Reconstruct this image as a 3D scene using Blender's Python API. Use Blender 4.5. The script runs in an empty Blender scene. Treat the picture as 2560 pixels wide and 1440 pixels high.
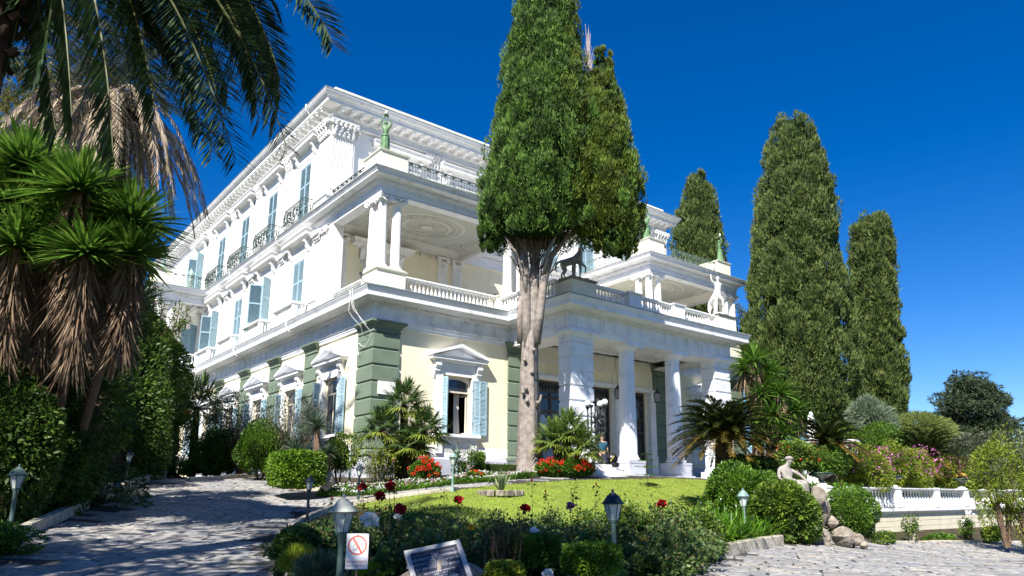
import bpy, math, random
import numpy as np
from mathutils import Vector, Matrix
random.seed(7); RNG = np.random.default_rng(11)
SC = bpy.context.scene
COL = SC.collection
PI = math.pi
# ------------------------------------------------------------------ camera
CX, CY, FP = 1340., 850., 1807.
PITCH = math.atan(396/1807.); cp, sp = math.cos(PITCH), math.sin(PITCH)
YAW = math.radians(50.35)
Fv = np.array([math.cos(YAW), math.sin(YAW), 0.]); Rv = np.array([math.sin(YAW), -math.cos(YAW), 0.]); Uv = np.array([0, 0, 1.])
CAM = np.array([-13.49, -27.68, -1.04])
cam_d = bpy.data.cameras.new('camera'); cam = bpy.data.objects.new('camera', cam_d); COL.objects.link(cam)
cam_d.sensor_width = 36; cam_d.lens = FP/2560*36; cam_d.shift_x = -60/2560; cam_d.shift_y = 130/2560
cam_d.clip_start = .1; cam_d.clip_end = 6000
up = -sp*Fv+cp*Uv; bk = -(cp*Fv+sp*Uv)
cam.matrix_world = Matrix(((Rv[0], up[0], bk[0], CAM[0]), (Rv[1], up[1], bk[1], CAM[1]), (Rv[2], up[2], bk[2], CAM[2]), (0, 0, 0, 1)))
SC.camera = cam
# ------------------------------------------------------------------ sky and sun
SUN = np.array([-1.7, -1.0, 2.1]); SUN /= np.linalg.norm(SUN)
W = bpy.data.worlds.new('World'); SC.world = W; W.use_nodes = True
nt = W.node_tree; nt.nodes.clear()
out = nt.nodes.new('ShaderNodeOutputWorld'); bg = nt.nodes.new('ShaderNodeBackground'); sky = nt.nodes.new('ShaderNodeTexSky')
sky.sky_type = 'NISHITA'; sky.sun_disc = False
sky.sun_elevation = math.asin(SUN[2]); sky.sun_rotation = math.atan2(SUN[0], SUN[1])
sky.altitude = 900; sky.air_density = 1.0; sky.dust_density = 0.15; sky.ozone_density = 4.0
hs = nt.nodes.new('ShaderNodeHueSaturation'); hs.inputs['Saturation'].default_value = 1.4; hs.inputs['Value'].default_value = .57; hs.inputs['Hue'].default_value = .512
nt.links.new(sky.outputs[0], hs.inputs['Color']); nt.links.new(hs.outputs[0], bg.inputs[0]); nt.links.new(bg.outputs[0], out.inputs[0])
bg.inputs[1].default_value = 0.1
sl = bpy.data.lights.new('sun', 'SUN'); sl.energy = 4.0; sl.angle = math.radians(.53); sl.color = (1, .955, .88)
so = bpy.data.objects.new('sun', sl); COL.objects.link(so)
so.rotation_mode = 'QUATERNION'; so.rotation_quaternion = Vector(SUN).to_track_quat('Z', 'Y')
SC.view_settings.view_transform = 'Standard'; SC.view_settings.look = 'None'; SC.view_settings.gamma = 1
SC.view_settings.use_curve_mapping = False; SC.view_settings.exposure = 1.45
SC.render.engine = 'CYCLES'; SC.cycles.max_bounces = 6; SC.cycles.transparent_max_bounces = 8

# ------------------------------------------------------------------ placing helpers
def ray(x, y):
    xc = (x-CX)/FP; yc = (CY-y)/FP
    return Fv*(cp-sp*yc)+Rv*xc+Uv*(sp+cp*yc)
def FR(f, r, z=0.):
    p = CAM+Fv*f+Rv*r; return np.array([p[0], p[1], z])
def PX(x, y, f):                       # world point seen at photo pixel x,y at forward distance f
    d = ray(x, y); return CAM+d*(f/(d@Fv))
def PY_(x, y, Y):
    d = ray(x, y); return CAM+d*((Y-CAM[1])/d[1])
# ------------------------------------------------------------------ materials
MATS = {}
def mat(name, base, rough=.6, spec=.35, metal=0., var=0., vs=3., dirt=None, ds=1.2, dlo=.5, bump=0., bs=30., island=None, trans=0., detail=4., streak=False):
    if name in MATS: return MATS[name]
    m = bpy.data.materials.new(name); m.use_nodes = True; n = m.node_tree; L = n.links
    b = n.nodes['Principled BSDF']; b.inputs['Roughness'].default_value = rough; b.inputs['Metallic'].default_value = metal
    b.inputs['Specular IOR Level'].default_value = spec
    rgb = n.nodes.new('ShaderNodeRGB'); rgb.outputs[0].default_value = (*base, 1); cur = rgb.outputs[0]
    geo = n.nodes.new('ShaderNodeNewGeometry')
    def mix(a, fac, col):
        x = n.nodes.new('ShaderNodeMix'); x.data_type = 'RGBA'; L.new(fac, x.inputs[0]); L.new(a, x.inputs[6])
        if isinstance(col, tuple): x.inputs[7].default_value = (*col, 1)
        else: L.new(col, x.inputs[7])
        return x.outputs[2]
    def noise(scale, det=detail, vec=None):
        t = n.nodes.new('ShaderNodeTexNoise'); t.inputs['Scale'].default_value = scale; t.inputs['Detail'].default_value = det
        L.new(vec if vec else geo.outputs['Position'], t.inputs['Vector']); return t.outputs[0]
    def ramp(v, lo, hi, a=0., c=1.):
        r = n.nodes.new('ShaderNodeMapRange'); L.new(v, r.inputs[0]); r.inputs[1].default_value = lo; r.inputs[2].default_value = hi
        r.inputs[3].default_value = a; r.inputs[4].default_value = c; return r.outputs[0]
    if island:
        cols = island; cr = n.nodes.new('ShaderNodeValToRGB'); els = cr.color_ramp.elements
        els[0].color = (*cols[0], 1); els[1].color = (*cols[-1], 1)
        for i, c in enumerate(cols[1:-1]):
            e = els.new((i+1)/(len(cols)-1)); e.color = (*c, 1)
        L.new(geo.outputs['Random Per Island'], cr.inputs[0]); cur = cr.outputs[0]
    if var:
        c2 = tuple(max(0, c*(1-var)) for c in base)
        if island: c2 = tuple(c*(1-var) for c in cols[0])
        cur = mix(cur, ramp(noise(vs), .38, .66), c2)
    if dirt:
        vec = None
        if streak:
            mp = n.nodes.new('ShaderNodeMapping'); mp.inputs['Scale'].default_value = (1, 1, .12); L.new(geo.outputs['Position'], mp.inputs[0]); vec = mp.outputs[0]
        cur = mix(cur, ramp(noise(ds, 8., vec), dlo, dlo+.25, 0, .8), dirt)
    L.new(cur, b.inputs['Base Color'])
    if bump:
        bp = n.nodes.new('ShaderNodeBump'); bp.inputs['Strength'].default_value = bump; bp.inputs['Distance'].default_value = .02
        L.new(noise(bs, 6.), bp.inputs['Height']); L.new(bp.outputs[0], b.inputs['Normal'])
    if trans:
        tr = n.nodes.new('ShaderNodeBsdfTranslucent'); L.new(cur, tr.inputs[0]); ms = n.nodes.new('ShaderNodeMixShader'); ms.inputs[0].default_value = trans
        L.new(b.outputs[0], ms.inputs[1]); L.new(tr.outputs[0], ms.inputs[2]); L.new(ms.outputs[0], n.nodes['Material Output'].inputs[0])
    MATS[name] = m; return m
WHITE = mat('white_plaster', (.84, .83, .80), .7, .25, var=.07, vs=.9, dirt=(.60, .58, .53), ds=1.7, dlo=.62, bump=.25, bs=14, streak=True)
TRIM = mat('white_trim', (.84, .83, .81), .65, .3, var=.10, vs=2.5, dirt=(.42, .41, .37), ds=2.6, dlo=.60, bump=.2, bs=20)
CREAM = mat('cream_plaster', (.86, .78, .57), .75, .2, var=.07, vs=.8, dirt=(.70, .58, .38), ds=1.4, dlo=.55, bump=.3, bs=10, streak=True)
CREAM2 = mat('pale_cream_stone', (.84, .80, .66), .75, .2, var=.1, vs=2, dirt=(.5, .46, .36), ds=2.2, dlo=.64, bump=.3, bs=12)
GREEN = mat('green_plaster', (.165, .215, .155), .65, .3, var=.14, vs=1.5, dirt=(.12, .15, .11), ds=2.4, dlo=.56, bump=.2, bs=18)
GUTTER = mat('gutter_edge', (.36, .40, .38), .6, .3, var=.4, vs=1.6, dirt=(.12, .13, .11), ds=3, dlo=.6)
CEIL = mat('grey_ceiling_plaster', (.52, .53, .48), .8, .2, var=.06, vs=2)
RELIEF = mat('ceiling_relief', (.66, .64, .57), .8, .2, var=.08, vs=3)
ROUGHB = mat('roughcast_plinth', (.50, .52, .58), .9, .1, var=.15, vs=2, bump=.8, bs=40)
SHUT = mat('blue_green_shutter', (.33, .48, .55), .55, .3, var=.15, vs=5)
GLASS = mat('dark_window_glass', (.02, .025, .03), .06, .8)
WFRAME = mat('pale_window_wood', (.66, .60, .48), .5, .3, var=.1, vs=4)
IRON = mat('green_black_iron', (.035, .065, .055), .5, .4, var=.5, vs=6)
IRON2 = mat('weathered_green_iron', (.17, .25, .20), .6, .3, var=.4, vs=5)
BRONZE = mat('green_bronze', (.13, .25, .11), .55, .4, var=.45, vs=4, detail=6)
MARBLE = mat('white_marble', (.74, .73, .70), .5, .4, var=.12, vs=3, dirt=(.35, .34, .31), ds=4, dlo=.6)
OLDMARBLE = mat('weathered_marble', (.31, .285, .25), .7, .3, var=.25, vs=6, dirt=(.16, .15, .14), ds=3, dlo=.55)
DOORW = mat('dark_door_wood', (.055, .04, .035), .45, .4, var=.3, vs=5)
ROOFT = mat('roof_slab', (.45, .40, .34), .8, .2, var=.2)
PIERB = mat('pale_blue_white_plaster', (.80, .81, .84), .65, .3, var=.07, vs=1.5, dirt=(.45, .45, .42), ds=2.1, dlo=.56, bump=.15, bs=12)
CURT = mat('white_curtain', (.70, .66, .60), .9, .1)
# ------------------------------------------------------------------ mesh builder
class MB:
    def __init__(s): s.v = []; s.f = []; s.n = 0; s.m = []; s.cm = 0
    def add(s, V, Fs):
        V = [tuple(map(float, p)) for p in V]; s.v += V; s.f += [tuple(i+s.n for i in f) for f in Fs]; s.m += [s.cm]*len(Fs); s.n += len(V); return s
    def box(s, x0, x1, y0, y1, z0, z1):
        return s.add([(x0, y0, z0), (x1, y0, z0), (x1, y1, z0), (x0, y1, z0), (x0, y0, z1), (x1, y0, z1), (x1, y1, z1), (x0, y1, z1)],
                     [(0, 3, 2, 1), (4, 5, 6, 7), (0, 1, 5, 4), (1, 2, 6, 5), (2, 3, 7, 6), (3, 0, 4, 7)])
    def fbox(s, x0, x1, y0, y1, z0, z1, t):   # box with chamfered edges on all faces (frustum style in z and xy)
        V = []
        for z, k in ((z0, t), (z0+t, 0), (z1-t, 0), (z1, t)):
            V += [(x0+k, y0+k, z), (x1-k, y0+k, z), (x1-k, y1-k, z), (x0+k, y1-k, z)]
        Fs = [(0, 3, 2, 1), (12, 13, 14, 15)]
        for r in range(3):
            for i in range(4): Fs.append((r*4+i, r*4+(i+1) % 4, r*4+4+(i+1) % 4, r*4+4+i))
        return s.add(V, Fs)
    def cyl(s, a, b, r0, r1=None, n=8, cap=True):
        r1 = r0 if r1 is None else r1; a = np.array(a, float); b = np.array(b, float); d = b-a; L = np.linalg.norm(d)
        if L < 1e-6: return s
        d /= L; h = np.array([0, 0, 1.]) if abs(d[2]) < .9 else np.array([1., 0, 0]); u = np.cross(d, h); u /= np.linalg.norm(u); w = np.cross(d, u)
        V = [a+(u*math.cos(t)+w*math.sin(t))*r0 for t in np.linspace(0, 2*PI, n, False)]+[b+(u*math.cos(t)+w*math.sin(t))*r1 for t in np.linspace(0, 2*PI, n, False)]
        Fs = [(i, (i+1) % n, n+(i+1) % n, n+i) for i in range(n)]
        if cap: Fs += [tuple(range(n))[::-1], tuple(range(n, 2*n))]
        return s.add(V, Fs)
    def tube(s, P, R, n=6):
        P = np.array(P, float); k = len(P); R = [R]*k if np.isscalar(R) else R
        T = np.gradient(P, axis=0); T /= np.linalg.norm(T, axis=1)[:, None]+1e-9
        u = np.cross(T[0], [0, 0, 1.] if abs(T[0][2]) < .9 else [1., 0, 0]); V = []
        for i in range(k):
            u = u-T[i]*(u@T[i]); u /= np.linalg.norm(u)+1e-9; w = np.cross(T[i], u)
            V += [P[i]+(u*math.cos(t)+w*math.sin(t))*R[i] for t in np.linspace(0, 2*PI, n, False)]
        Fs = [(j*n+i, j*n+(i+1) % n, j*n+n+(i+1) % n, j*n+n+i) for j in range(k-1) for i in range(n)]
        Fs += [tuple(range(n))[::-1], tuple(range((k-1)*n, k*n))]
        return s.add(V, Fs)
    def lathe(s, prof, c=(0, 0, 0), n=12, flute=0., nf=0, fold=None):
        V = []
        for (r, z) in prof:
            for i in range(n):
                t = 2*PI*i/n; rr = r
                if flute and i % 2: rr = r*(1-flute)
                if fold: rr = r*(1+fold(t, z))
                V.append((c[0]+rr*math.cos(t), c[1]+rr*math.sin(t), c[2]+z))
        k = len(prof); Fs = [(j*n+i, j*n+(i+1) % n, j*n+n+(i+1) % n, j*n+n+i) for j in range(k-1) for i in range(n)]
        Fs += [tuple(range(n))[::-1], tuple(range((k-1)*n, k*n))]
        return s.add(V, Fs)
    def ball(s, c, r, n=8, m=5, sq=(1, 1, 1)):
        V = [(c[0], c[1], c[2]-r*sq[2])]
        for j in range(1, m):
            a = -PI/2+PI*j/m
            for i in range(n):
                t = 2*PI*i/n; V.append((c[0]+r*sq[0]*math.cos(a)*math.cos(t), c[1]+r*sq[1]*math.cos(a)*math.sin(t), c[2]+r*sq[2]*math.sin(a)))
        V.append((c[0], c[1], c[2]+r*sq[2])); Fs = []
        for i in range(n): Fs.append((0, 1+(i+1) % n, 1+i)); Fs.append((len(V)-1, 1+(m-2)*n+i, 1+(m-2)*n+(i+1) % n))
        for j in range(m-2):
            for i in range(n): Fs.append((1+j*n+i, 1+j*n+(i+1) % n, 1+(j+1)*n+(i+1) % n, 1+(j+1)*n+i))
        return s.add(V, Fs)
    def sweep(s, prof, path, closed=False):   # prof (out,z) closed polygon; path plan points; out = right hand side of travel
        P = [np.array(p, float) for p in path]; n = len(P); V = []
        for i, p in enumerate(P):
            a = P[i]-P[i-1] if (i > 0 or closed) else P[1]-P[0]; b = P[(i+1) % n]-P[i] if (i < n-1 or closed) else a
            a = a/np.linalg.norm(a); b = b/np.linalg.norm(b); na = np.array([a[1], -a[0]]); nb = np.array([b[1], -b[0]])
            m = na+nb; m = m/(m@na)
            for (o, z) in prof: V.append((p[0]+m[0]*o, p[1]+m[1]*o, z))
        k = len(prof); Fs = []
        for i in range(n if closed else n-1):
            j = (i+1) % n
            for q in range(k): Fs.append((i*k+q, i*k+(q+1) % k, j*k+(q+1) % k, j*k+q))
        if not closed: Fs += [tuple(range(k))[::-1], tuple(range((n-1)*k, n*k))]
        return s.add(V, Fs)
    def poly(s, pts, z0, z1):   # prism over plan polygon
        n = len(pts); V = [(p[0], p[1], z0) for p in pts]+[(p[0], p[1], z1) for p in pts]
        return s.add(V, [tuple(range(n))[::-1], tuple(range(n, 2*n))]+[(i, (i+1) % n, n+(i+1) % n, n+i) for i in range(n)])
    def xz(s, pts, y0, y1):     # prism over x,z polygon
        n = len(pts); V = [(p[0], y0, p[1]) for p in pts]+[(p[0], y1, p[1]) for p in pts]
        return s.add(V, [tuple(range(n)), tuple(range(n, 2*n))[::-1]]+[(i, n+i, n+(i+1) % n, (i+1) % n) for i in range(n)])
    def mesh(s, name, mats, smooth=False):
        me = bpy.data.meshes.new(name); me.from_pydata(s.v, [], s.f)
        for m in (mats if isinstance(mats, (list, tuple)) else [mats]): me.materials.append(m)
        if max(s.m, default=0) > 0: me.polygons.foreach_set('material_index', s.m)
        if smooth: me.polygons.foreach_set('use_smooth', [True]*len(me.polygons))
        me.update()
        return me
    def build(s, name, mats, parent=None, loc=(0, 0, 0), rz=0., smooth=False, **k):
        return obj(name, s.mesh(name, mats, smooth), parent, loc, rz, **k)
def obj(name, me, parent=None, loc=(0, 0, 0), rz=0., rot=None, sc=None, **k):
    o = bpy.data.objects.new(name, me); COL.objects.link(o); o.location = tuple(map(float, loc)); o.rotation_euler = rot if rot else (0, 0, rz)
    if sc is not None: o.scale = (sc, sc, sc) if np.isscalar(sc) else sc
    if parent: o.parent = parent
    for a, b in k.items():
        if b is not None: o[a] = b
    return o
def thing(name, label, cat, loc=(0, 0, 0), rz=0., group=None, sc=None):
    return obj(name, None, None, loc, rz, sc=sc, label=label, category=cat, group=group)
def tag(o, label, cat, group=None):
    o['label'] = label; o['category'] = cat
    if group: o['group'] = group
    return o
def struct(o): o['kind'] = 'structure'; return o
def stuff(o): o['kind'] = 'stuff'; return o
def dup(root, loc, rz=None, label=None, sc=None, group=None):
    r = root.copy(); COL.objects.link(r); r.location = tuple(map(float, loc))
    if rz is not None: r.rotation_euler[2] = rz
    if sc is not None: r.scale = (sc, sc, sc)
    if label: r['label'] = label
    if group: r['group'] = group
    for ch in list(root.children):
        c = ch.copy(); COL.objects.link(c); c.parent = r
        for g in list(ch.children):
            d = g.copy(); COL.objects.link(d); d.parent = c
    return r
# ------------------------------------------------------------------ fast numpy meshes for leaves
def nrm(a): return a/(np.linalg.norm(a, axis=-1, keepdims=True)+1e-9)
def blades(B, D, L, Wd, droop=0., segs=2, roll=None, shape='leaf', fold=0.):
    """N blades: base B, direction D, length L, width Wd. Returns verts (N,k,3) and list of faces per blade"""
    B = np.atleast_2d(B).astype(float); N = len(B); D = nrm(np.broadcast_to(D, (N, 3)).astype(float)); L = np.broadcast_to(L, N).astype(float); Wd = np.broadcast_to(Wd, N).astype(float)
    dr = np.broadcast_to(droop, N).astype(float)
    upv = np.tile([0, 0, 1.], (N, 1)); s = np.cross(D, upv); bad = np.linalg.norm(s, axis=1) < .05; s[bad] = [1, 0, 0]; s = nrm(s); w = np.cross(s, D)
    if roll is None: roll = RNG.uniform(-.6, .6, N)
    c = np.cos(roll)[:, None]; sn = np.sin(roll)[:, None]; side = s*c+w*sn
    vs = []; ts = np.linspace(0, 1, segs+1)
    for i, t in enumerate(ts):
        P = B+D*(L*t)[:, None]; P[:, 2] -= dr*L*t*t
        if i < segs:
            if shape == 'leaf': k = math.sin(PI*min(1, .12+.8*t)) if segs > 1 else 1
            elif shape == 'sword': k = 1-.6*t if t > .25 else .75+t
            else: k = 1.
            vs += [P-side*(Wd*k*.5)[:, None], P+side*(Wd*k*.5)[:, None]]
        else: vs.append(P)
    V = np.stack(vs, 1); fq = []
    for i in range(segs-1): fq.append((2*i, 2*i+1, 2*i+3, 2*i+2))
    return V, fq, (2*segs-2, 2*segs-1, 2*segs)
def fast_mesh(name, parts, mats):
    """parts: list of (V(N,k,3), quads, tri, matindex)"""
    co = []; loops = []; starts = []; mi = []; off = 0; ls = 0
    for V, fq, tri, m in parts:
        N, k = V.shape[:2]; co.append(V.reshape(-1, 3)); base = off+np.arange(N)*k
        for q in fq:
            idx = base[:, None]+np.array(q)[None]; loops.append(idx.reshape(-1)); starts.append(ls+np.arange(N)*4); ls += 4*N; mi.append(np.full(N, m))
        if tri is not None:
            idx = base[:, None]+np.array(tri)[None]; loops.append(idx.reshape(-1)); starts.append(ls+np.arange(N)*3); ls += 3*N; mi.append(np.full(N, m))
        off += N*k
    co = np.concatenate(co).astype(np.float32); loops = np.concatenate(loops).astype(np.int32); starts = np.concatenate(starts).astype(np.int32); mi = np.concatenate(mi).astype(np.int32)
    me = bpy.data.meshes.new(name); me.vertices.add(len(co)); me.vertices.foreach_set('co', co.ravel())
    me.loops.add(len(loops)); me.loops.foreach_set('vertex_index', loops)
    me.polygons.add(len(starts)); me.polygons.foreach_set('loop_start', starts)
    me.polygons.foreach_set('material_index', mi)
    for m in (mats if isinstance(mats, (list, tuple)) else [mats]): me.materials.append(m)
    me.update(calc_edges=True); return me
def rdirs(n, up=0.):
    d = RNG.normal(size=(n, 3)); d[:, 2] += up; return nrm(d)
def skin(name, pts, edges, mats, parent=None, loc=(0, 0, 0), rz=0., sub=1, **k):
    """pts: list of (x,y,z,r) or (x,y,z,rx,ry); a smooth continuous figure"""
    me = bpy.data.meshes.new(name+'_s'); me.from_pydata([p[:3] for p in pts], edges, []); o = bpy.data.objects.new(name+'_t', me); COL.objects.link(o)
    md = o.modifiers.new('s', 'SKIN'); md.use_smooth_shade = True
    for i, p in enumerate(pts):
        sv = me.skin_vertices[0].data[i]; sv.radius = (p[3], p[4] if len(p) > 4 else p[3]); sv.use_root = (i == 0)
    sb = o.modifiers.new('b', 'SUBSURF'); sb.levels = sub; sb.render_levels = sub
    dg = bpy.context.evaluated_depsgraph_get(); me2 = bpy.data.meshes.new_from_object(o.evaluated_get(dg)); bpy.data.objects.remove(o); me2.name = name
    me2.materials.clear()
    for m in (mats if isinstance(mats, (list, tuple)) else [mats]): me2.materials.append(m)
    return obj(name, me2, parent, loc, rz, **k)
# ================================================================== PALACE
PAL = thing('palace', 'white neoclassical palace with cream walls, green corner piers, blue shutters and a columned porch', 'palace', (0, 0, 0))
YB = 46.0
LCP = [(-2.7, YB), (-2.7, 27.0), (.9, 27.0), (.9, .9), (8.55, .9), (8.55, -3.6), (20.75, -3.6), (20.75, .9), (28.4, .9), (28.4, YB)]
MCP = [(-2.7, YB), (-2.7, 27.4), (.9, 27.4), (.9, .9), (9.9, .9), (9.9, 7), (19.4, 7), (19.4, .9), (28.4, .9), (28.4, YB)]
RCP = [(.9, YB), (.9, 7), (28.4, 7), (28.4, YB)]
def wall(axis, plane, a0, a1, z0, z1, ops, th=.35, inward=1, m=WHITE, name='wall'):
    """wall in plane y=plane (axis 'x') or x=plane (axis 'y'), openings (a,b,z0,z1)"""
    b = MB(); cuts = sorted(set([a0, a1]+[o[0] for o in ops]+[o[1] for o in ops]))
    for i in range(len(cuts)-1):
        p, q = cuts[i], cuts[i+1]; mid = (p+q)/2; seg = [(z0, z1)]
        for o in ops:
            if o[0] < mid < o[1]:
                ns = []
                for (u, v) in seg:
                    if o[2] > u: ns.append((u, min(v, o[2])))
                    if o[3] < v: ns.append((max(u, o[3]), v))
                seg = ns
        for (u, v) in seg:
            if v-u < .01: continue
            if axis == 'x': b.box(p, q, plane, plane+th*inward, u, v)
            else: b.box(min(plane, plane+th*inward), max(plane, plane+th*inward), p, q, u, v)
    return b.build(name, m, PAL)
WY3 = [10.25+5.1*k for k in range(4)]
gwy = [5.15+5.1*k for k in range(5)]
# ground floor walls
wall('y', .95, 1.2, 27.2, 0, 6.8, [(c-.84, c+.84, 1.85, 4.6) for c in gwy], m=CREAM, name='ground_wall')
wall('x', .95, .95, 9.9, 0, 6.8, [(4.48, 6.18, 1.87, 4.62)], m=CREAM, name='ground_wall')
wall('x', .97, 9.9, 19.4, 0, 6.9, [(10.3, 12.4, 0, 5.05), (13.6, 15.75, 0, 5.05), (16.5, 18.65, 0, 5.05)], m=CREAM, name='porch_wall')
wall('x', .95, 19.4, 28.4, 0, 6.8, [(23.06, 24.74, 1.87, 4.62)], m=CREAM, name='ground_wall')
wall('y', 28.35, 1.3, YB, 0, 6.8, [], inward=-1, m=CREAM, name='ground_wall')
wall('x', 27.05, -2.6, .9, 0, 6.8, [(-1.5, -.3, 1.85, 4.6)], m=CREAM, name='ground_wall')
wall('y', -2.65, 27.4, YB, 0, 6.8, [(29.5, 30.9, 1.85, 4.6)], m=CREAM, name='ground_wall')
# upper floors
wall('y', .9, 6.6, YB, 8.05, 13.2, [(c-.75, c+.75, 8.12, 11.8) for c in WY3]+[(30.2, 31.7, 8.12, 11.8)], name='first_floor_wall')
wall('y', .9, 7.02, YB, 13.75, 19.2, [(c-.75, c+.75, 13.85, 17.55) for c in WY3]+[(30.25, 31.75, 13.85, 17.55)], name='second_floor_wall')
wall('x', 7.2, .9, 28.4, 8.05, 13.2, [(3.5, 5.0, 8.12, 11.3), (12, 13.4, 8.1, 11.4), (15.9, 17.3, 8.1, 11.4), (23.2, 24.7, 8.12, 11.3)], m=CREAM, name='loggia_back_wall')
FW3 = [5.2, 9.6, 13.2, 16.5, 19.9, 24.2]
wall('x', 7.2, .9, 28.4, 13.75, 19.2, [(c-.75, c+.75, 13.85, 17.3) for c in FW3], name='second_floor_wall')
wall('y', 28.4, 7, YB, 8.05, 19.2, [], inward=-1, name='second_floor_wall')
b = MB()   # slabs and roofs
b.poly([(.95, .95), (8.5, .95), (8.5, -3.55), (20.7, -3.55), (20.7, .95), (28.3, .95), (28.3, YB), (.95, YB)], 7.6, 8.04).poly([(-2.65, 27.1), (.94, 27.1), (.94, YB), (-2.65, YB)], 7.6, 8.04)
b.build('floor_slab', TRIM, PAL)
b = MB().poly([(.95, .95), (9.8, .95), (9.8, 7.1), (19.5, 7.1), (19.5, .95), (28.3, .95), (28.3, YB), (.95, YB)], 13.35, 13.77).poly([(-2.65, 27.5), (.94, 27.5), (.94, YB), (-2.65, YB)], 13.35, 13.77)
b.build('terrace_slab', TRIM, PAL)
MB().box(.8, 28.5, 7, YB, 20.05, 20.36).build('roof', ROOFT, PAL)
MB().sweep([(0, 20.4), (0, 20.95), (.08, 20.98), (.08, 21.12), (-.25, 21.12), (-.25, 20.4)], [(1.0, YB), (1.0, 7.1), (28.2, 7.1), (28.2, YB)]).build('parapet', CREAM2, PAL)
# cornices
LC = [(-.2, 6.5), (.03, 6.5), (.03, 6.62), (.07, 6.64), (.07, 6.76), (.12, 6.78), (.12, 6.83), (.05, 6.84), (.05, 7.36), (.12, 7.38), (.16, 7.44), (.2, 7.45), (.2, 7.5), (.45, 7.53), (.5, 7.56), (.8, 7.58), (.82, 7.6), (.82, 7.74), (.79, 7.76), (.83, 7.86), (.9, 7.98), (.9, 8.03), (-.2, 8.08)]
MB().sweep(LC, LCP).build('lower_cornice', PIERB, PAL)
MB().sweep([(.89, 8.032), (.925, 8.032), (.925, 8.075), (-.1, 8.11), (-.1, 8.09)], LCP).build('gutter', GUTTER, PAL)
MC = [(-.5, 12.83), (.0, 12.83), (.0, 12.98), (.03, 13.0), (.03, 13.24), (.09, 13.27), (.09, 13.31), (.13, 13.32), (.13, 13.42), (.22, 13.44), (.26, 13.49), (.5, 13.52), (.52, 13.54), (.52, 13.63), (.55, 13.65), (.58, 13.72), (.62, 13.75), (.62, 13.78), (-.5, 13.80)]
MB().sweep(MC, MCP).build('middle_cornice', PIERB, PAL)
MB().sweep([(.61, 13.782), (.645, 13.782), (.645, 13.82), (-.3, 13.85), (-.3, 13.83)], MCP).build('gutter', GUTTER, PAL)
RC = [(-.15, 19.05), (.06, 19.05), (.06, 19.1), (.02, 19.12), (.02, 19.42), (.08, 19.44), (.1, 19.5), (.1, 19.72), (.16, 19.74), (.62, 19.78), (.64, 19.80), (.64, 19.98), (.68, 20.0), (.70, 20.06), (.8, 20.14), (.88, 20.28), (.88, 20.36), (-.15, 20.42)]
MB().sweep(RC, RCP).build('roof_cornice', TRIM, PAL)
MB().sweep([(.87, 20.362), (.91, 20.362), (.91, 20.405), (-.1, 20.46), (-.1, 20.44)], RCP).build('gutter', GUTTER, PAL)
# dentil bands (too small to pick apart)
def band(path, o, z0, z1, step, w, dep, name, m, skip=()):
    b = MB()
    for i in range(len(path)-1):
        if i in skip: continue
        a = np.array(path[i], float); c = np.array(path[i+1], float); L = np.linalg.norm(c-a); t = (c-a)/L; n = np.array([t[1], -t[0]])
        for k in range(int(L/step)):
            p = a+t*(k+.5)*step+n*o; q0 = p-t*w/2; q1 = p+t*w/2
            b.poly([q0, q0-n*.0+n*dep, q1+n*dep, q1][::-1] if False else [q1, q1+n*dep, q0+n*dep, q0], z0, z1)
    return stuff(b.build(name, m, PAL))
band(LCP, .2, 7.41, 7.5, .16, .09, .09, 'dentil_band', TRIM, (0, 8)); band(MCP, .12, 13.33, 13.42, .15, .08, .08, 'dentil_band', TRIM, (0, 8))
# greek key band on the upper frieze: raised meander strips
b = MB()
def meander(a, c, z, h, o):
    a = np.array(a, float); c = np.array(c, float); L = np.linalg.norm(c-a); t = (c-a)/L; n = np.array([t[1], -t[0]]); u = h*1.15; q = h/5
    for k in range(int(L/u)):
        s = k*u
        for (x0, x1, z0, z1) in ((0, u, 0, q*.6), (0, q*.6, 0, h), (0, u*.75, h-q*.6, h), (u*.7, u*.8, h*.35, h), (u*.35, u*.75, h*.35, h*.35+q*.6)):
            p0 = a+t*(s+x0)+n*o; p1 = a+t*(s+x1)+n*o; b.poly([p1, p1+n*.025, p0+n*.025, p0], z+z0, z+z1)
meander((.9, 26), (.9, 7), 19.15, .24, .02); meander((.9, 7), (28.4, 7), 19.15, .24, .02)
stuff(b.build('greek_key_band', TRIM, PAL))
# modillion brackets under the eaves
m_br = MB().xz([(0, 0), (.5, 0), (.5, -.1), (.38, -.14), (.3, -.22), (.14, -.2), (.08, -.27), (0, -.28)], -.12, .12)
m_br.v = [(p[1], -p[0], p[2]) for p in m_br.v]; m_br.box(-.05, .05, -.45, -.1, -.24, -.1)
me_br = m_br.mesh('bracket', TRIM)
me_cof = MB().box(-.17, .17, -.5, -.15, -.02, .01).mesh('coffer', CREAM2)
for i, (a, c) in enumerate([((.9, YB), (.9, 7)), ((.9, 7), (28.4, 7))]):
    L = abs(a[1]-c[1])+abs(a[0]-c[0]); n = int(L/.62)
    for k in range(n):
        t = (k+.5)/n; p = (a[0]+(c[0]-a[0])*t, a[1]+(c[1]-a[1])*t)
        if i == 0: obj('bracket', me_br, PAL, (p[0]-.1, p[1], 19.78), -PI/2)
        else: obj('bracket', me_br, PAL, (p[0], p[1]-.1, 19.78), 0)
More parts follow.
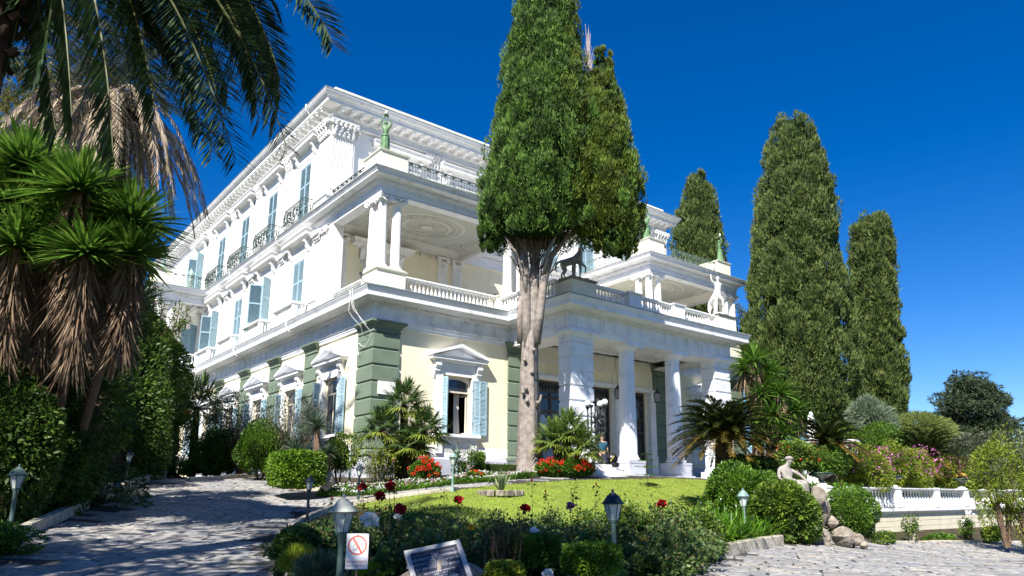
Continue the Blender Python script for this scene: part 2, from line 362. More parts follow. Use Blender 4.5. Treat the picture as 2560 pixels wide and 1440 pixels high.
# triglyphs
b = MB(); [b.box(x, x+.085, -.045, 0, 0, .5) for x in (-.165, -.0425, .08)]; b.box(-.19, .19, -.055, 0, .5, .54)
for x in range(5): b.box(-.17+x*.075, -.125+x*.075, -.07, 0, -.115, -.07)
me_tri = b.mesh('triglyph', PIERB)
me_mut = MB().box(-.2, .2, -.5, -.22, -.03, .0).mesh('mutule', PIERB)
for i in range(1, 8):
    a = np.array(LCP[i], float); c = np.array(LCP[i+1], float); L = np.linalg.norm(c-a); t = (c-a)/L; n = np.array([t[1], -t[0]]); k = max(1, round((L-.3)/.95)); rz = math.atan2(t[1], t[0])
    for q in range(k+1):
        p = a+t*(.22+(L-.44)*q/k)+n*.05
        obj('triglyph', me_tri, PAL, (p[0], p[1], 6.85), rz)
# plinth
MB().sweep([(0, -.6), (.12, -.6), (.12, .72), (.06, .8), (0, .8)], [(.95, 27), (.95, .95), (10.2, .95)]).build('plinth', ROUGHB, PAL)
MB().sweep([(0, -.6), (.12, -.6), (.12, .72), (.06, .8), (0, .8)], [(19.2, .95), (28.4, .95), (28.4, 30)]).build('plinth', ROUGHB, PAL)
MB().sweep([(.0, .82), (.05, .82), (.05, 1.25), (0, 1.3)], [(.95, 27), (.95, .95), (10.2, .95)]).build('base_band', TRIM, PAL)
# rusticated piers ---------------------------------------------------------
def rblock(w, d, h, m, name):
    b = MB(); b.fbox(0, w, 0, d, 0, h, .035); return b.mesh(name, m)
def pier(x, y, w, d, z0, z1, m, blockname, capm=None, cap=True, base=True):
    n = round((z1-z0)/.73); h = (z1-z0)/n
    MB().box(x+.05, x+w-.05, y+.05, y+d-.05, z0, z1).build('pier_core', m, PAL)
    me = rblock(w, d, h-.07, m, blockname)
    for k in range(n): obj(blockname, me, PAL, (x, y, z0+k*h+.035))
    path = [(x, y+d), (x, y), (x+w, y), (x+w, y+d)]
    if cap: MB().sweep([(-.1, z1), (.03, z1), (.03, z1+.06), (-.0, z1+.08), (.0, z1+.16), (.05, z1+.2), (.05, z1+.24), (.13, z1+.34), (.22, z1+.40), (.24, z1+.42), (.24, z1+.50), (-.1, z1+.52)], path).build('pier_capital', capm or m, PAL)
    if base: MB().sweep([(-.1, z0-.22), (.1, z0-.22), (.1, z0-.1), (.05, z0-.04), (.02, z0), (-.1, z0)], path).build('pier_base', m, PAL)
pier(.85, .85, 1.32, 1.55, 1.02, 6.2, GREEN, 'green_block')
pier(8.36, .86, 1.45, .6, .98, 6.2, GREEN, 'green_block')
pier(19.35, .86, 1.45, .6, .98, 6.2, GREEN, 'green_block')
pier(27.1, .85, 1.35, 1.5, .98, 6.2, GREEN, 'green_block')
for k in range(4): pier(.85, 7.0+5.1*k, .5, 1.55, .98, 6.2, GREEN, 'green_block')
pier(8.56, -3.58, 1.45, .85, .55, 6.1, PIERB, 'white_block'); pier(19.38, -3.58, 1.34, .95, .55, 6.1, PIERB, 'white_block')
for x in (8.35, 19.1): MB().fbox(x, x+1.85, -3.8, -2.5, 0, .36, .03).build('pier_plinth', ROUGHB, PAL)
MB().box(1.16, 2.0, .80, .86, 3.42, 4.0).build('wall_plaque', WHITE, PAL)
# ---- giant porch columns
def fluted(z0, z1, r0, r1, n=20):
    pr = []
    for t in np.linspace(0, 1, 7): pr.append((r0+(r1-r0)*t**1.3, z0+(z1-z0)*t))
    return MB().lathe(pr, n=n*2, flute=.055)
cb = fluted(.98, 6.0, .44, .375); me_shaft = cb.mesh('shaft', PIERB)
b = MB().lathe([(.52, .74), (.55, .80), (.53, .86), (.49, .9), (.47, .92), (.49, .97), (.45, 1.0)], n=24); me_base = b.mesh('base', PIERB, True)
b = MB().box(-.57, .57, -.57, .57, .08, .62).box(-.585, .585, -.585, .585, .62, .74).box(-.68, .68, -.68, .68, -.02, .08); me_plin = b.mesh('column_plinth', ROUGHB)
b = MB().lathe([(.38, 6.0), (.41, 6.02), (.41, 6.06), (.38, 6.08), (.38, 6.14), (.43, 6.2), (.54, 6.3), (.58, 6.34)], n=24).box(-.64, .64, -.64, .64, 6.34, 6.5); me_cap = b.mesh('capital', PIERB)
for x in (12.83, 16.37):
    c = obj('porch_column', me_shaft, PAL, (x, -3.04, 0)); obj('base', me_base, c); obj('capital', me_cap, c); obj('column_plinth', me_plin, c)
# porch soffit and coffered ceiling
MB().box(8.6, 20.7, -3.55, -2.1, 6.501, 6.6).box(8.6, 10.0, -2.1, .93, 6.501, 6.6).box(19.3, 20.7, -2.1, .93, 6.501, 6.6).box(10.0, 19.3, -2.1, .93, 7.0, 7.1).build('porch_ceiling', TRIM, PAL)
for (x0, x1) in ((10.2, 12.0), (12.6, 15.5), (16.1, 19.1)):
    MB().sweep([(0, 6.88), (.12, 6.93), (.16, 6.998), (0, 6.998)], [(x0, -1.9), (x0, .6), (x1, .6), (x1, -1.9)], True).build('ceiling_coffer', TRIM, PAL)
MB().box(8.3, 21.0, -4.3, .9, -.3, -.012).box(8.0, 21.3, -4.7, -4.3, -.4, -.13).build('porch_floor', MARBLE, PAL)
# porch wall panels: cream panels framed in white
for (x0, x1) in ((10.0, 13.0), (13.15, 16.05), (16.2, 19.2)):
    MB().sweep([(0, 6.0), (.05, 6.0), (.05, 6.9), (0, 6.9)], [(x0, .96), (x1, .96)]).build('frieze_band', CREAM2, PAL)
    for (za, zb) in ((5.3, 5.95), (6.1, 6.75)):
        P = [(x0+.1, .93), (x1-.1, .93)]
        for (zz, zw) in ((za, .06), (zb, .06)): MB().box(x0+.1, x1-.1, .88, .955, zz, zz+zw).build('panel_moulding', TRIM, PAL)
        for xx in (x0+.1, x1-.16): MB().box(xx, xx+.06, .885, .955, za+.061, zb-.001).build('panel_moulding', TRIM, PAL)
MB().box(9.9, 19.35, .78, .955, 5.07, 5.27).build('door_lintel', TRIM, PAL)
# doors
for i, (x0, x1) in enumerate(((10.3, 12.4), (13.6, 15.75), (16.5, 18.65))):
    b = MB()
    for xx in (x0, (x0+x1)/2-.07, x1-.14): b.box(xx, xx+.14, 1.1, 1.22, 0, 5.05)
    for z in (0, .9, 2.6, 3.35, 4.1, 4.45, 4.9): b.box(x0+.001, x1-.001, 1.11, 1.21, z, z+.15)
    d = b.build('entrance_door', DOORW, PAL)
    b = MB()
    for (p, q) in ((x0+.14, (x0+x1)/2-.07), ((x0+x1)/2+.07, x1-.14)):
        w = (q-p)
        b.box(p+.12, q-.12, 1.12, 1.15, .2, .8).box(p+.12, q-.12, 1.12, 1.15, 1.2, 2.45)
        m = (p+q)/2; b.xz([(m-w*.3, 2.85), (m+w*.3, 2.85), (m+w*.3, 3.15), (m, 3.28), (m-w*.3, 3.15)], 1.12, 1.15)
    b.build('door_panel', DOORW, d)
    MB().box(x0+.1, x1-.1, 1.16, 1.18, 0, 4.5).build('glass', GLASS, d)
    b = MB()
    for k in range(9):
        for r in range(2):
            cx = x0+.25+(x1-x0-.5)*k/8; cz = 4.66+r*.16
            b.add([(cx-.08, 1.13, cz), (cx, 1.13, cz-.08), (cx+.08, 1.13, cz), (cx, 1.13, cz+.08)], [(0, 1, 2, 3)]); b.cyl((cx-.08, 1.12, cz-.08), (cx+.08, 1.12, cz+.08), .012, n=4)
    b.build('fanlight_grille', IRON, d)
# slender white pilasters beside the doors
b = MB().box(-.26, .26, -.22, .1, 0, 1.35)
for k in range(5): b.box(-.22+k*.095, -.165+k*.095, -.19, .1, 1.35, 4.6)
b.box(-.23, .23, -.17, .1, 1.35, 4.6).box(-.24, .24, -.2, .1, 4.6, 4.66)
b2 = MB().fbox(-.26, .26, -.25, .1, 4.67, 4.85, .03).fbox(-.33, .33, -.32, .1, 4.85, 5.06, .05)
me_p = b.mesh('door_pilaster', TRIM); me_pc = b2.mesh('capital', TRIM)
for x in (13.0, 16.1, 19.0): c = obj('door_pilaster', me_p, PAL, (x, .85, 0)); obj('capital', me_pc, c)
# ---- ionic columns of the loggias
def volute(b, c, r, ax, w):
    a = np.array(ax, float)
    for rr, ww in ((r, w), (r*.62, w*1.3), (r*.28, w*1.6)): b.cyl(np.array(c)-a*ww/2, np.array(c)+a*ww/2, rr, n=10)
def ionic(r, h=.42, m=TRIM):
    b = MB().lathe([(r*.92, 0), (r*1.0, .02), (r*.95, .05), (r*1.0, .12), (r*1.25, .2), (r*1.2, .26)], n=16)
    for sx in (-1, 1):
        for sy in (-1, 1):
            a = np.array([sx, sy, 0])/math.sqrt(2); volute(b, (sx*r*1.08, sy*r*1.08, .2), .13, (a[1], -a[0], 0), .09)
    for sx, sy in ((0, -1), (-1, 0), (1, 0), (0, 1)):
        for t in np.linspace(-.8, .8, 7): b.ball((sx*r*1.2+sy*t*r, sy*r*1.2+sx*t*r, .1+.13*abs(t)), .045, 5, 3)
        b.ball((sx*r*1.25, sy*r*1.25, .3), .07, 6, 4)
    b.add([(x*r*q, y*r*q, z) for (q, z) in ((1.18, .29), (1.3, .32), (1.3, .38)) for (x, y) in ((-1.15, -1.15), (0, -.95), (1.15, -1.15), (.95, 0), (1.15, 1.15), (0, .95), (-1.15, 1.15), (-.95, 0))],
          [(i+8*j, (i+1) % 8+8*j, (i+1) % 8+8+8*j, i+8+8*j) for j in (0, 1) for i in range(8)]+[tuple(range(8))[::-1], tuple(range(16, 24))])
    return b.mesh('capital', m)
r_ = .27
me_ish = fluted(9.42, 12.42, .245, .21, 16).mesh('shaft', WHITE)
me_ibase = MB().lathe([(.36, 9.25), (.38, 9.29), (.36, 9.33), (.31, 9.35), (.33, 9.39), (.3, 9.43)], n=20).box(-.36, .36, -.36, .36, 9.16, 9.25).mesh('base', TRIM, False)
me_icap = ionic(.245)
def icol(x, y):
    c = obj('loggia_column', me_ish, PAL, (x, y, 0)); obj('base', me_ibase, c); obj('capital', me_icap, c, (0, 0, 12.42))
for (x, y) in [(1.2, 1.25), (1.95, 1.25), (1.2, 2.1), (8.5, 1.2), (9.4, 1.2), (9.4, 2.0), (19.6, 1.2), (20.4, 1.2), (19.6, 2.05), (28.2, 1.2), (27.4, 1.2), (28.2, 2.0), (-2.35, 27.7), (-1.62, 27.7), (-2.35, 28.4)]: icol(x, y)
def pedestal(x0, x1, y0, y1, z0, z1, m=CREAM2, name='pedestal', capm=None):
    p = MB().fbox(x0, x1, y0, y1, z0, z1-.12, .01).build(name, m, PAL)
    path = [(x0, y1), (x0, y0), (x1, y0), (x1, y1)]
    MB().sweep([(-.02, z1-.12), (.03, z1-.1), (.07, z1-.05), (.08, z1), (-.02, z1)], path, True).poly([(x0, y0), (x1, y0), (x1, y1), (x0, y1)], z1-.1, z1-.004).build('pedestal_cap', capm or m, p)
    return p
for (x0, x1, y0, y1) in [(.82, 2.3, .82, 2.3), (8.1, 9.85, .82, 2.3), (19.4, 20.9, .82, 2.3), (26.95, 28.45, .82, 2.3), (-2.75, -1.25, 27.3, 28.8)]:
    pedestal(x0, x1, y0, y1, 8.1, 9.16, CREAM2)
# loggia inner pilasters
b = MB().box(-.3, .3, -.12, .1, 9.3, 12.4)
for k in range(6): b.box(-.27+k*.095, -.215+k*.095, -.145, .1, 9.4, 12.35)
b.fbox(-.36, .36, -.2, .1, 8.1, 9.3, .04); me_ip = b.mesh('loggia_pilaster', TRIM)
b = MB().box(-.32, .32, -.16, .1, 12.4, 12.5).box(-.4, .4, -.24, .1, 12.72, 12.82)
for s in (-1, 1): volute(b, (s*.3, -.2, 12.6), .13, (0, 1, 0), .1)
for t in np.linspace(-1, 1, 7): b.ball((t*.22, -.22, 12.5+.12*t*t), .05, 5, 3)
me_ipc = b.mesh('capital', TRIM)
for (x, y, rz) in [(1.9, 7.2, 0), (9.2, 7.2, 0), (8.2, 7.2, 0), (20.1, 7.2, 0), (27.6, 7.2, 0), (.9, 6.9, -PI/2), (-1.0, 33.0, 0)]:
    c = obj('loggia_pilaster', me_ip, PAL, (x, y, 0), rz); obj('capital', me_ipc, c)
# fluted wall pier at the end of the side loggia
MB().box(.88, 1.5, 6.1, 7.19, 8.08, 12.82).build('loggia_pier', WHITE, PAL)
b = MB()
for k in range(9): b.box(.83, .88, 6.15+k*.125, 6.21+k*.125, 9.35, 12.3)
b.box(.8, .88, 6.1, 7.28, 8.1, 9.3).build('pier_fluting', TRIM, PAL)
# loggia ceilings with medallions
for (x0, x1) in ((1.4, 9.4), (19.9, 27.9)):
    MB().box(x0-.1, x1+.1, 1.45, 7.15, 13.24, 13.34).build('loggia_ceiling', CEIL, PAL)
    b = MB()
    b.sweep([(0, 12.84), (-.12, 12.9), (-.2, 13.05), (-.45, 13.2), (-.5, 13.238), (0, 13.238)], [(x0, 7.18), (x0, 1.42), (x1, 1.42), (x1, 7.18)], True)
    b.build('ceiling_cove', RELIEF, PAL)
    cx, cy = (x0+x1)/2, 4.3
    b = MB()
    for (ra, rb, hh) in ((1.75, 1.6, .02), (1.4, 1.34, .03), (1.1, .98, .03), (.28, 0.02, .07)):
        V = []; n = 40
        for i in range(n):
            t = 2*PI*i/n; V += [(cx+ra*1.25*math.cos(t), cy+ra*math.sin(t), 13.24), (cx+ra*1.25*math.cos(t), cy+ra*math.sin(t), 13.24-hh), (cx+rb*1.25*math.cos(t), cy+rb*math.sin(t), 13.24-hh)]
        b.add(V, [(3*i, 3*((i+1) % n), 3*((i+1) % n)+1, 3*i+1) for i in range(n)]+[(3*i+1, 3*((i+1) % n)+1, 3*((i+1) % n)+2, 3*i+2) for i in range(n)])
    for i in range(24):
        t = 2*PI*i/24; b.ball((cx+1.23*1.25*math.cos(t), cy+1.23*math.sin(t), 13.23), .06, 5, 3)
        b.cyl((cx+.4*math.cos(t), cy+.3*math.sin(t), 13.23), (cx+1.1*math.cos(t), cy+.85*math.sin(t), 13.23), .015, n=4)
    for sx in (-1, 1):
        for sy in (-1, 1):
            for i in range(7):
                b.ball((cx+sx*(2.5+i*.12), cy+sy*(1.9-.18*i*(1 if i < 4 else .6)), 13.23), .07, 5, 3)
    k = 0
    for x in np.arange(x0+.8, x1-.7, .22):
        for y in (2.2, 6.4): b.ball((x, y+.05*math.sin(k*1.7), 13.23), .06, 5, 3); k += 1
    for y in np.arange(2.3, 6.4, .22):
        for x in (x0+.8, x1-.8): b.ball((x, y, 13.23), .06, 5, 3)
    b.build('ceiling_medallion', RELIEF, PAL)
    b = MB()
    for x in np.arange(x0+.4, x1-.2, .62):
        b.box(x-.1, x+.1, 7.02, 7.14, 12.62, 12.82); b.ball((x+.31, 7.1, 12.72), .05, 5, 3)
    b.build('cove_frieze', RELIEF, PAL)
# rosettes on the loggia beam
me_ros = MB().cyl((0, 0, 0), (0, -.03, 0), .09, n=12).ball((0, -.03, 0), .04, 6, 3).mesh('rosette', PIERB)
for x in list(np.arange(1.5, 9.6, 1.35))+list(np.arange(20.2, 28, 1.35)): obj('rosette', me_ros, PAL, (x, .87, 13.12))
for y in np.arange(1.6, 26.5, 1.35): obj('rosette', me_ros, PAL, (.87, y, 13.12), -PI/2)
# ---- balusters
BPR = [(.06, 0), (.065, .04), (.04, .07), (.07, .15), (.082, .22), (.07, .31), (.04, .48), (.03, .62), (.055, .66), (.055, .70), (.04, .74)]
me_bal = MB().lathe(BPR, n=8).mesh('baluster', TRIM, True)
me_bal2 = me_bal.copy(); me_bal2.name = 'baluster'
def balustrade(p0, p1, z0, z1, parent=PAL, sp=.22, name='balustrade', mm=None, railm=TRIM, w=.11, mbal=None):
    p0 = np.array(p0, float); p1 = np.array(p1, float); L = np.linalg.norm(p1-p0); t = (p1-p0)/L; nn = np.array([t[1], -t[0]])
    b = MB()
    for (za, zb, ww) in ((z0, z0+.12, w+.02), (z1-.13, z1-.07, w), (z1-.07, z1, w+.04)):
        b.poly([p0-nn*ww, p0+nn*ww, p1+nn*ww, p1-nn*ww][::-1], za, zb)
    r = b.build(name, railm, parent); n = max(1, round(L/sp)); h = z1-z0-.25
    for k in range(n):
        q = p0+t*(k+.5)*L/n; obj('baluster', mbal or me_bal, r if parent is PAL else r, (q[0], q[1], z0+.12), sc=(1, 1, h/.74))
    return r
balustrade((2.3, 1.25), (8.1, 1.25), 8.1, 9.1); balustrade((1.2, 7.0), (1.2, 2.3), 8.1, 9.1)
balustrade((7.95, 1.2), (7.95, -3.3), 8.1, 8.98); balustrade((9.75, -3.75), (12.1, -3.75), 8.1, 8.98); balustrade((12.95, -3.75), (15.55, -3.75), 8.1, 8.98); balustrade((16.4, -3.75), (19.25, -3.75), 8.1, 8.98)
balustrade((20.9, 1.25), (26.9, 1.25), 8.1, 9.1); balustrade((.6, 27.5), (-1.3, 27.5), 8.1, 9.1)
pedestal(7.75, 8.3, .9, 1.5, 8.1, 9.1, CREAM2)
pedestal(8.2, 9.75, -4.1, -2.7, 8.1, 9.02, CREAM2, capm=OLDMARBLE); pedestal(12.1, 12.95, -4.05, -3.45, 8.1, 9.0, TRIM); pedestal(15.55, 16.4, -4.05, -3.45, 8.1, 9.0, TRIM); pedestal(19.25, 20.85, -4.1, -2.7, 8.1, 9.05, CREAM2, capm=OLDMARBLE)
# upper terrace pedestals
pedestal(.95, 2.4, 1.2, 2.9, 13.84, 15.15); pedestal(8.3, 9.5, 1.2, 2.4, 13.84, 15.15); pedestal(19.8, 21.2, 1.2, 2.8, 13.84, 15.2); pedestal(26.9, 28.3, 1.2, 2.7, 13.84, 15.2); pedestal(-2.95, -1.85, 27.6, 29.2, 13.84, 15.05)
# iron railings on the terraces
def railing(p0, p1, z0, z1, m=IRON2, name='terrace_railing'):
    p0 = np.array(p0, float); p1 = np.array(p1, float); L = np.linalg.norm(p1-p0); t = (p1-p0)/L; b = MB()
    P = lambda s, z: (p0[0]+t[0]*s, p0[1]+t[1]*s, z)
    for z, r in ((z1, .025), (z1-.16, .014), (z0+.08, .014)): b.cyl(P(0, z), P(L, z), r, n=5)
    n = max(2, round(L/.17))
    for k in range(n+1):
        s = L*k/n; b.cyl(P(s, z0), P(s, z1), .011, n=4)
    n2 = max(1, round(L/.51))
    for k in range(n2):
        s = L*(k+.5)/n2
        for dz in (.0,):
            zc = (z0+z1)/2-.03
            for i in range(8):
                a0 = 2*PI*i/8; a1 = 2*PI*(i+1)/8; b.cyl(P(s+.13*math.cos(a0), zc+.22*math.sin(a0)), P(s+.13*math.cos(a1), zc+.22*math.sin(a1)), .013, n=4)
            b.ball(P(s, zc), .055, 6, 4); b.ball(P(s, zc+.22), .035, 5, 3); b.ball(P(s, zc-.22), .035, 5, 3)
            b.cyl(P(s-.09, z1-.08), P(s+.09, z1-.08), .04, n=5)
    return b.build(name, m, PAL)
railing((2.4, 1.35), (8.3, 1.35), 13.84, 14.98, IRON); railing((1.1, 7), (1.1, 2.9), 13.84, 14.98, IRON); railing((21.2, 1.35), (26.9, 1.35), 13.84, 15.0); railing((19.75, 6.9), (19.75, 2.8), 13.84, 15.0); railing((9.4, 2.4), (9.4, 6.9), 13.84, 15.0)
railing((-1.85, 27.75), (.9, 27.75), 13.84, 14.95, IRON)
# ---- windows -----------------------------------------------------------------
def shutter_mesh(w, h, name='shutter', arch=0.):
    b = MB(); st = .06; b.box(0, st, 0, .045, 0, h).box(w-st, w, 0, .045, 0, h)
    zz = [0, h*.31, h*.66, h-.08]
    for z in zz: b.box(st, w-st, .001, .044, z, z+.09)
    for i in range(3):
        a = zz[i]+.09; c = zz[i+1]; n = int((c-a)/.062)
        for k in range(n):
            z = a+(k+.5)*(c-a)/n; b.add([(st, .004, z-.028), (w-st, .004, z-.028), (w-st, .04, z+.034), (st, .04, z+.034), (st, .010, z-.034), (w-st, .010, z-.034)], [(0, 1, 2, 3), (0, 4, 5, 1)])
    b.cyl((.0, 0, h*.2), (.0, 0, h*.24), .03, n=5).cyl((.0, 0, h*.8), (.0, 0, h*.84), .03, n=5)
    return b.mesh(name, SHUT)
me_sh = shutter_mesh(.74, 3.68)
b = MB()
b.box(-1.0, -.76, -.07, .1, 0, 3.9).box(.76, 1.0, -.07, .1, 0, 3.9).box(-1.0, 1.0, -.072, .1, 3.7, 3.94).box(-1.05, 1.05, -.1, .1, 3.941, 4.0)
b.box(-1.04, -.98, -.09, .1, 3.3, 3.9).box(.98, 1.04, -.09, .1, 3.3, 3.9)
me_arch = b.mesh('window_surround', WHITE)
b = MB().sweep([(0, 4.62), (.1, 4.62), (.16, 4.72), (.42, 4.76), (.46, 4.78), (.46, 4.9), (.5, 4.98), (.54, 5.04), (.54, 5.08), (0, 5.12)], [(-1.35, .05), (-1.35, -.02), (1.35, -.02), (1.35, .05)])
b.box(-1.3, 1.3, -.06, .1, 4.1, 4.62)
me_hood = b.mesh('window_hood', TRIM)
b = MB()
for s in (-1.2, 1.2):
    q = MB().xz([(0, 4.62), (-.36, 4.6), (-.38, 4.5), (-.26, 4.36), (-.2, 4.16), (-.12, 4.02), (0, 3.98)], -.1, .1)
    b.add([(s+p[1], p[0], p[2]) for p in q.v], q.f)
    for dz in (3.86, 3.78): b.ball((s, -.08, dz), .07 if dz > 3.8 else .045, 6, 4)
me_cons = b.mesh('console', TRIM)
b = MB()
b.box(-.75, -.66, .16, .22, 0, 3.7).box(.66, .75, .16, .22, 0, 3.7).box(-.05, .05, .155, .22, 0, 2.7).box(-.66, .66, .161, .219, 2.7, 2.8).box(-.66, .66, .161, .219, 3.62, 3.7).box(-.66, .66, .161, .219, 0, .5).box(-.66, .66, .17, .21, 1.55, 1.6)
me_sash = b.mesh('sash', WFRAME); me_pane = MB().box(-.7, .7, .185, .195, 0, 3.7).mesh('pane', GLASS)
def bigwin(loc, rz, state='closed'):
    w = obj('window', me_arch, PAL, loc, rz)
    obj('window_hood', me_hood, w); obj('console', me_cons, w)
    if state == 'closed':
        obj('shutter', me_sh, w, (-.75, -.05, .01)); obj('shutter', me_sh, w, (.003, -.052, .01))
    else:
        obj('sash', me_sash, w); obj('pane', me_pane, w)
        obj('shutter', me_sh, w, (-.76, -.02, .01), rot=(0, 0, math.radians(-105))); obj('shutter', me_sh, w, (.76, .0, .01), rot=(0, 0, math.radians(-60)))
    return w
for k, y in enumerate(WY3):
    bigwin((.9, y, 13.86), -PI/2, 'closed'); bigwin((.9, y, 8.12), -PI/2, 'closed' if k in (0, 2) else 'open')
bigwin((.9, 31, 13.86), -PI/2, 'open'); bigwin((.9, 30.95, 8.12), -PI/2, 'open')
for x in FW3: bigwin((x, 7.2, 13.6), 0, 'closed')
for x in (4.25, 23.95): bigwin((x, 7.2, 7.62), 0, 'open')
# pilasters between the upper windows with leafy capitals
def corinth(w, h):
    b = MB().box(-w, w, -.1, .1, 0, .06)
    r = random.Random(3)
    for row, (zz, k, o) in enumerate(((.12, 5, .12), (.34, 4, .2), (.58, 5, .3))):
        for i in range(k):
            x = -w*1.05+2.1*w*(i+.5)/k; b.ball((x, -o, zz*h/.8), .1, 6, 4, (.8, .6, 1.1)); b.ball((x, -o-.07, (zz+.09)*h/.8), .06, 5, 3)
    for s in (-1, 1): volute(b, (s*w*1.15, -.25, h*.82), .11, (0, 1, 0), .12)
    b.box(-w*1.25, w*1.25, -.36, .1, h*.93, h); b.box(-w, w, -.09, .1, 0, h)
    return b.mesh('capital', TRIM)
me_cor = corinth(.5, .85); me_cor_s = corinth(.42, .5)
b = MB().box(-.5, .5, -.08, .1, 1.1, 4.35)
for s in (-.42, .36): b.box(s, s+.06, -.1, .1, 1.2, 4.25)
b.box(-.58, .58, -.14, .1, .0, .9).box(-.62, .62, -.2, .1, .9, 1.0).box(-.56, .56, -.13, .1, 1.0, 1.1); me_pil = b.mesh('pilaster', WHITE)
for y in [12.8+5.1*k for k in range(3)]+[28.4]:
    c = obj('pilaster', me_pil, PAL, (.9, y, 13.84), -PI/2); obj('capital', me_cor, c, (0, 0, 4.36))
    c = obj('pilaster', me_pil, PAL, (.9, y, 8.1), -PI/2, sc=(1, 1, .98)); obj('capital', me_cor_s, c, (0, 0, 4.3))
c = obj('pilaster', me_pil, PAL, (.9, 7.75, 8.1), -PI/2, sc=(1, 1, .98)); obj('capital', me_cor_s, c, (0, 0, 4.3))
for x in (7.4, 11.4, 14.85, 18.2, 22.1, 26.2):
    c = obj('pilaster', me_pil, PAL, (x, 7.2, 13.84), 0); obj('capital', me_cor, c, (0, 0, 4.36))
# upper corner piers
for x in (.82, 27.0):
    MB().box(x, x+1.4, 6.97, 8.4, 14.9, 18.25).build('corner_pier', WHITE, PAL)
    b = MB()
    for k in range(9):
        b.box(x+.1+k*.14, x+.17+k*.14, 6.93, 6.97, 15.1, 18.1)
        if x < 5: b.box(x-.04, x, 7.07+k*.14, 7.14+k*.14, 15.1, 18.1)
    b.build('pier_fluting', TRIM, PAL)
    MB().sweep([(0, 13.84), (.1, 13.84), (.1, 14.6), (.18, 14.65), (.18, 14.75), (.06, 14.85), (.06, 14.92), (0, 14.95)], [(x, 8.5), (x, 6.97), (x+1.4, 6.97), (x+1.4, 8.5)]).build('pier_base', TRIM, PAL)
    for (px, py, rz) in ((x+.7, 6.97, 0), (x, 7.7, -PI/2), (x+1.4, 7.7, PI/2)): obj('capital', me_cor, PAL, (px, py, 18.2), rz, sc=(1.25, 1, 1))
# ground-floor windows with pediments
b = MB()
b.box(-.98, -.69, -.12, .05, 0, 3.0).box(.69, .98, -.12, .05, 0, 3.0).box(-.98, .98, -.10, .05, 2.76, 3.3)
for s in (-1, 1): b.box(s*.99-.12, s*.99+.12, -.2, .05, 2.9, 3.05)
me_gs = b.mesh('window_surround', TRIM)
b = MB().sweep([(0, 3.3), (.12, 3.32), (.2, 3.42), (.36, 3.46), (.36, 3.54), (.42, 3.62), (0, 3.64)], [(-1.15, .05), (-1.15, -.02), (1.15, -.02), (1.15, .05)])
b.xz([(-1.2, 3.641), (1.2, 3.641), (0, 4.1)], -.1, .05)
for s in (-1, 1):
    b.add([(s*1.58, -.44, 3.60), (s*1.58, .05, 3.60), (s*1.58, .05, 3.74), (s*1.58, -.44, 3.74), (0, -.44, 4.12), (0, .05, 4.12), (0, .05, 4.28), (0, -.44, 4.28)],
          [(0, 1, 2, 3), (4, 7, 6, 5), (0, 4, 5, 1), (3, 2, 6, 7), (0, 3, 7, 4), (1, 5, 6, 2)])
me_ped = b.mesh('pediment', PIERB)
b = MB()
for s in (-.98, .98):
    q = MB().xz([(0, 3.3), (-.3, 3.28), (-.3, 3.15), (-.2, 3.0), (-.14, 2.8), (-.06, 2.6), (0, 2.55)], -.12, .12); b.add([(s+p[1], p[0], p[2]) for p in q.v], q.f)
me_pcon = b.mesh('console', TRIM)
b = MB().box(-1.05, 1.05, -.3, .3, -.14, .0).box(-1.0, 1.0, -.24, .05, -.22, -.14).box(-.95, -.65, -.14, .05, -.9, -.22).box(.65, .95, -.14, .05, -.9, -.22).box(-.65, .65, -.05, .05, -.85, -.22); me_sill = b.mesh('sill', TRIM)
b = MB()
b.box(-.70, -.62, .12, .2, 0, 2.7).box(.62, .70, .12, .2, 0, 2.7).box(-.62, .62, .121, .199, 1.98, 2.06).box(-.62, .62, .121, .199, 2.62, 2.74)
N = 10; V = []
for i in range(N+1):
    x = -.62+1.24*i/N; V += [(x, .115, 2.45+.17*(1-(x/.62)**2)), (x, .115, 2.75)]
b.add(V, [(2*i, 2*i+2, 2*i+3, 2*i+1) for i in range(N)])
me_gf = b.mesh('sash', WFRAME)
b = MB(); [b.box(-.62+s, -.57+s, .125, .175, 0, 1.98) for s in (0, .62-.03, 1.19)]; b.box(-.62, .62, .126, .174, 0, .08); me_gm = b.mesh('casement', WFRAME)
me_gp = MB().box(-.65, .65, .15, .16, 0, 2.7).mesh('pane', GLASS)
me_gsh = shutter_mesh(.36, 2.62)
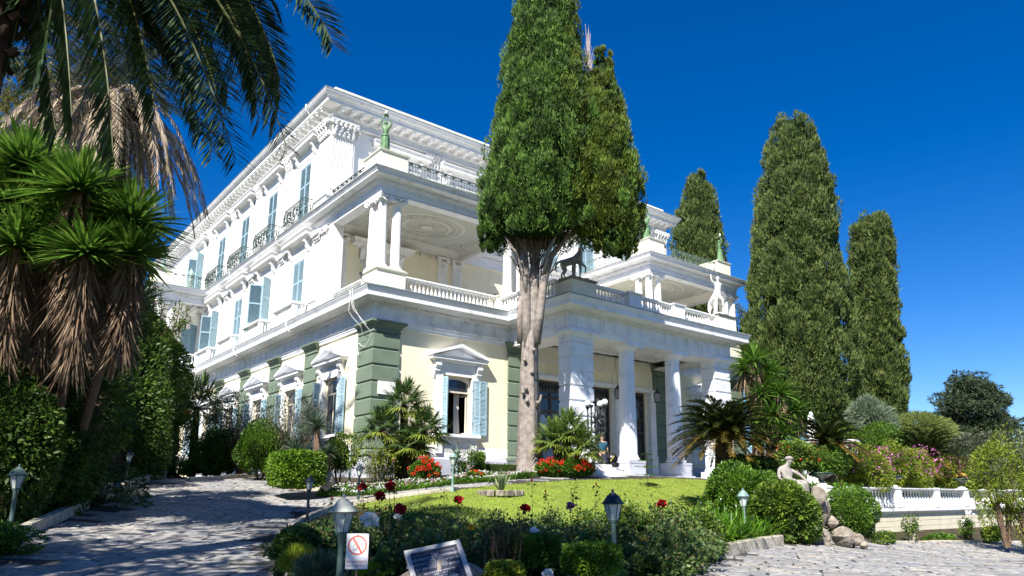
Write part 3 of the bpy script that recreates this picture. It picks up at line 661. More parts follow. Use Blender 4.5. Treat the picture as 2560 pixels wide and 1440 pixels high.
def gwin(loc, rz, main=False):
    w = obj('window', me_gs, PAL, loc, rz, sc=(1.2, 1, 1)); obj('pediment', me_ped, w, sc=(.86, 1, 1)); obj('console', me_pcon, w); obj('sill', me_sill, w); obj('sash', me_gf, w)
    if main:
        MB().box(-.65, .65, .15, .16, 2.06, 2.7).build('pane', GLASS, w)
        for s, rr in ((-.6, .0), (.6, PI-math.radians(60))):
            pass
        b = MB(); a = math.radians(62)
        for (p, q) in (((0, 0), (0, .05)),): pass
        b.box(0, .05, 0, .04, 0, 1.9).box(.52, .58, 0, .04, 0, 1.9).box(.05, .52, 0, .04, 0, .09).box(.05, .52, 0, .04, 1.82, 1.9)
        b.build('casement', WFRAME, w, (.6, .2, .03), math.radians(118))
        # curtain: wavy sheet hanging inside
        V = []; n = 18
        for i in range(n+1):
            x = .12+.30*i/n; y = .42+.03*math.sin(i*2.1); V += [(x-.0, y, .02), (x*.8, y, 1.2), (x*.9+.0, y, 2.7)]
        MB().add(V, [(3*i+j, 3*i+3+j, 3*i+4+j, 3*i+1+j) for i in range(n) for j in (0, 1)]).build('curtain', CURT, w)
    else:
        obj('casement', me_gm, w); obj('pane', me_gp, w)
    s1 = obj('shutter', me_gsh, w, (-.99, -.10, .02), rot=(0, 0, math.radians(-84) if main else math.radians(-84)))
    if main: s1.location = (-.70, -.08, .02)
    for k in range(2):
        obj('shutter', me_gsh, w, (.70+k*.35, -.13-.03*k, .02), rot=(0, 0, math.radians(-3 if k == 0 else 4)))
    return w
gwin((5.33, .95, 1.88), 0, True); gwin((23.9, .95, 1.88), 0)
for y in gwy: gwin((.95, y, 1.86), -PI/2)
gwin((-2.65, 30.2, 1.86), -PI/2); gwin((-.9, 27.05, 1.86), 0)
# dim room behind the open window
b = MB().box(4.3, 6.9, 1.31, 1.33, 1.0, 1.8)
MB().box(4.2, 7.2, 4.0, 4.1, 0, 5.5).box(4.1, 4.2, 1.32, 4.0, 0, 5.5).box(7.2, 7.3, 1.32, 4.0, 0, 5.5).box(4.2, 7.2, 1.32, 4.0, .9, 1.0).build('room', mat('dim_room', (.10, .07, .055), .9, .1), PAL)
# stone balconies below the first-floor windows
for y in WY3:
    b = MB().box(.12, .85, y-1.5, y+1.5, 8.1, 8.32); bl = b.build('stone_balcony', TRIM, PAL)
    for yy in (y-1.5, y+1.28): MB().box(.12, .36, yy, yy+.22, 8.321, 9.02).build('balcony_post', TRIM, bl)
    MB().box(.08, .42, y-1.56, y+1.56, 9.02, 9.12).box(.42, .88, y-1.56, y-1.3, 9.021, 9.119).box(.42, .88, y+1.3, y+1.56, 9.021, 9.119).build('handrail', TRIM, bl)
    for k in range(11): obj('baluster', me_bal, bl, (.25, y-1.16+k*.232, 8.33), sc=(.9, .9, .92))
    for k in range(2):
        for s in (-1.42, 1.42): obj('baluster', me_bal, bl, (.5+k*.22, y+s, 8.33), sc=(.9, .9, .92))
# iron balconies below the second-floor windows
def scroll(b, P, s, z, r):
    pts = [P(s+r*(1-i/16)*math.cos(i*.75), z+r*(1-i/16)*math.sin(i*.75)) for i in range(14)]; b.tube(pts, .016, 4)
for y in WY3:
    b = MB(); zt, zb = 15.05, 13.95; y0, y1, xf = y-1.35, y+1.35, .32
    for z, r in ((zt, .03), (zt-.12, .016), (zb, .02)):
        b.cyl((xf, y0, z), (xf, y1, z), r, n=5); b.cyl((xf, y0, z), (.9, y0, z), r, n=5); b.cyl((xf, y1, z), (.9, y1, z), r, n=5)
    F_ = lambda s, z: (xf-.1*math.sin(PI*(z-zb)/(zt-zb))**2, y0+s, z)
    for k in range(17):
        s = 2.7*k/16; b.tube([F_(s, z) for z in np.linspace(zb, zt, 5)], .012, 4)
    for k in range(6):
        s = 2.7*(k+.5)/6; scroll(b, F_, s-.05, zb+.32, .17); scroll(b, F_, s+.05, zb+.75, -.17)
        b.ball(F_(s, zb+.55), .06, 6, 4)
        for q in range(3): b.ball(F_(s+random.uniform(-.18, .18), zb+random.uniform(.15, .95)), .05, 5, 3)
    for yy in (y0, y1):
        S_ = lambda s, z: (xf+s, yy, z)
        for k in range(5): b.cyl(S_(.55*k/4, zb), S_(.55*k/4, zt), .012, n=4)
        for q in (.15, .42): scroll(b, S_, q, zb+.35, .12); scroll(b, S_, q, zb+.75, -.12); b.ball(S_(q, zb+.55), .06, 6, 4)
    b.build('iron_balcony', IRON, PAL)
# cables and downpipes on the facade
for pts in ([(-.02, 1.4, 8.1), (-.05, 1.2, 7.3), (.3, 1.0, 6.6), (.8, .9, 6.1), (.75, 1.5, 5.5), (.8, 2.3, 5.9)], [(-.02, 1.55, 8.1), (-.1, 1.5, 7.0), (.5, 1.2, 6.3), (.75, 2.0, 5.2), (.82, 2.4, 5.8)], [(-.03, 1.7, 8.1), (.1, 1.5, 7.2), (.6, 1.1, 6.5)],
            [(.0, 26.1, 8.1), (-.1, 26.0, 7.6), (.5, 26.2, 7.3), (.85, 26.2, 6.9), (.85, 26.2, .4)]):
    P = np.array(pts); t = np.linspace(0, len(P)-1, 14); Q = np.stack([np.interp(t, range(len(P)), P[:, i]) for i in range(3)], 1)
    MB().tube(Q, .011 if pts[0][1] < 5 else .04, 5).build('facade_cable', TRIM, PAL)
for y in (9.0, 17.5):
    MB().tube([(-.05, y, 8.05), (-.12, y, 7.8), (.1, y, 7.5), (.5, y, 7.45), (.85, y, 7.2), (.86, y, 6.9)], .035, 6).build('downpipe', TRIM, PAL)
for y in (12.5, 21): MB().tube([(.3, y, 13.8), (.2, y, 13.6), (.35, y, 13.35), (.8, y, 13.2), (.83, y, 12.6)], .03, 6).build('downpipe', TRIM, PAL)
MB().tube([(-.05, 8.6, 20.4), (-.1, 8.5, 20.1), (.2, 8.5, 19.7), (.86, 8.4, 19.5)], .03, 6).build('downpipe', TRIM, PAL)
# ================================================================== TERRAIN
CPT = np.array([(0, 0, -1.6), (0, 10, -1.6), (0, -10, -1.5), (-15, 0, -1.7), (-15, 20, -1.7), (-15, -20, -1.5), (8.3, -2.2, -1.27), (10.6, 1.1, -1.24), (11, -5.7, -1.15), (14.8, -10.5, -.62), (18.9, -5.9, -.62), (23.1, -5.6, -.14),
    (22.8, -2.6, .2), (22.8, -12.7, .3), (34, -17.5, 1.0), (29.3, 1.5, .82), (30.5, -.25, 1.0), (31, -4, .98), (30, -8, .75), (22.2, 5.7, -.75), (16, 4, -1.3), (20, 10, -1.52), (27, 13, -1.6), (25, 9, -1.3), (32, 5, .98), (36, 8, 1.0), (33, 2.2, 1.0), (30, 4.5, .75),
    (45, 0, 1.0), (45, -20, 1.0), (60, -10, 1.0), (80, 0, 1.0), (45, 10, .9), (32, 20, -1.6), (40, 30, -1.6), (60, 50, -1.6), (15, 30, -1.7), (60, 20, .6), (20, -25, .5), (40, -35, 1.0), (70, -40, 1.0), (90, 40, .5), (100, -20, 1), (16, 12, -1.55)], float)
def _u(r): return np.where(r > 1e-6, r*r*np.log(r+1e-9), 0.)
NC = len(CPT); _K = _u(np.linalg.norm(CPT[:, None, :2]-CPT[None, :, :2], axis=2))+np.eye(NC)*2.; _P = np.c_[np.ones(NC), CPT[:, :2]]
_A = np.block([[_K, _P], [_P.T, np.zeros((3, 3))]]); _S = np.linalg.solve(_A, np.r_[CPT[:, 2], 0, 0, 0])
def Tfr(f, r):
    f = np.atleast_1d(np.asarray(f, float)); r = np.atleast_1d(np.asarray(r, float)); q = np.stack([f, r], -1)
    v = _u(np.linalg.norm(q[:, None]-CPT[None, :, :2], axis=2))@_S[:NC]+np.c_[np.ones(len(f)), q]@_S[NC:]
    return np.minimum(v, 1.0)-1.04
def T(x, y):
    dx = np.asarray(x, float)-CAM[0]; dy = np.asarray(y, float)-CAM[1]
    v = Tfr(dx*Fv[0]+dy*Fv[1], dx*Rv[0]+dy*Rv[1]); return v if np.ndim(x) else float(v[0])
def G(px, py, dz=0.):                   # ground point seen at a photo pixel
    d = ray(px, py); d = d/(d@Fv); ts = np.linspace(3, 75, 240); P = CAM+d[None]*ts[:, None]; h = P[:, 2]-T(P[:, 0], P[:, 1])-dz
    i = np.argmax(h < 0) if (h < 0).any() else len(ts)-1
    t = ts[i] if i == 0 else ts[i-1]+(ts[i]-ts[i-1])*h[i-1]/(h[i-1]-h[i]+1e-9); return CAM+d*t
def GP(px, f, dz=0.):                    # ground point under photo column px at forward distance f
    r = (px-CX)/(FP)*(f*cp+ .0)  # first guess
    for _ in range(4):
        z = float(Tfr(f, r)[0])-CAM[2]; dep = f*cp+z*sp; r = (px-CX)/FP*dep
    p = CAM+Fv*f+Rv*r; return np.array([p[0], p[1], float(Tfr(f, r)[0])+dz])
def inpoly(X, Y, poly):
    c = np.zeros(X.shape, bool); n = len(poly); j = n-1
    for i in range(n):
        xi, yi = poly[i][:2]; xj, yj = poly[j][:2]
        c ^= ((yi > Y) != (yj > Y)) & (X < (xj-xi)*(Y-yi)/(yj-yi+1e-12)+xi); j = i
    return c
SOIL = mat('bed_soil', (.07, .055, .035), .95, .1, var=.5, vs=3, dirt=(.03, .045, .015), ds=1.5, dlo=.45, bump=.6, bs=20)
JOINT = mat('paving_joint', (.06, .06, .06), .95, .1, var=.4, vs=5)
GRASSM = mat('lawn_turf', (.21, .28, .04), .9, .1, var=.35, vs=1.3, dirt=(.20, .22, .05), ds=2.5, dlo=.5, bump=.9, bs=60)
BLADE = mat('grass_blade', (.2, .3, .05), .6, .2, island=[(.15, .24, .03), (.24, .33, .04), (.34, .40, .08), (.28, .27, .09)], trans=.25)
STONE = mat('paving_stone', (.3, .32, .34), .75, .3, island=[(.20, .20, .21), (.31, .31, .30), (.39, .375, .35), (.26, .245, .22), (.41, .375, .32), (.22, .23, .25)], var=.22, vs=7, dirt=(.13, .14, .14), ds=5, dlo=.58, bump=.5, bs=25)
KERB = mat('kerb_stone', (.50, .45, .36), .85, .2, var=.25, vs=4, dirt=(.16, .15, .11), ds=3, dlo=.52, bump=.6, bs=20)
ROCKM = mat('rough_rock', (.30, .26, .21), .9, .2, var=.5, vs=5, dirt=(.08, .075, .06), ds=7, dlo=.5, bump=1., bs=14)
def drape(name, poly, m, dz, step=.3, bbox=None):
    P = np.array([p[:2] for p in poly]); x0, y0 = P.min(0); x1, y1 = P.max(0); xs = np.arange(x0, x1+step, step); ys = np.arange(y0, y1+step, step)
    X, Y = np.meshgrid(xs, ys, indexing='ij'); Z = T(X.ravel(), Y.ravel()).reshape(X.shape)+dz
    cin = inpoly(X[:-1, :-1]+step/2, Y[:-1, :-1]+step/2, P); ny = Y.shape[1]; idx = np.argwhere(cin)
    V = np.stack([X, Y, Z], -1).reshape(-1, 3); used = {}; vs = []; Fs = []
    for i, j in idx:
        q = []
        for (a, b) in ((i, j), (i+1, j), (i+1, j+1), (i, j+1)):
            k = a*ny+b
            if k not in used: used[k] = len(vs); vs.append(V[k])
            q.append(used[k])
        Fs.append(tuple(q))
    me = bpy.data.meshes.new(name); me.from_pydata([tuple(map(float, v)) for v in vs], [], Fs); me.materials.append(m); me.polygons.foreach_set('use_smooth', [True]*len(Fs)); me.update()
    return obj(name, me, kind='structure')
# ground sheet
f_ = np.concatenate([np.arange(-30, 60, 1.), np.linspace(60, 100, 12), np.array([200, 500, 1500, 4000.])]); r_ = np.concatenate([[-4000, -1500, -500, -150.], np.linspace(-60, -32, 6), np.arange(-30, 45, 1.), np.linspace(46, 70, 6), [150, 500, 1500, 4000.]])
Fg, Rg = np.meshgrid(f_, r_, indexing='ij'); Zg = Tfr(np.clip(Fg, -15, 100).ravel(), np.clip(Rg, -40, 50).ravel()).reshape(Fg.shape)-.02
Zg = np.where((np.abs(Rg) > 100) | (Fg > 150), -4., Zg)
V = CAM[None, None, :]*np.array([1, 1, 0])+Fg[..., None]*Fv+Rg[..., None]*Rv; V[..., 2] = Zg; n1 = len(r_)
me = bpy.data.meshes.new('ground'); me.from_pydata([tuple(map(float, v)) for v in V.reshape(-1, 3)], [], [(i*n1+j, (i+1)*n1+j, (i+1)*n1+j+1, i*n1+j+1)[::-1] for i in range(len(f_)-1) for j in range(n1-1)])
me.materials.append(SOIL); me.polygons.foreach_set('use_smooth', [True]*len(me.polygons)); struct(obj('ground', me))
DL = [G(*p) for p in [(-400, 1640), (-250, 1480), (-90, 1420), (30, 1352), (120, 1312), (250, 1250), (330, 1218), (400, 1194), (440, 1187), (560, 1188), (682, 1192), (690, 1214), (760, 1226), (830, 1228), (930, 1222), (1080, 1214), (1200, 1206), (1290, 1196), (1350, 1190), (1480, 1192), (1620, 1198), (1760, 1200), (1760, 1203), (1600, 1200), (1480, 1200), (1380, 1204), (1280, 1212), (1130, 1229), (1000, 1245), (900, 1257), (830, 1274), (765, 1298), (716, 1326), (716, 1380), (722, 1440), (760, 1640)]]
DR = [G(*p) for p in [(1380, 1530), (1500, 1440), (1680, 1396), (1800, 1376), (1950, 1350), (2060, 1343), (2170, 1352), (2560, 1354), (2760, 1354), (3000, 1640), (1200, 1640)]]
LAWN = [G(*p) for p in [(880, 1262), (1000, 1246), (1130, 1230), (1280, 1213), (1480, 1201), (1600, 1201), (1800, 1205), (1840, 1230), (1780, 1290), (1600, 1330), (1300, 1325), (1000, 1300)]]
drv = drape('driveway', DL, JOINT, .012, .25); drr = drape('forecourt', DR, JOINT, .012, .25); lawn = drape('lawn', LAWN, GRASSM, .03, .3)
# paving stones
def paving(poly, parent, seed, rot, maxn, fmax=60, ref=(8, 0)):
    rr = random.Random(seed); c, s = math.cos(rot), math.sin(rot); P = np.array([p[:2] for p in poly]); U = P@np.array([[c, -s], [s, c]]); u0, v0 = U.min(0); u1, v1 = U.max(0); v = v0; cells = []
    while v < v1:
        h = rr.choice([.3, .38, .45, .52, .6]); u = u0+rr.uniform(-1, 0)
        while u < u1:
            w = rr.uniform(.45, 1.3); 
            if rr.random() < .12: cells += [(u, u+w, v, v+h*.45), (u, u+w, v+h*.5, v+h)]
            else: cells.append((u, u+w, v, v+h))
            u += w
        v += h
    out = []
    for (a, b_, c0, d) in cells:
        g = .016+.016*rr.random(); q = [(a+g, c0+g), (b_-g, c0+g), (b_-g, d-g), (a+g, d-g)]; q = [(x+rr.uniform(-.03, .03), y+rr.uniform(-.022, .022)) for x, y in q]
        W = [(x*c-y*s, x*s+y*c) for x, y in q]; cc = np.mean(W, 0)
        if inpoly(np.array([w[0] for w in W]), np.array([w[1] for w in W]), P).all():
            dist = np.linalg.norm(cc-CAM[:2]); vis = ((cc-CAM[:2])@Fv[:2]) > 5
            out.append((-(b_-a)*(d-c0)/dist**3 if vis else 0, W))
    out.sort(key=lambda t: t[0]); rest = MB()
    for i, (k, W) in enumerate(out):
        lift = .03+rr.uniform(-.006, .008); z = T(np.array([w[0] for w in W]), np.array([w[1] for w in W]))
        area = sum(W[k][0]*W[(k+1) % 4][1]-W[(k+1) % 4][0]*W[k][1] for k in range(4))
        if area < 0: W = W[::-1]; z = z[::-1]
        m_ = np.mean(W, 0); In = [(m_[0]+(w[0]-m_[0])*.975, m_[1]+(w[1]-m_[1])*.975) for w in W]
        Vv = [(w[0], w[1], zz) for w, zz in zip(W, z)]+[(w[0], w[1], zz+lift-.01) for w, zz in zip(W, z)]+[(w[0], w[1], zz+lift) for w, zz in zip(In, z)]
        Fs = [(j, (j+1) % 4, 4+(j+1) % 4, 4+j) for j in range(4)]+[(4+j, 4+(j+1) % 4, 8+(j+1) % 4, 8+j) for j in range(4)]+[(8, 9, 10, 11)]
        if i < maxn:
            b = MB().add(Vv, Fs); obj('paving_stone', b.mesh('paving_stone', STONE_O), parent)
        else: rest.add(Vv, Fs)
    if rest.n: stuff(rest.build('small_paving_stones', STONE, parent))
STONE_O = STONE.copy(); STONE_O.name = 'paving_stone_single'
_n = STONE_O.node_tree; _oi = _n.nodes.new('ShaderNodeObjectInfo'); _cr = [x for x in _n.nodes if x.type == 'VALTORGB'][0]; _n.links.new(_oi.outputs['Random'], _cr.inputs[0])
paving(DL, drv, 3, YAW-PI/2+.06, 290); paving(DR, drr, 5, YAW-PI/2-.25, 290)
# kerbs
def kerb(name, label, pts, w=.16, h=.17, seg=1.1, base=-.15):
    P = [np.array(p[:2]) for p in pts]; L = [0]
    for i in range(len(P)-1): L.append(L[-1]+np.linalg.norm(P[i+1]-P[i]))
    n = max(1, int(L[-1]/seg)); Q = [np.array([np.interp(L[-1]*k/n, L, [p[j] for p in P]) for j in (0, 1)]) for k in range(n+1)]
    k = thing(name, label, 'kerb', (0, 0, 0))
    for i in range(n):
        a, c = Q[i], Q[i+1]; t = (c-a)/np.linalg.norm(c-a); nn = np.array([t[1], -t[0]])*w/2; a2 = a+t*.006; c2 = c-t*.006; hh = h+RNG.uniform(-.007, .007)
        za, zc = T(a[0], a[1]), T(c[0], c[1]); V = []
        for z_, ins in ((base, 0), (hh-.025, 0), (hh, .02)):
            for p, sg, zz in ((a2+t*ins, 1, za), (c2-t*ins, 1, zc), (c2-t*ins, -1, zc), (a2+t*ins, -1, za)):
                q = p+nn*sg*(1-ins*5); V.append((q[0], q[1], zz+z_))
        MB().add(V, [(3, 2, 1, 0)]+[(j+4*r, (j+1) % 4+4*r, (j+1) % 4+4+4*r, j+4+4*r) for r in (0, 1) for j in range(4)]+[(8, 9, 10, 11)]).build('kerb_stone', KERB, k)
    return k
kerb('kerb', 'pale stone kerb along the left edge of the shaded paved driveway', [G(*p) for p in [(-90, 1425), (20, 1360), (120, 1314), (250, 1252), (330, 1220), (410, 1192)]], .2, .24)
kerb('kerb', 'low stone kerb bending round the rose bed beside the driveway and lawn', [G(*p) for p in [(1140, 1229), (1000, 1246), (900, 1258), (830, 1276), (765, 1300), (718, 1328), (716, 1380), (724, 1440), (740, 1560)]], .16, .14)
kerb('kerb', 'mossy pale kerb in front of the strap-leaved plants at the forecourt', [G(*p) for p in [(1420, 1500), (1540, 1442), (1680, 1412), (1800, 1391), (1880, 1376), (1950, 1364)]], .22, .26, 1.9)
kerb('kerb', 'sunlit kerb in front of the flower bed below the corner window', [G(*p) for p in [(692, 1210), (700, 1222), (760, 1227), (830, 1228), (930, 1222), (1080, 1213), (1200, 1205), (1290, 1196), (1345, 1188), (1420, 1190), (1482, 1194)]], .2, .2)
kerb('kerb', 'rough stone kerb at the far end of the driveway under the hedges', [G(*p) for p in [(470, 1184), (520, 1184), (600, 1187), (682, 1191)]], .2, .18)
kerb('kerb', 'thin kerb at the foot of the cream retaining wall', [G(*p) for p in [(2180, 1356), (2350, 1356), (2560, 1357), (2700, 1357)]], .12, .08)
# lawn grass
P = np.array([p[:2] for p in LAWN]); x0, y0 = P.min(0); x1, y1 = P.max(0); q = RNG.uniform((x0, y0), (x1, y1), (90000, 2)); q = q[inpoly(q[:, 0], q[:, 1], P)]
B = np.c_[q, T(q[:, 0], q[:, 1])+.03]; stuff(obj('grass_blades', fast_mesh('grass_blades', [(*blades(B, rdirs(len(B))*.5+[0, 0, 1], RNG.uniform(.03, .07, len(B)), .012, segs=1), 0)], BLADE), lawn))
# ---- retaining wall and balustrade on the right
Yw = -14.0; xa = PY_(2066, 1290, Yw)[0]; xb = 62
zL, zR, zG = -1.5, -.62, -2.9
RW = thing('retaining_wall', 'cream tiled retaining wall with white balustrade on top at the right edge of the forecourt', 'wall', (0, 0, 0))
MB().box(xa+.03, xb, Yw+.05, Yw+.5, zG, zL-.12).build('wall_face', mat('cream_tiled_wall', (.72, .66, .50), .8, .2, var=.1, vs=2, dirt=(.55, .5, .38), ds=2, dlo=.6, bump=.2), RW)
b = MB()
for z in np.arange(zG+.1, zL-.2, .22): b.box(xa+.03, xb, Yw+.044, Yw+.052, z, z+.008)
for x in np.arange(xa+.3, 45, .3): b.box(x, x+.008, Yw+.045, Yw+.052, zG, zL-.125)
stuff(b.build('tile_joints', mat('tile_joint', (.5, .45, .34), .9, .1), RW))
MB().sweep([(0, zL-.12), (.06, zL-.12), (.1, zL-.05), (.12, zL-.04), (.12, zL+.06), (-.4, zL+.1), (-.4, zL-.12)], [(xa, Yw+.05), (xb, Yw+.05)]).build('ledge', TRIM, RW)
MB().sweep([(.1, zR-.1), (.14, zR-.04), (.14, zR), (-.2, zR+.01), (-.2, zR-.1)], [(xa+.1, Yw+.1), (xb, Yw+.1)]).build('handrail', TRIM, RW)
pillx = [xa]+[PY_(px, 1240, Yw)[0] for px in (2240, 2338, 2412)]
dd = pillx[-1]-pillx[-2]
while pillx[-1] < 55: pillx.append(pillx[-1]+dd)
for i, x in enumerate(pillx):
    MB().fbox(x, x+.5, Yw-.02, Yw+.4, zL+.1, zR+.03, .02).build('balustrade_pillar', CREAM2 if i == 0 else TRIM, RW)
me_rb = me_bal2; nb = 0
for i in range(len(pillx)-1):
    a, c = pillx[i]+.5, pillx[i+1]; n = max(1, int((c-a)/.25))
    for k in range(n):
        if nb < 290: obj('baluster', me_rb, RW, (a+(k+.5)*(c-a)/n, Yw+.16, zL+.1), sc=(1, 1, (zR-.1-zL-.1)/.74)); nb += 1
# upper garden behind the wall
V = []; gx = np.arange(xa+.2, 70, 1.5); gy = np.arange(Yw+.4, 16, 1.2)
def TU0(x, y): return (-1.45+(0-(-1.45))*np.clip((y-Yw)/9, 0, 1)**.8)+.35*np.clip((y+2)/15, 0, 1)
def TU(x, y):
    x = np.asarray(x, float); y = np.asarray(y, float); w = np.clip((x-(xa+.5))/2.5, 0, 1)*np.where(x < 22.5, np.clip((-7.5-y)/2, 0, 1), 1); t = T(x.ravel(), y.ravel()).reshape(x.shape) if x.ndim else T(float(x), float(y)); return np.maximum(TU0(x, y)*w+(t-.06)*(1-w), -50)
V = [(x, y, float(TU(x, y))) for x in gx for y in gy]; ny = len(gy)
struct(MB().add(V, [(i*ny+j, (i+1)*ny+j, (i+1)*ny+j+1, i*ny+j+1) for i in range(len(gx)-1) for j in range(ny-1)]).build('upper_garden_ground', SOIL))

# leaf litter on the paving and lawn
LIT = mat('dry_leaf', (.2, .12, .05), .9, .1, island=[(.18, .10, .04), (.30, .20, .08), (.10, .07, .035), (.28, .26, .10)])
for nm_l, poly_l, dz_l, n_l, o_l in (('driveway_leaf_litter', DL, .05, 9000, 'scattered dry leaves lying on the driveway paving'), ('forecourt_leaf_litter', DR, .05, 5000, 'scattered dry leaves lying on the forecourt paving'), ('lawn_leaf_litter', LAWN, .07, 2500, 'scattered dry leaves lying on the lawn')):
    Pl = np.array([p[:2] for p in poly_l]); a0 = Pl.min(0); a1 = Pl.max(0); q = RNG.uniform(a0, a1, (n_l*3, 2)); q = q[inpoly(q[:, 0], q[:, 1], Pl)]
    dk = np.min([np.linalg.norm(q-(Pl[i]*(1-u)+Pl[(i+1) % len(Pl)]*u), axis=1) for i in range(len(Pl)) for u in (0, .33, .66)], 0); q = q[RNG.random(len(q)) < np.exp(-dk/1.1)+.06][:n_l]
    D = rdirs(len(q)); D[:, 2] *= .12; ol = stuff(obj(nm_l, fast_mesh(nm_l, [(*blades(np.c_[q, T(q[:, 0], q[:, 1])+dz_l], D, RNG.uniform(.03, .07, len(q)), .03, segs=2), 0)], LIT))); tag(ol, o_l, 'leaf litter')
# ================================================================== PLANTS
def fol(name, cols, tr=.3, rough=.5): return mat(name, cols[0], rough, .35, island=cols, trans=tr, var=.35 if 'cypress' in name else .2, vs=1.6 if 'cypress' in name else 2.5, detail=2.)
M_CYP = fol('cypress_foliage', [(.04, .09, .015), (.085, .18, .025), (.145, .27, .035), (.20, .31, .05)], .22, .7)
M_CYPY = fol('yellow_cypress_foliage', [(.08, .12, .012), (.13, .19, .018), (.19, .24, .025)], .2, .7)
M_CYPO = fol('olive_cypress_foliage', [(.055, .095, .02), (.11, .17, .035), (.16, .225, .05), (.17, .16, .065)], .2, .7)
M_BARKC = mat('cypress_bark', (.29, .25, .22), .9, .15, var=.4, vs=5, dirt=(.15, .11, .09), ds=6, dlo=.55, bump=1., bs=8, streak=True)
M_TWIG = mat('twig', (.16, .11, .075), .9, .1, var=.4, vs=6)
M_GREYW = mat('dead_grey_wood', (.34, .29, .27), .9, .1, var=.3, vs=6)
M_PALM = fol('palm_leaf', [(.02, .05, .02), (.035, .075, .025), (.05, .09, .03)], .25, .4)
M_PALMD = fol('dead_palm_leaf', [(.32, .24, .15), (.45, .36, .24), (.55, .46, .34), (.2, .14, .09)], .2, .8)
M_PALMY = fol('yellowing_palm_leaf', [(.12, .13, .03), (.2, .19, .05), (.27, .24, .08)], .3, .6)
M_RACH = mat('palm_rib', (.10, .11, .04), .5, .3, var=.3)
M_PBARK = mat('palm_bark', (.09, .06, .045), .95, .1, var=.6, vs=6, bump=1., bs=12)
M_YUC = fol('yucca_leaf', [(.07, .16, .02), (.15, .29, .035), (.26, .40, .07)], .3, .4)
M_YUCG = fol('blue_yucca_leaf', [(.05, .09, .05), (.09, .15, .08), (.14, .20, .12)], .25, .45)
M_THATCH = fol('dry_thatch', [(.20, .13, .08), (.33, .24, .16), (.12, .08, .05), (.07, .05, .035)], .15, .9)
M_FAN = fol('fan_palm_leaf', [(.06, .12, .035), (.12, .20, .05), (.19, .27, .07)], .3, .45)
M_FANY = fol('yellow_fan_palm_leaf', [(.16, .22, .03), (.26, .32, .04), (.34, .36, .06)], .3, .45)
M_CYC = fol('cycad_leaf', [(.02, .04, .01), (.05, .07, .012), (.09, .10, .015)], .2, .35)
M_CYCB = fol('browning_cycad_leaf', [(.10, .08, .015), (.20, .12, .02), (.26, .17, .03)], .2, .5)
M_DARK = fol('dark_shrub_leaf', [(.035, .075, .012), (.075, .145, .02), (.14, .23, .03)], .35)
M_LAUR = fol('laurel_leaf', [(.05, .10, .015), (.11, .20, .022), (.18, .28, .03), (.26, .33, .04)], .35)
M_BRIGHT = fol('bright_shrub_leaf', [(.05, .12, .01), (.10, .21, .015), (.17, .29, .02)], .3)
M_BOX = fol('clipped_box_leaf', [(.07, .16, .01), (.15, .28, .015), (.24, .36, .03)], .3)
M_OLIVE = fol('olive_leaf', [(.07, .09, .05), (.13, .15, .09), (.19, .21, .14)], .25)
M_PLUME = fol('feathery_leaf', [(.14, .20, .12), (.22, .28, .18), (.28, .34, .22)], .3)
M_PLUMEY = fol('yellow_plume_leaf', [(.17, .22, .05), (.25, .30, .08)], .3)
M_YG = fol('yellow_green_leaf', [(.14, .20, .015), (.24, .31, .02), (.36, .40, .04)], .35)
M_STRAP = fol('strap_leaf', [(.07, .18, .01), (.13, .28, .015), (.22, .38, .03)], .35, .35)
M_ROSE = fol('rose_leaf', [(.05, .10, .025), (.09, .17, .035), (.14, .22, .05), (.20, .15, .06)], .25)
M_REDF = mat('red_petal', (.55, .01, .008), .5, .3, island=[(.5, .01, .01), (.7, .03, .01), (.75, .08, .02)], trans=.2)
M_CRIM = mat('crimson_petal', (.3, .0, .01), .5, .3, island=[(.22, .0, .008), (.42, .005, .015)], trans=.2)
M_WHF = mat('white_petal', (.8, .8, .78), .6, .2, trans=.2)
M_PURP = mat('magenta_petal', (.4, .04, .35), .6, .2, island=[(.38, .06, .24), (.52, .14, .36), (.58, .26, .42)], trans=.3)
M_ORF = mat('yellow_fruit', (.8, .45, .02), .5, .3, island=[(.8, .4, .02), (.9, .55, .04)])
def leafball(C, R, n, L, Wd, segs=2, lump=.18, inner=.25, up=.2, seed=None, flat=1., bottom=-.9):
    """leaf blades over an uneven ellipsoid, centre C radii R"""
    d = rdirs(int(n*1.3)); d = d[d[:, 2] > bottom][:n]; ph = RNG.uniform(0, 6.28, (6, 1)); K = RNG.normal(size=(6, 3))*3.2
    lum = np.sin(d@K.T+ph.T).sum(1)/6*lump*2.2+1
    rad = (1-RNG.random(len(d))**2*inner)*lum; P = np.array(C)+d*np.array(R)*rad[:, None]
    D = nrm(d*np.array([1, 1, flat])+rdirs(len(d))*.8+[0, 0, up]); s = RNG.uniform(.6, 1.25, len(d))
    return blades(P, D, L*s, Wd*s, droop=.15, segs=segs, roll=RNG.uniform(-1.5, 1.5, len(d)))
def hull(C, R, m, name, parent, k=.8, seed=0, n=14, mm=9):
    b = MB().ball((0, 0, 0), 1., n, mm); r = random.Random(seed); ph = [r.uniform(0, 6) for _ in range(3)]
    b.v = [(C[0]+x*R[0]*k*(1+.12*math.sin(3*x+ph[0]+2*z)), C[1]+y*R[1]*k*(1+.12*math.sin(4*y+ph[1])), C[2]+z*R[2]*k*(1+.08*math.sin(3*x+ph[2]))) for x, y, z in b.v]
    return b
HULLM = mat('foliage_depths', (.012, .022, .006), .9, .05)  # shade inside the foliage put into a near-black hull colour
HULLL = mat('leafy_depths', (.03, .05, .01), .9, .05)  # same painted inner shade, a little lighter for bright-leaved plants
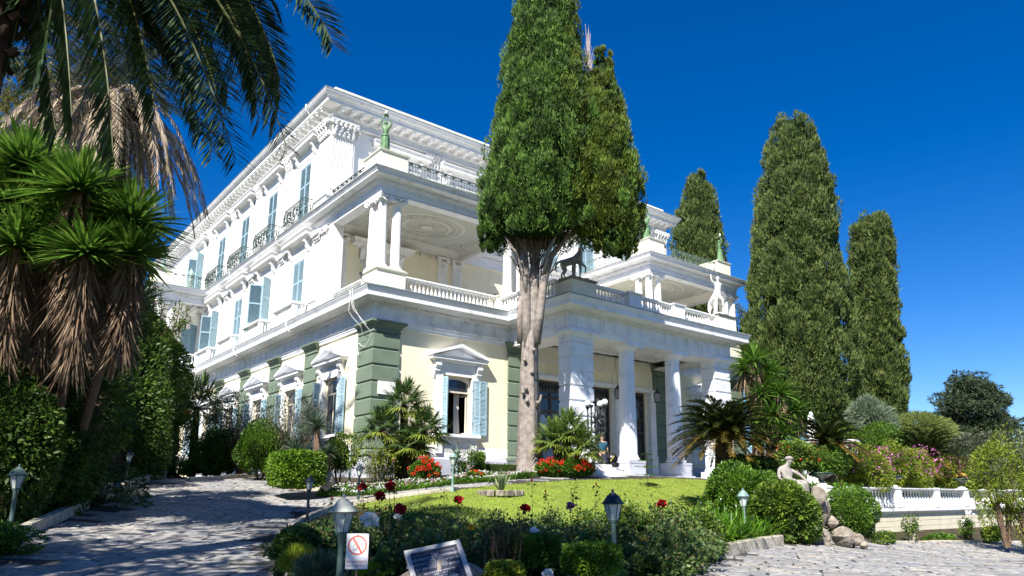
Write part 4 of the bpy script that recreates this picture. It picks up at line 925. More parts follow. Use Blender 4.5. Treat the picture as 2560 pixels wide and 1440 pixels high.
def bush(label, pos, R, m, n=3000, L=.12, Wd=.05, cat='shrub', name='shrub', group=None, k=.78, lump=.18, core=True, stems=0, zoff=None, extra=None, hm=None, segs=2, up=.2):
    R = (R, R, R) if np.isscalar(R) else R; z0 = R[2]*.85 if zoff is None else zoff
    t = thing(name, label, cat, pos, 0, group); C = (0, 0, z0)
    parts = [(*leafball(C, R, n, L, Wd, lump=lump, segs=segs, up=up), 0)]; ms = [m]
    if extra:
        for (me_, nn, LL, WW) in extra: ms.append(me_); parts.append((*leafball(C, (R[0]*1.04, R[1]*1.04, R[2]*1.04), nn, LL, WW, lump=lump, inner=.05, segs=2, bottom=-.3), len(ms)-1))
    obj('foliage', fast_mesh('foliage', parts, ms), t)
    if core: hull(C, R, HULLM, '', None, k if lump < .25 else k*.82, int(n)).build('dark_inner_hull', hm or (HULLL if m in (M_BOX, M_BRIGHT, M_YG, M_STRAP) else HULLM), t, smooth=True)  # solid dark hull added inside the leaves to block see-through
    if stems or True:
        b = MB(); r = random.Random(n)
        for i in range(max(stems, 3)):
            a = r.uniform(0, 6.28); b.tube([(0.05*math.cos(a), .05*math.sin(a), -.1), (R[0]*.25*math.cos(a), R[1]*.25*math.sin(a), z0*.5), (R[0]*.6*math.cos(a), R[1]*.6*math.sin(a), z0*1.1)], [.035*R[2]+.01, .025*R[2]+.008, .01], 5)
        b.build('stem', M_TWIG, t)
    return t
# ---------- cypresses: crown from many upright tufts over an uneven column
def cypress(label, pos, prof, m, cl=300, per=150, L=.24, Wd=.1, trunk_r=.3, group='cypress trees', crown_z=1., offs=None, sq=1., clr=.55, hull_k=.74, m2=None, split=None, trunk=True, seed=1):
    """prof: list of (z, centre shift along R, radius)"""
    t = thing('cypress_tree', label, 'tree', pos, 0, group); pr = np.array(prof, float); z = pr[:, 0]
    rr = np.random.default_rng(seed); area = np.cumsum(np.r_[0, (pr[1:, 2]+pr[:-1, 2])/2*np.diff(z)]); u = rr.random(cl)*area[-1]; zc = np.interp(u, area, z)
    th = rr.uniform(0, 2*PI, cl); rad = np.interp(zc, z, pr[:, 2]); la = .5 if z[-1] > 21 or hull_k != .74 else 1.; rad = rad*(1+la*.10*np.sin(5*th+1.9*zc*(.6 if z[-1] > 25 else 1)+seed)+la*.08*np.sin(8*th-2.6*zc+1)); sh = np.interp(zc, z, pr[:, 1]); cs = clr*rr.uniform(.6, 1.25, cl); cs = cs*np.clip(rad/1.1, .35, 1); q = rad-cs*.75*np.minimum(1, rad/1.0)
    q = np.maximum(q+rr.normal(0, .16, cl)*cs*1.6, .02); C = np.stack([Rv[0]*sh+np.cos(th)*q, Rv[1]*sh+np.sin(th)*q*sq, zc], 1)
    nrmv = np.stack([np.cos(th), np.sin(th), np.full(cl, .25)], 1)
    d = rdirs(cl*per); ci = np.repeat(np.arange(cl), per); out_ = nrmv[ci]; fl = (d*out_).sum(1) < -.25; d[fl] *= -1
    P = C[ci]+d*cs[ci][:, None]*np.array([.8, .8, 1.15])*(1-rr.random(len(d))[:, None]**2*.35)
    D = nrm(d*.7+[0, 0, 1.0]+rdirs(len(d))*.35); s = rr.uniform(.6, 1.3, len(d))
    mats_ = [m]; V, fq, tri = blades(P, D, L*s, Wd*s, segs=1, roll=rr.uniform(-1.5, 1.5, len(d)))
    if split is not None:
        sel = split(C, Rv)[ci]; parts = [(V[~sel], fq, tri, 0), (V[sel], fq, tri, 1)]; mats_ = [m, m2]
    else: parts = [(V, fq, tri, 0)]
    obj('crown', fast_mesh('crown', parts, mats_), t)
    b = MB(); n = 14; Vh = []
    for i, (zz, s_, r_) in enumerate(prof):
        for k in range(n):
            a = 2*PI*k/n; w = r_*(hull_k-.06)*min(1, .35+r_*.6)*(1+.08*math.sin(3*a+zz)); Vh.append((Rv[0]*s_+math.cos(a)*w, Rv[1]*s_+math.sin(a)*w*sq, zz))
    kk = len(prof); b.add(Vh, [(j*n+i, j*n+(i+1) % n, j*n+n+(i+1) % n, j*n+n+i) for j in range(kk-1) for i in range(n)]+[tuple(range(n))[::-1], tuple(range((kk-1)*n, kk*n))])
    b.build('crown_depths', HULLM, t, smooth=True)  # dark hull added inside the crown, its shade is in the colour
    if trunk:
        z0 = z[0]; MB().tube([(0, 0, -.4), (0, 0, .6), (0, 0, z0*.6), (0, 0, z0+2)], [trunk_r*1.5, trunk_r*1.1, trunk_r, trunk_r*.7], 12).build('trunk', M_BARKC, t, smooth=True)
    return t
def zat(py, base):   # height in world at the distance of base for a photo row
    f = (base-CAM)@Fv; d = ray(1340, py); d = d/(d@Fv); return CAM[2]+d[2]*f
def xat(px, py, base):  # shift along R for photo column/row at base's distance
    f = (base-CAM)@Fv; d = ray(px, py); d = d/(d@Fv); r0 = (base-CAM)@Rv; return (d@Rv)*f-r0
def prof_px(rows, base):
    out_ = []
    for (py, xl, xr) in rows:
        a, c = xat(xl, py, base), xat(xr, py, base); out_.append((zat(py, base)-base[2], (a+c)/2, (c-a)/2))
    return sorted(out_)
cb0 = G(1325, 1186); cb0 = GP(1325, 29.6); BASE = cb0
rowsA = [(-60, 1345, 1375), (-20, 1310, 1420), (50, 1285, 1440), (100, 1272, 1442), (160, 1262, 1450), (220, 1258, 1470), (300, 1240, 1500), (360, 1232, 1500), (420, 1216, 1495), (500, 1202, 1480), (560, 1206, 1450), (600, 1225, 1440)]
rowsB = [(130, 1495, 1520), (190, 1478, 1532), (260, 1450, 1548), (340, 1420, 1572), (420, 1400, 1588), (490, 1400, 1603), (550, 1420, 1606), (590, 1450, 1598), (625, 1500, 1585), (640, 1515, 1560)]
pa = prof_px(rowsA, BASE); pb = prof_px(rowsB, BASE)
BIG = cypress('tall cypress with a bare forked trunk standing before the palace front', BASE, pa, M_CYP, cl=1000, per=120, L=.15, Wd=.06, clr=.46, trunk=False, group=None, seed=4,
        m2=M_CYPY, split=lambda C, R_: (C@R_ > 1.6) & (RNG.random(len(C)) < .6))
# second leader and low lobes joined to the same tree
def add_crown(tree, prof, m, cl, per, L, Wd, clr, seed, m2=None, split=None):
    t2 = cypress('x', (0, 0, 0), prof, m, cl, per, L, Wd, trunk=False, clr=clr, seed=seed, m2=m2, split=split, group=None)
    for c in list(t2.children): c.parent = tree
    bpy.data.objects.remove(t2)
add_crown(BIG, pb, M_CYP, 620, 120, .15, .06, .44, 9, M_CYPY, lambda C, R_: (C[:, 2] > 7.5) & (RNG.random(len(C)) < .75))
pl = prof_px([(540, 1205, 1270), (580, 1198, 1265), (615, 1205, 1240), (628, 1212, 1226)], BASE); add_crown(BIG, pl, M_CYP, 70, 120, .15, .06, .33, 5)
# trunk: fluted, forked, limbs into the crown
b = MB()
def tpx(px, py, dy=0.): 
    p = BASE*0; return (Rv*xat(px, py, BASE)+Uv*(zat(py, BASE)-BASE[2])+Fv*dy)
def limb(b, pts, rad, n=9):
    P = [tpx(*p) for p in pts]; b.tube(P, rad, n)
lo = [(1327, 1210), (1325, 1150), (1322, 1080), (1322, 1000), (1322, 920), (1324, 850), (1325, 810)]
P = [tpx(*p) for p in lo]; Rr = [.70, .48, .42, .385, .36, .33, .10]
V = []; n = 28
ks = np.linspace(0, len(P)-1, 16)
for k in ks:
    p = np.array([np.interp(k, range(len(P)), [q[j] for q in P]) for j in range(3)]); r0 = np.interp(k, range(len(P)), Rr)
    for i in range(n):
        a = 2*PI*i/n; w = r0*(1+.10*math.sin(5*a+k*.25)+.07*math.sin(9*a-k*.2)+.05*math.sin(2*a+k)+.04*RNG.normal()); V.append(p+Rv*math.cos(a)*w+Fv*math.sin(a)*w)
b.add(V, [(j*n+i, j*n+(i+1) % n, j*n+n+(i+1) % n, j*n+n+i) for j in range(len(ks)-1) for i in range(n)])
limb(b, [(1318, 870), (1314, 800), (1312, 720), (1310, 650), (1305, 560), (1320, 450)], [.3, .27, .24, .2, .15, .1])
limb(b, [(1330, 870), (1332, 800, .1), (1334, 720, .2), (1338, 650, .3), (1345, 560, .3), (1350, 300, .2)], [.28, .26, .24, .2, .16, .08])
limb(b, [(1340, 860), (1350, 780), (1360, 700), (1378, 640), (1420, 590), (1480, 560)], [.2, .19, .17, .14, .1, .06])
limb(b, [(1302, 860, -.1), (1300, 800, -.15), (1303, 745, -.2)], [.16, .14, .1])
limb(b, [(1318, 770), (1312, 700, -.3), (1290, 640, -.5), (1262, 600, -.5)], [.1, .09, .06, .03], 6)
limb(b, [(1312, 700), (1292, 610, .2), (1280, 560), (1262, 500)], [.1, .07, .05, .03], 6)
limb(b, [(1358, 700), (1370, 640, -.4), (1400, 570, -.3), (1440, 520)], [.1, .08, .06, .04], 6)
for p in ((1312, 905), (1330, 935), (1308, 985), (1345, 1010), (1318, 1005), (1315, 975), (1335, 880)):
    q = tpx(*p)-Fv*.45; b.ball(q, .09, 7, 5)
limb(b, [(1342, 1020, -.3), (1350, 1005, -.4), (1353, 990, -.4)], [.09, .06, .04], 6)
b.build('trunk', M_BARKC, BIG, smooth=True)
b = MB(); r = random.Random(5)
for i in range(70):
    x0 = r.uniform(1300, 1380); y0 = r.uniform(600, 700); x1 = x0+(x0-1335)*r.uniform(.5, 2.2)+r.uniform(-15, 15); y1 = y0-r.uniform(50, 130); dd_ = r.uniform(-1, 1)
    b.tube([tpx(x0, y0), tpx((x0+x1)/2+r.uniform(-8, 8), (y0+y1)/2, dd_*.5), tpx(x1, y1, dd_)], [.035, .022, .01], 4)
b.build('bare_branches', M_TWIG, BIG)
b = MB()
for i in range(110):
    y0 = r.uniform(95, 300); k_ = (y0-50)/180; x0 = 1468+k_*10; x1 = x0+r.uniform(-26, 22)*k_; b.tube([tpx(x0, y0+25), tpx((x0+x1)/2, y0+4), tpx(x1, y0-r.uniform(12, 40))], [.022, .013, .005], 4)
b.tube([tpx(1480, 320), tpx(1476, 200), tpx(1463, 60)], [.08, .05, .01], 5); b.build('dead_top', M_GREYW, BIG)
def cyp_px(label, f, px, rows, m, **k):
    base = GP(px, f); pos = np.array([base[0], base[1], k.pop('z', base[2])]); return cypress(label, pos, prof_px(rows, pos), m, **k)
cyp_px('pointed cypress rising behind the right end of the palace terrace', 58, 1748, [(433, 1738, 1752), (460, 1722, 1775), (520, 1700, 1790), (600, 1686, 1802), (680, 1685, 1812), (760, 1690, 1815), (900, 1700, 1812), (1000, 1710, 1800)], M_CYPO, cl=560, per=90, L=.28, Wd=.11, clr=.75, z=.0, seed=21)
cyp_px('broad giant cypress with a split top to the right of the palace', 47, 2000, [(309, 1942, 2016), (340, 1928, 2034), (400, 1914, 2054), (470, 1900, 2070), (560, 1888, 2084), (640, 1884, 2088), (720, 1876, 2104), (800, 1872, 2130), (880, 1876, 2136), (960, 1890, 2142), (1010, 1910, 2140), (1050, 1950, 2130), (1075, 1990, 2110)], M_CYPO, cl=1300, per=90, L=.22, Wd=.09, clr=.6, z=.1, seed=22)
cyp_px('tall rightmost cypress with a blunt top and a brown patch', 60, 2190, [(550, 2150, 2205), (575, 2132, 2225), (640, 2130, 2230), (720, 2132, 2234), (800, 2136, 2242), (900, 2132, 2256), (1000, 2135, 2264), (1060, 2150, 2268), (1090, 2170, 2262)], M_CYPO, cl=900, per=80, L=.28, Wd=.11, clr=.65, z=.0, seed=23)
# ---------- pinnate palm frond
def frond(P, nl=70, ll=.5, w=.035, droop=.25, hang=.5, twist=0., rw=.03, m=0, tip=.35, ang=1.0):
    """P: rachis control points (quadratic bezier). returns leaflet blades, rachis tube points"""
    P = [np.array(p, float) for p in P]; t = np.linspace(0, 1, nl); C = ((1-t)**2)[:, None]*P[0]+(2*t*(1-t))[:, None]*P[1]+(t**2)[:, None]*P[2]
    Tn = nrm(np.gradient(C, axis=0)); side = nrm(np.cross(Tn, np.tile([0, 0, 1.], (nl, 1)))); upn = np.cross(side, Tn)
    side, upn = side*math.cos(twist)+upn*math.sin(twist), upn*math.cos(twist)-side*math.sin(twist)
    sel = t > .1; out_ = []
    for s in (-1, 1):
        n = sel.sum(); a = ang*(1-.45*t[sel]); D = Tn[sel]*np.cos(a)[:, None]+side[sel]*s*np.sin(a)[:, None]+upn[sel]*.25+RNG.normal(0, .08, (n, 3)); D[:, 2] -= hang*.4
        prof = np.sin(PI*np.clip(.12+t[sel]*.82, 0, 1))**.6; out_.append(blades(C[sel], nrm(D), ll*(tip+(1-tip)*prof)*RNG.uniform(.85, 1.1, n), w, droop=droop, segs=2, roll=RNG.uniform(-.4, .4, n), shape='leaf'))
    V = np.concatenate([o[0] for o in out_]); return (V, out_[0][1], out_[0][2]), C[::6]
def frond_obj(P, m, parent, nm='frond', rw=.03, **k):
    bl, C = frond(P, **k); o = obj(nm, fast_mesh(nm, [(*bl, 0)], m), parent)
    MB().tube(C, list(np.linspace(rw, rw*.25, len(C))), 5).build('rib', M_RACH if m is not M_PALMD else M_GREYW, o); return o
# near date palm, crown above the frame
c0 = PX(70, -420, 9.5); gb = GP(-330, 9.2)
NP = thing('date_palm', 'dark date palm whose fronds hang into the top left corner of the view', 'palm tree', (0, 0, 0))
MB().tube([gb-[0, 0, .3], gb*.5+PX(-60, 100, 9.3)*.5, PX(-40, 60, 9.3), c0-[0, 0, .2]], [.42, .36, .34, .38], 12).build('trunk', M_PBARK, NP)
b = MB(); rr_ = random.Random(3)
for i in range(90):
    tt = i/90; p = PX(-44+tt*110, 160-tt*560, 9.3); a = i*2.4; q = np.array([math.cos(a), math.sin(a), 0]); b.tube([p+q*.3, p+q*.42+[0, 0, .1]], [.07, .03], 4)
stuff(b.build('leaf_stubs', M_PBARK, NP))
vis = [((560, -150), (718, 372), 9.5), ((420, -170), (590, 405), 9.2), ((720, -180), (832, 112), 9.8), ((260, -150), (283, 395), 9.0), ((160, -150), (180, 300), 9.3), ((330, -160), (388, 280), 10), ((640, -200), (700, 240), 10.5), ((480, -150), (650, 300), 10.2), ((500, -100), (560, 330), 9.8), ((300, -100), (480, 210), 10.4), ((200, -200), (90, 200), 9.5)]
vis += [((x0+rr_.uniform(-60, 60), -180), (x1, y1), f_) for (x0, x1, y1, f_) in ((600, 690, 300, 10.8), (540, 640, 180, 10.6), (460, 570, 230, 10.9), (380, 500, 330, 11), (280, 330, 250, 10.8), (230, 230, 210, 10.2), (120, 140, 330, 9.6), (60, 20, 160, 9.4), (350, 440, 120, 10.4), (500, 610, 90, 11), (180, 300, 130, 10.6), (90, 110, 60, 10), (420, 530, 390, 9.9), (150, 160, 120, 10.3), (310, 360, 160, 10.1), (390, 460, 230, 10.5), (20, 60, 90, 9.7), (540, 640, 250, 10.1), (610, 700, 200, 10.4))]
for (c_, t_, f) in vis:
    frond_obj([c0, PX(c_[0], c_[1], f), PX(t_[0], t_[1], f)], M_PALM, NP, nl=170, ll=.62, w=.036, droop=.12, hang=.05, rw=.035, ang=1.15, twist=rr_.uniform(.9, 1.9)*rr_.choice((-1, 1)))
for i in range(34):
    a = 2*PI*i/34+.1; e = rr_.uniform(-.5, 1.1); d = np.array([math.cos(a), math.sin(a), 0.]); fr = d@Fv; 
    if fr > .55 and e < .6: continue
    Lr = 4.6; tipp = c0+d*Lr*.85*math.cos(max(e, 0))+[0, 0, Lr*.6*math.sin(e)-1.2]
    frond_obj([c0, c0+d*Lr*.45+[0, 0, Lr*(.25+.5*max(e, 0))], tipp], M_PALM, NP, nl=60, ll=.6, w=.04, droop=.15, hang=.4, rw=.03)
# second date palm with dead skirts
c1 = PX(285, 225, 24.); g1 = GP(270, 25.)
DP = thing('date_palm', 'date palm with a skirt of dead brown fronds beside the palace roofline', 'palm tree', (0, 0, 0))
MB().tube([g1-[0, 0, .3], g1*.5+c1*.5, c1-[0, 0, .6], c1], [.5, .42, .5, .4], 12).build('trunk', M_PBARK, DP)
b = MB()
for i in range(160):
    tt = (i/160); p = c1-[0, 0, .2+tt*4.2]; a = i*2.4; q = np.array([math.cos(a), math.sin(a), 0]); b.tube([p+q*.4, p+q*.56+[0, 0, .14]], [.1, .05], 4)
stuff(b.build('leaf_stubs', M_PBARK, DP))
for i in range(34):
    a = 2*PI*i/34*1.0+.13; d = np.array([math.cos(a), math.sin(a), 0.]); e = rr_.uniform(.2, 1.25); Lr = rr_.uniform(3.7, 4.8)
    mm = M_PALMY if rr_.random() < .45 else M_PALM
    frond_obj([c1, c1+d*Lr*.5*math.cos(e)+[0, 0, Lr*.75*math.sin(e)], c1+d*Lr*(.95 if e < .8 else .75)+[0, 0, Lr*(.55*math.sin(e))-1.0]], mm, DP, nl=64, ll=.5, w=.04, droop=.15, hang=.3)
for i in range(70):
    a = 2*PI*i/70; d = np.array([math.cos(a), math.sin(a), 0.]); Lr = rr_.uniform(3.6, 5.2); k = rr_.uniform(.35, .85); zz = rr_.uniform(-.9, -.1)
    frond_obj([c1+[0, 0, zz], c1+d*Lr*k*.75+[0, 0, zz+rr_.uniform(-.1, .6)], c1+d*Lr*k+[0, 0, zz-Lr*math.sqrt(1-k*k*.8)*.9]], M_PALMD, DP, 'dead_frond', nl=64, ll=.5, w=.045, droop=.4, hang=rr_.uniform(.3, 1.4), rw=.045, ang=.8, twist=rr_.uniform(-1.5, 1.5))
# ---------- sword-leaf rosettes
def rosette(C, n, L, w, m, parent, name='leaf_rosette', up=.35, droop=.25, segs=3, axis=(0, 0, 1), low=-.5):
    d = rdirs(int(n*1.6)); d = d[d[:, 2] > low][:n]; D = nrm(d+np.array(axis)*up); s = RNG.uniform(.7, 1.1, len(D))
    return obj(name, fast_mesh(name, [(*blades(np.array(C)+D*.05, D, L*s, w, droop=droop, segs=segs, shape='sword', roll=RNG.uniform(-.5, .5, len(D))), 0)], m), parent)
def thatch(C, H, r, n, parent, L=.7):
    q = RNG.random(n); a = RNG.uniform(0, 2*PI, n); rad = r*(1-.35*q); P = np.stack([C[0]+np.cos(a)*rad*.6, C[1]+np.sin(a)*rad*.6, C[2]-q*H], 1); D = np.stack([np.cos(a)*.35, np.sin(a)*.35, np.full(n, -1.)], 1)+RNG.normal(0, .12, (n, 3))
    return obj('dry_leaf_skirt', fast_mesh('dry_leaf_skirt', [(*blades(P, nrm(D), L*RNG.uniform(.6, 1.2, n), .04, segs=2, shape='sword', roll=RNG.uniform(-1, 1, n)), 0)], M_THATCH), parent)
def yucca_px(label, heads, f, L, w, base_px, m=M_YUC, n=130, sk=(0, 0), trunk=.14, group=None, sn=160, bf=0):
    t = thing('yucca_tree', label, 'yucca', (0, 0, 0), 0, group); bs = [GP(p, f+bf) for p in base_px]
    for i, h in enumerate(heads):
        px, py = h[:2]; s = h[2] if len(h) > 2 else 1.; C = PX(px, py, f+(h[3] if len(h) > 3 else 0)); bb = bs[i % len(bs)]
        rosette(C, n, L*s, w, m, t, up=.25, droop=.22)
        if sk[0]: thatch(C-[0, 0, .1], sk[0]*s, sk[1]*s, sn, t)
        MB().tube([bb-[0, 0, .2], bb*.6+C*.4+RNG.normal(0, .08, 3), C], [trunk*1.3, trunk, trunk*.8], 8).build('trunk', M_TWIG, t)
    return t
yucca_px('big yucca clump with shaggy brown leaf skirts at the left of the driveway', [(60, 420, 1.05), (125, 500, .9, .6), (200, 480, 1., -.4), (20, 520, .9), (330, 560, 1., .2), (265, 590, .9, .5), (215, 640, .9, -.5), (330, 640, .85), (45, 620, .9, -.5), (140, 580, 1.1, .3), (90, 450, .9, .3)], 15.0, 1.36, .085, [0, 50, 95, 140], n=330, sk=(2.5, .36), sn=420, bf=2.8, trunk=.11)
yucca_px('dark low yucca heads under the shaggy clump beside the laurel', [(300, 800, 1.1), (340, 760, .9, .4), (230, 860, 1., .3)], 19, 1.3, .07, [200], m=fol('dark_yucca_leaf', [(.015, .04, .012), (.03, .065, .02)], .2, .4), n=130)
yucca_px('bright yucca thicket with drooping leaf skirts right of the porch', [(1885, 905, 1.1), (1860, 930, .8), (1925, 930, .8, .5), (1900, 990, .9), (1950, 985, .9), (1935, 1040, 1.), (1985, 1030, .9), (1895, 1050, .9), (1960, 1090, 1.), (1900, 1105, .9), (1915, 960, .8, .3)], 27.5, 1.05, .085, [1890, 1920, 1950], n=150, sk=(.55, .4), sn=40)
yucca_px('grey-green yucca with stiff round heads below the corner window', [(792, 1068, 1.1), (735, 1130, .8, -1), (822, 1135, .7, -.5)], 26.5, .8, .05, [790], m=M_YUCG, n=150)
# agaves beside the cycad
AG = thing('agave_plant', 'grey-green agaves with upright pointed leaves beneath the cycad', 'agave', (0, 0, 0))
for (px, f) in ((1845, 22.5), (1862, 22.8), (1915, 22), (1935, 22.4), (1890, 22.8)): rosette(GP(px, f)+[0, 0, .3], 22, .75, .1, M_YUCG, AG, up=1.3, droop=.05)
p = GP(1252, 22.5); AV = thing('agave_plant', 'small variegated agave in a ring of stones on the lawn', 'agave', p)
rosette((0, 0, .05), 26, .72, .075, fol('variegated_leaf', [(.16, .22, .10), (.30, .36, .18), (.38, .38, .2)], .2), AV, up=1.4, droop=.03)
RS = thing('stone_ring', 'low ring of rough stones round the small agave on the lawn', 'stones', p)
for i in range(14):
    a = 2*PI*i/14; MB().fbox(-.11, .11, -.08, .08, -.05, .13, .02).build('stone', ROCKM, RS, (.62*math.cos(a), .62*math.sin(a), 0), a+PI/2+rr_.uniform(-.2, .2))
# ---------- fan palms
def fan_leaf(C, D, L, R, m, parent, n=26, w=.05, droop=.25, nm='fan_leaf'):
    D = nrm(np.array(D, float)); S = nrm(np.cross(D, [0, 0, 1.])); U2 = np.cross(S, D); H = np.array(C)+D*L; a = np.linspace(-1.9, 1.9, n)
    B = np.tile(H, (n, 1)); DD = D*np.cos(a)[:, None]+S*np.sin(a)[:, None]+U2*.25*np.cos(a*1.2)[:, None]+RNG.normal(0, .04, (n, 3)); V = blades(B, nrm(DD), R*(.82+.18*np.cos(a))*RNG.uniform(.92, 1.05, n), w, droop=droop, segs=3, roll=np.full(n, .2), shape='leaf')
    o = obj(nm, fast_mesh(nm, [(*V, 0)], m), parent); MB().tube([C, (np.array(C)+H)/2+[0, 0, .03], H], [.014, .012, .01], 4).build('petiole', M_RACH, o)
def fanpalm(label, base, heads, R, m=M_FAN, n=26, group=None, L=.55, low=-.35, my=M_FANY, name='fan_palm'):
    t = thing(name, label, 'palm tree', (0, 0, 0), 0, group)
    for (C, s) in heads:
        C = np.array(C); MB().tube([base-[0, 0, .2], base*.5+C*.5, C], [.2, .17, .14], 8).build('trunk', M_PBARK, t)
        for i in range(n):
            a = i*2.4; e = 1.35-1.85*(i/n)**.9; d = (math.cos(a)*math.cos(e), math.sin(a)*math.cos(e), math.sin(e)); fan_leaf(C, d, L*s*rr_.uniform(.8, 1.1), R*s, my if i > n*.72 else m, t, droop=.2+.25*(i/n))
    return t
g = GP(1010, 27.5)
fanpalm('clump of three bushy fan palms in front of the green corner pier', g, [(PX(1010, 1015, 27.6), 1.05), (PX(955, 1075, 27.2), .95), (PX(1060, 1080, 27.2), 1.), (PX(1030, 1115, 26.9), .85)], .78, n=24)
g = GP(1415, 29.3); fanpalm('low yellow-green fan palm beside the porch pier', g, [(PX(1420, 1085, 29.3), 1.05), (PX(1385, 1105, 29), .9), (PX(1450, 1120, 29), .95)], .8, n=24, m=fol('light_fan_palm_leaf', [(.12, .20, .04), (.2, .29, .06), (.28, .35, .08)], .3))
g = GP(478, 33.); FP_ = fanpalm('tall fan palm with yellow flower clusters at the driveway end', g, [(PX(492, 1020, 33), 1.2)], .95, n=30, L=.8)
for (px, py) in ((476, 1082), (466, 1046)):
    c = PX(px, py, 32.4); obj('flower_cluster', fast_mesh('flower_cluster', [(*leafball(c, (.2, .2, .34), 500, .07, .05, segs=1), 0)], M_ORF), FP_)
# ---------- cycads
def cycad(label, base, C, R, n=60, ms=(M_CYC, M_CYCB), tr=.28, flat=.0, group=None):
    t = thing('cycad', label, 'cycad', (0, 0, 0), 0, group); C = np.array(C)
    MB().tube([base-[0, 0, .2], base*.5+C*.5, C], [tr*1.1, tr, tr], 12).build('trunk', M_PBARK, t)
    for i in range(n):
        a = i*2.399; u = i/n; e = 1.25-1.55*u+flat; d = np.array([math.cos(a)*math.cos(e), math.sin(a)*math.cos(e), math.sin(e)]); dh = np.array([math.cos(a), math.sin(a), 0])
        L = R*rr_.uniform(.9, 1.08); m = ms[1] if u > .72 else ms[0]
        frond_obj([C, C+d*L*.6+[0, 0, .12], C+dh*L*.98*max(.55, math.cos(e*.8))+[0, 0, d[2]*L*.75-.22*L*(.4+u)]], m, t, nl=64, ll=.3, w=.034, droop=.05, hang=.1, rw=.018, ang=.95)
    return t
cb_ = GP(1805, 23.5); cb_ = GP(1805, 24.6); cycad('large cycad with a thick trunk and browning lower fronds before the porch', cb_, PX(1810, 1090, 24.6), 1.9, 120)
cycad('medium cycad with golden fronds behind the seated statue', PX(2066, 1190, 28), PX(2066, 1108, 28), 1.5, 50)
cycad('dark hemispherical cycad rising from the flowering shrubs on the right', PX(2312, 1200, 36), PX(2312, 1150, 36), 2.15, 90, flat=.12)
# ---------- shrubs and trees, left side
def B_(label, px, py, f, R, m, **k):     # centre of crown at pixel px,py
    c = PX(px, py, f); gz = k.pop('gz', None); base = GP(px, f); z0 = base[2] if gz is None else gz; pos = np.array([c[0], c[1], z0]); return bush(label, pos, R, m, zoff=c[2]-z0, **k)
B_('dense dark evergreen shrub at the far left edge under the yucca', 50, 1000, 17.0, (1.9, 1.7, 2.6), M_DARK, n=20000, L=.15, Wd=.06, lump=.3)
B_('leafy evergreen shrub at the left frame edge behind the weathered lamp', 20, 1110, 15.2, (1.15, .9, 1.5), M_DARK, n=13000, L=.12, Wd=.05, lump=.3)
B_('low leafy evergreen shrub in front of the yucca trunks above the left kerb', 105, 1150, 16.6, (.95, .7, 1.35), M_DARK, n=11000, L=.12, Wd=.05, lump=.3)
B_('dark evergreen shrub behind the far left lamp', 165, 1050, 22, (1.4, 1.4, 2.5), M_DARK, n=16000, L=.15, Wd=.06, lump=.3)
B_('small-leaved dark shrub beside the left kerb of the driveway', 270, 1045, 25.5, (2.0, 2.0, 2.7), M_DARK, n=18000, L=.17, Wd=.07, lump=.3)
B_('tall laurel tree lit by the sun at the left end of the palace', 300, 915, 28, (2.05, 2.0, 2.8), M_LAUR, n=24000, L=.19, Wd=.075, lump=.34, cat='tree', name='laurel_tree', stems=5)
B_('dark olive-leaved shrub at the left of the driveway end', 375, 1040, 33, (1.5, 1.5, 2.6), M_LAUR, n=16000, L=.18, Wd=.07, lump=.32)
B_('bright laurel top in front of the white left loggia', 372, 880, 30, (1.0, 1.0, 1.2), M_LAUR, n=6000, L=.15, Wd=.06, lump=.3, core=False)
b = thing('laurel_sprigs', 'thin leafy laurel shoots rising in front of the left loggia', 'branches', (0, 0, 0)); bb = MB(); Ps = []
for (x0, y0, x1, y1) in [(415, 860, 455, 795), (405, 840, 438, 770), (430, 830, 465, 800), (395, 820, 400, 730), (440, 850, 468, 765), (380, 780, 385, 700), (420, 850, 448, 760)]:
    Pp = [PX(x0+(x1-x0)*t+6*math.sin(3*t), y0+(y1-y0)*t, 24.5) for t in np.linspace(0, 1, 8)]; bb.tube(Pp, .014, 4)
    Ps += [p for p in Pp for _ in range(9)]
Ps = np.array(Ps)+RNG.normal(0, .07, (len(Ps), 3)); obj('leaves', fast_mesh('leaves', [(*blades(Ps, rdirs(len(Ps), .3), .13, .055), 0)], M_LAUR), b); bb.build('twig', M_TWIG, b)
B_('mass of dark undergrowth at the foot of the left shrubs', 95, 1240, 18.5, (2.2, 1.2, 1.0), M_DARK, n=9000, L=.1, Wd=.04)
B_('dark ferny undergrowth beside the second left lamp', 215, 1190, 26, (1.9, 1.2, .8), M_DARK, n=8000, L=.12, Wd=.035)
B_('small green plant at the left frame edge on the kerb', -5, 1352, 12.3, (.5, .45, .3), M_BRIGHT, n=1800, L=.07, Wd=.03)
for (px, py, f) in ((290, 1160, 25), (345, 1165, 29)):
    t = thing('spiky_plant', 'dark arching spiky plant by the left kerb, '+('in front of the dark shrubs' if px == 290 else 'below the tall laurel'), 'plant', GP(px, f)); rosette((0, 0, .15), 70, 1.1, .045, M_PALM, t, up=.8, droop=.5)
B_('low bright plants along the far left kerb', 385, 1180, 31.5, (.9, .6, .35), M_BRIGHT, n=2500, L=.1, Wd=.04)
B_('light green climbing shrub beside the fan palm trunk', 448, 1120, 32, (.75, .6, 1.35), M_BRIGHT, n=4500, L=.13, Wd=.05, core=False)
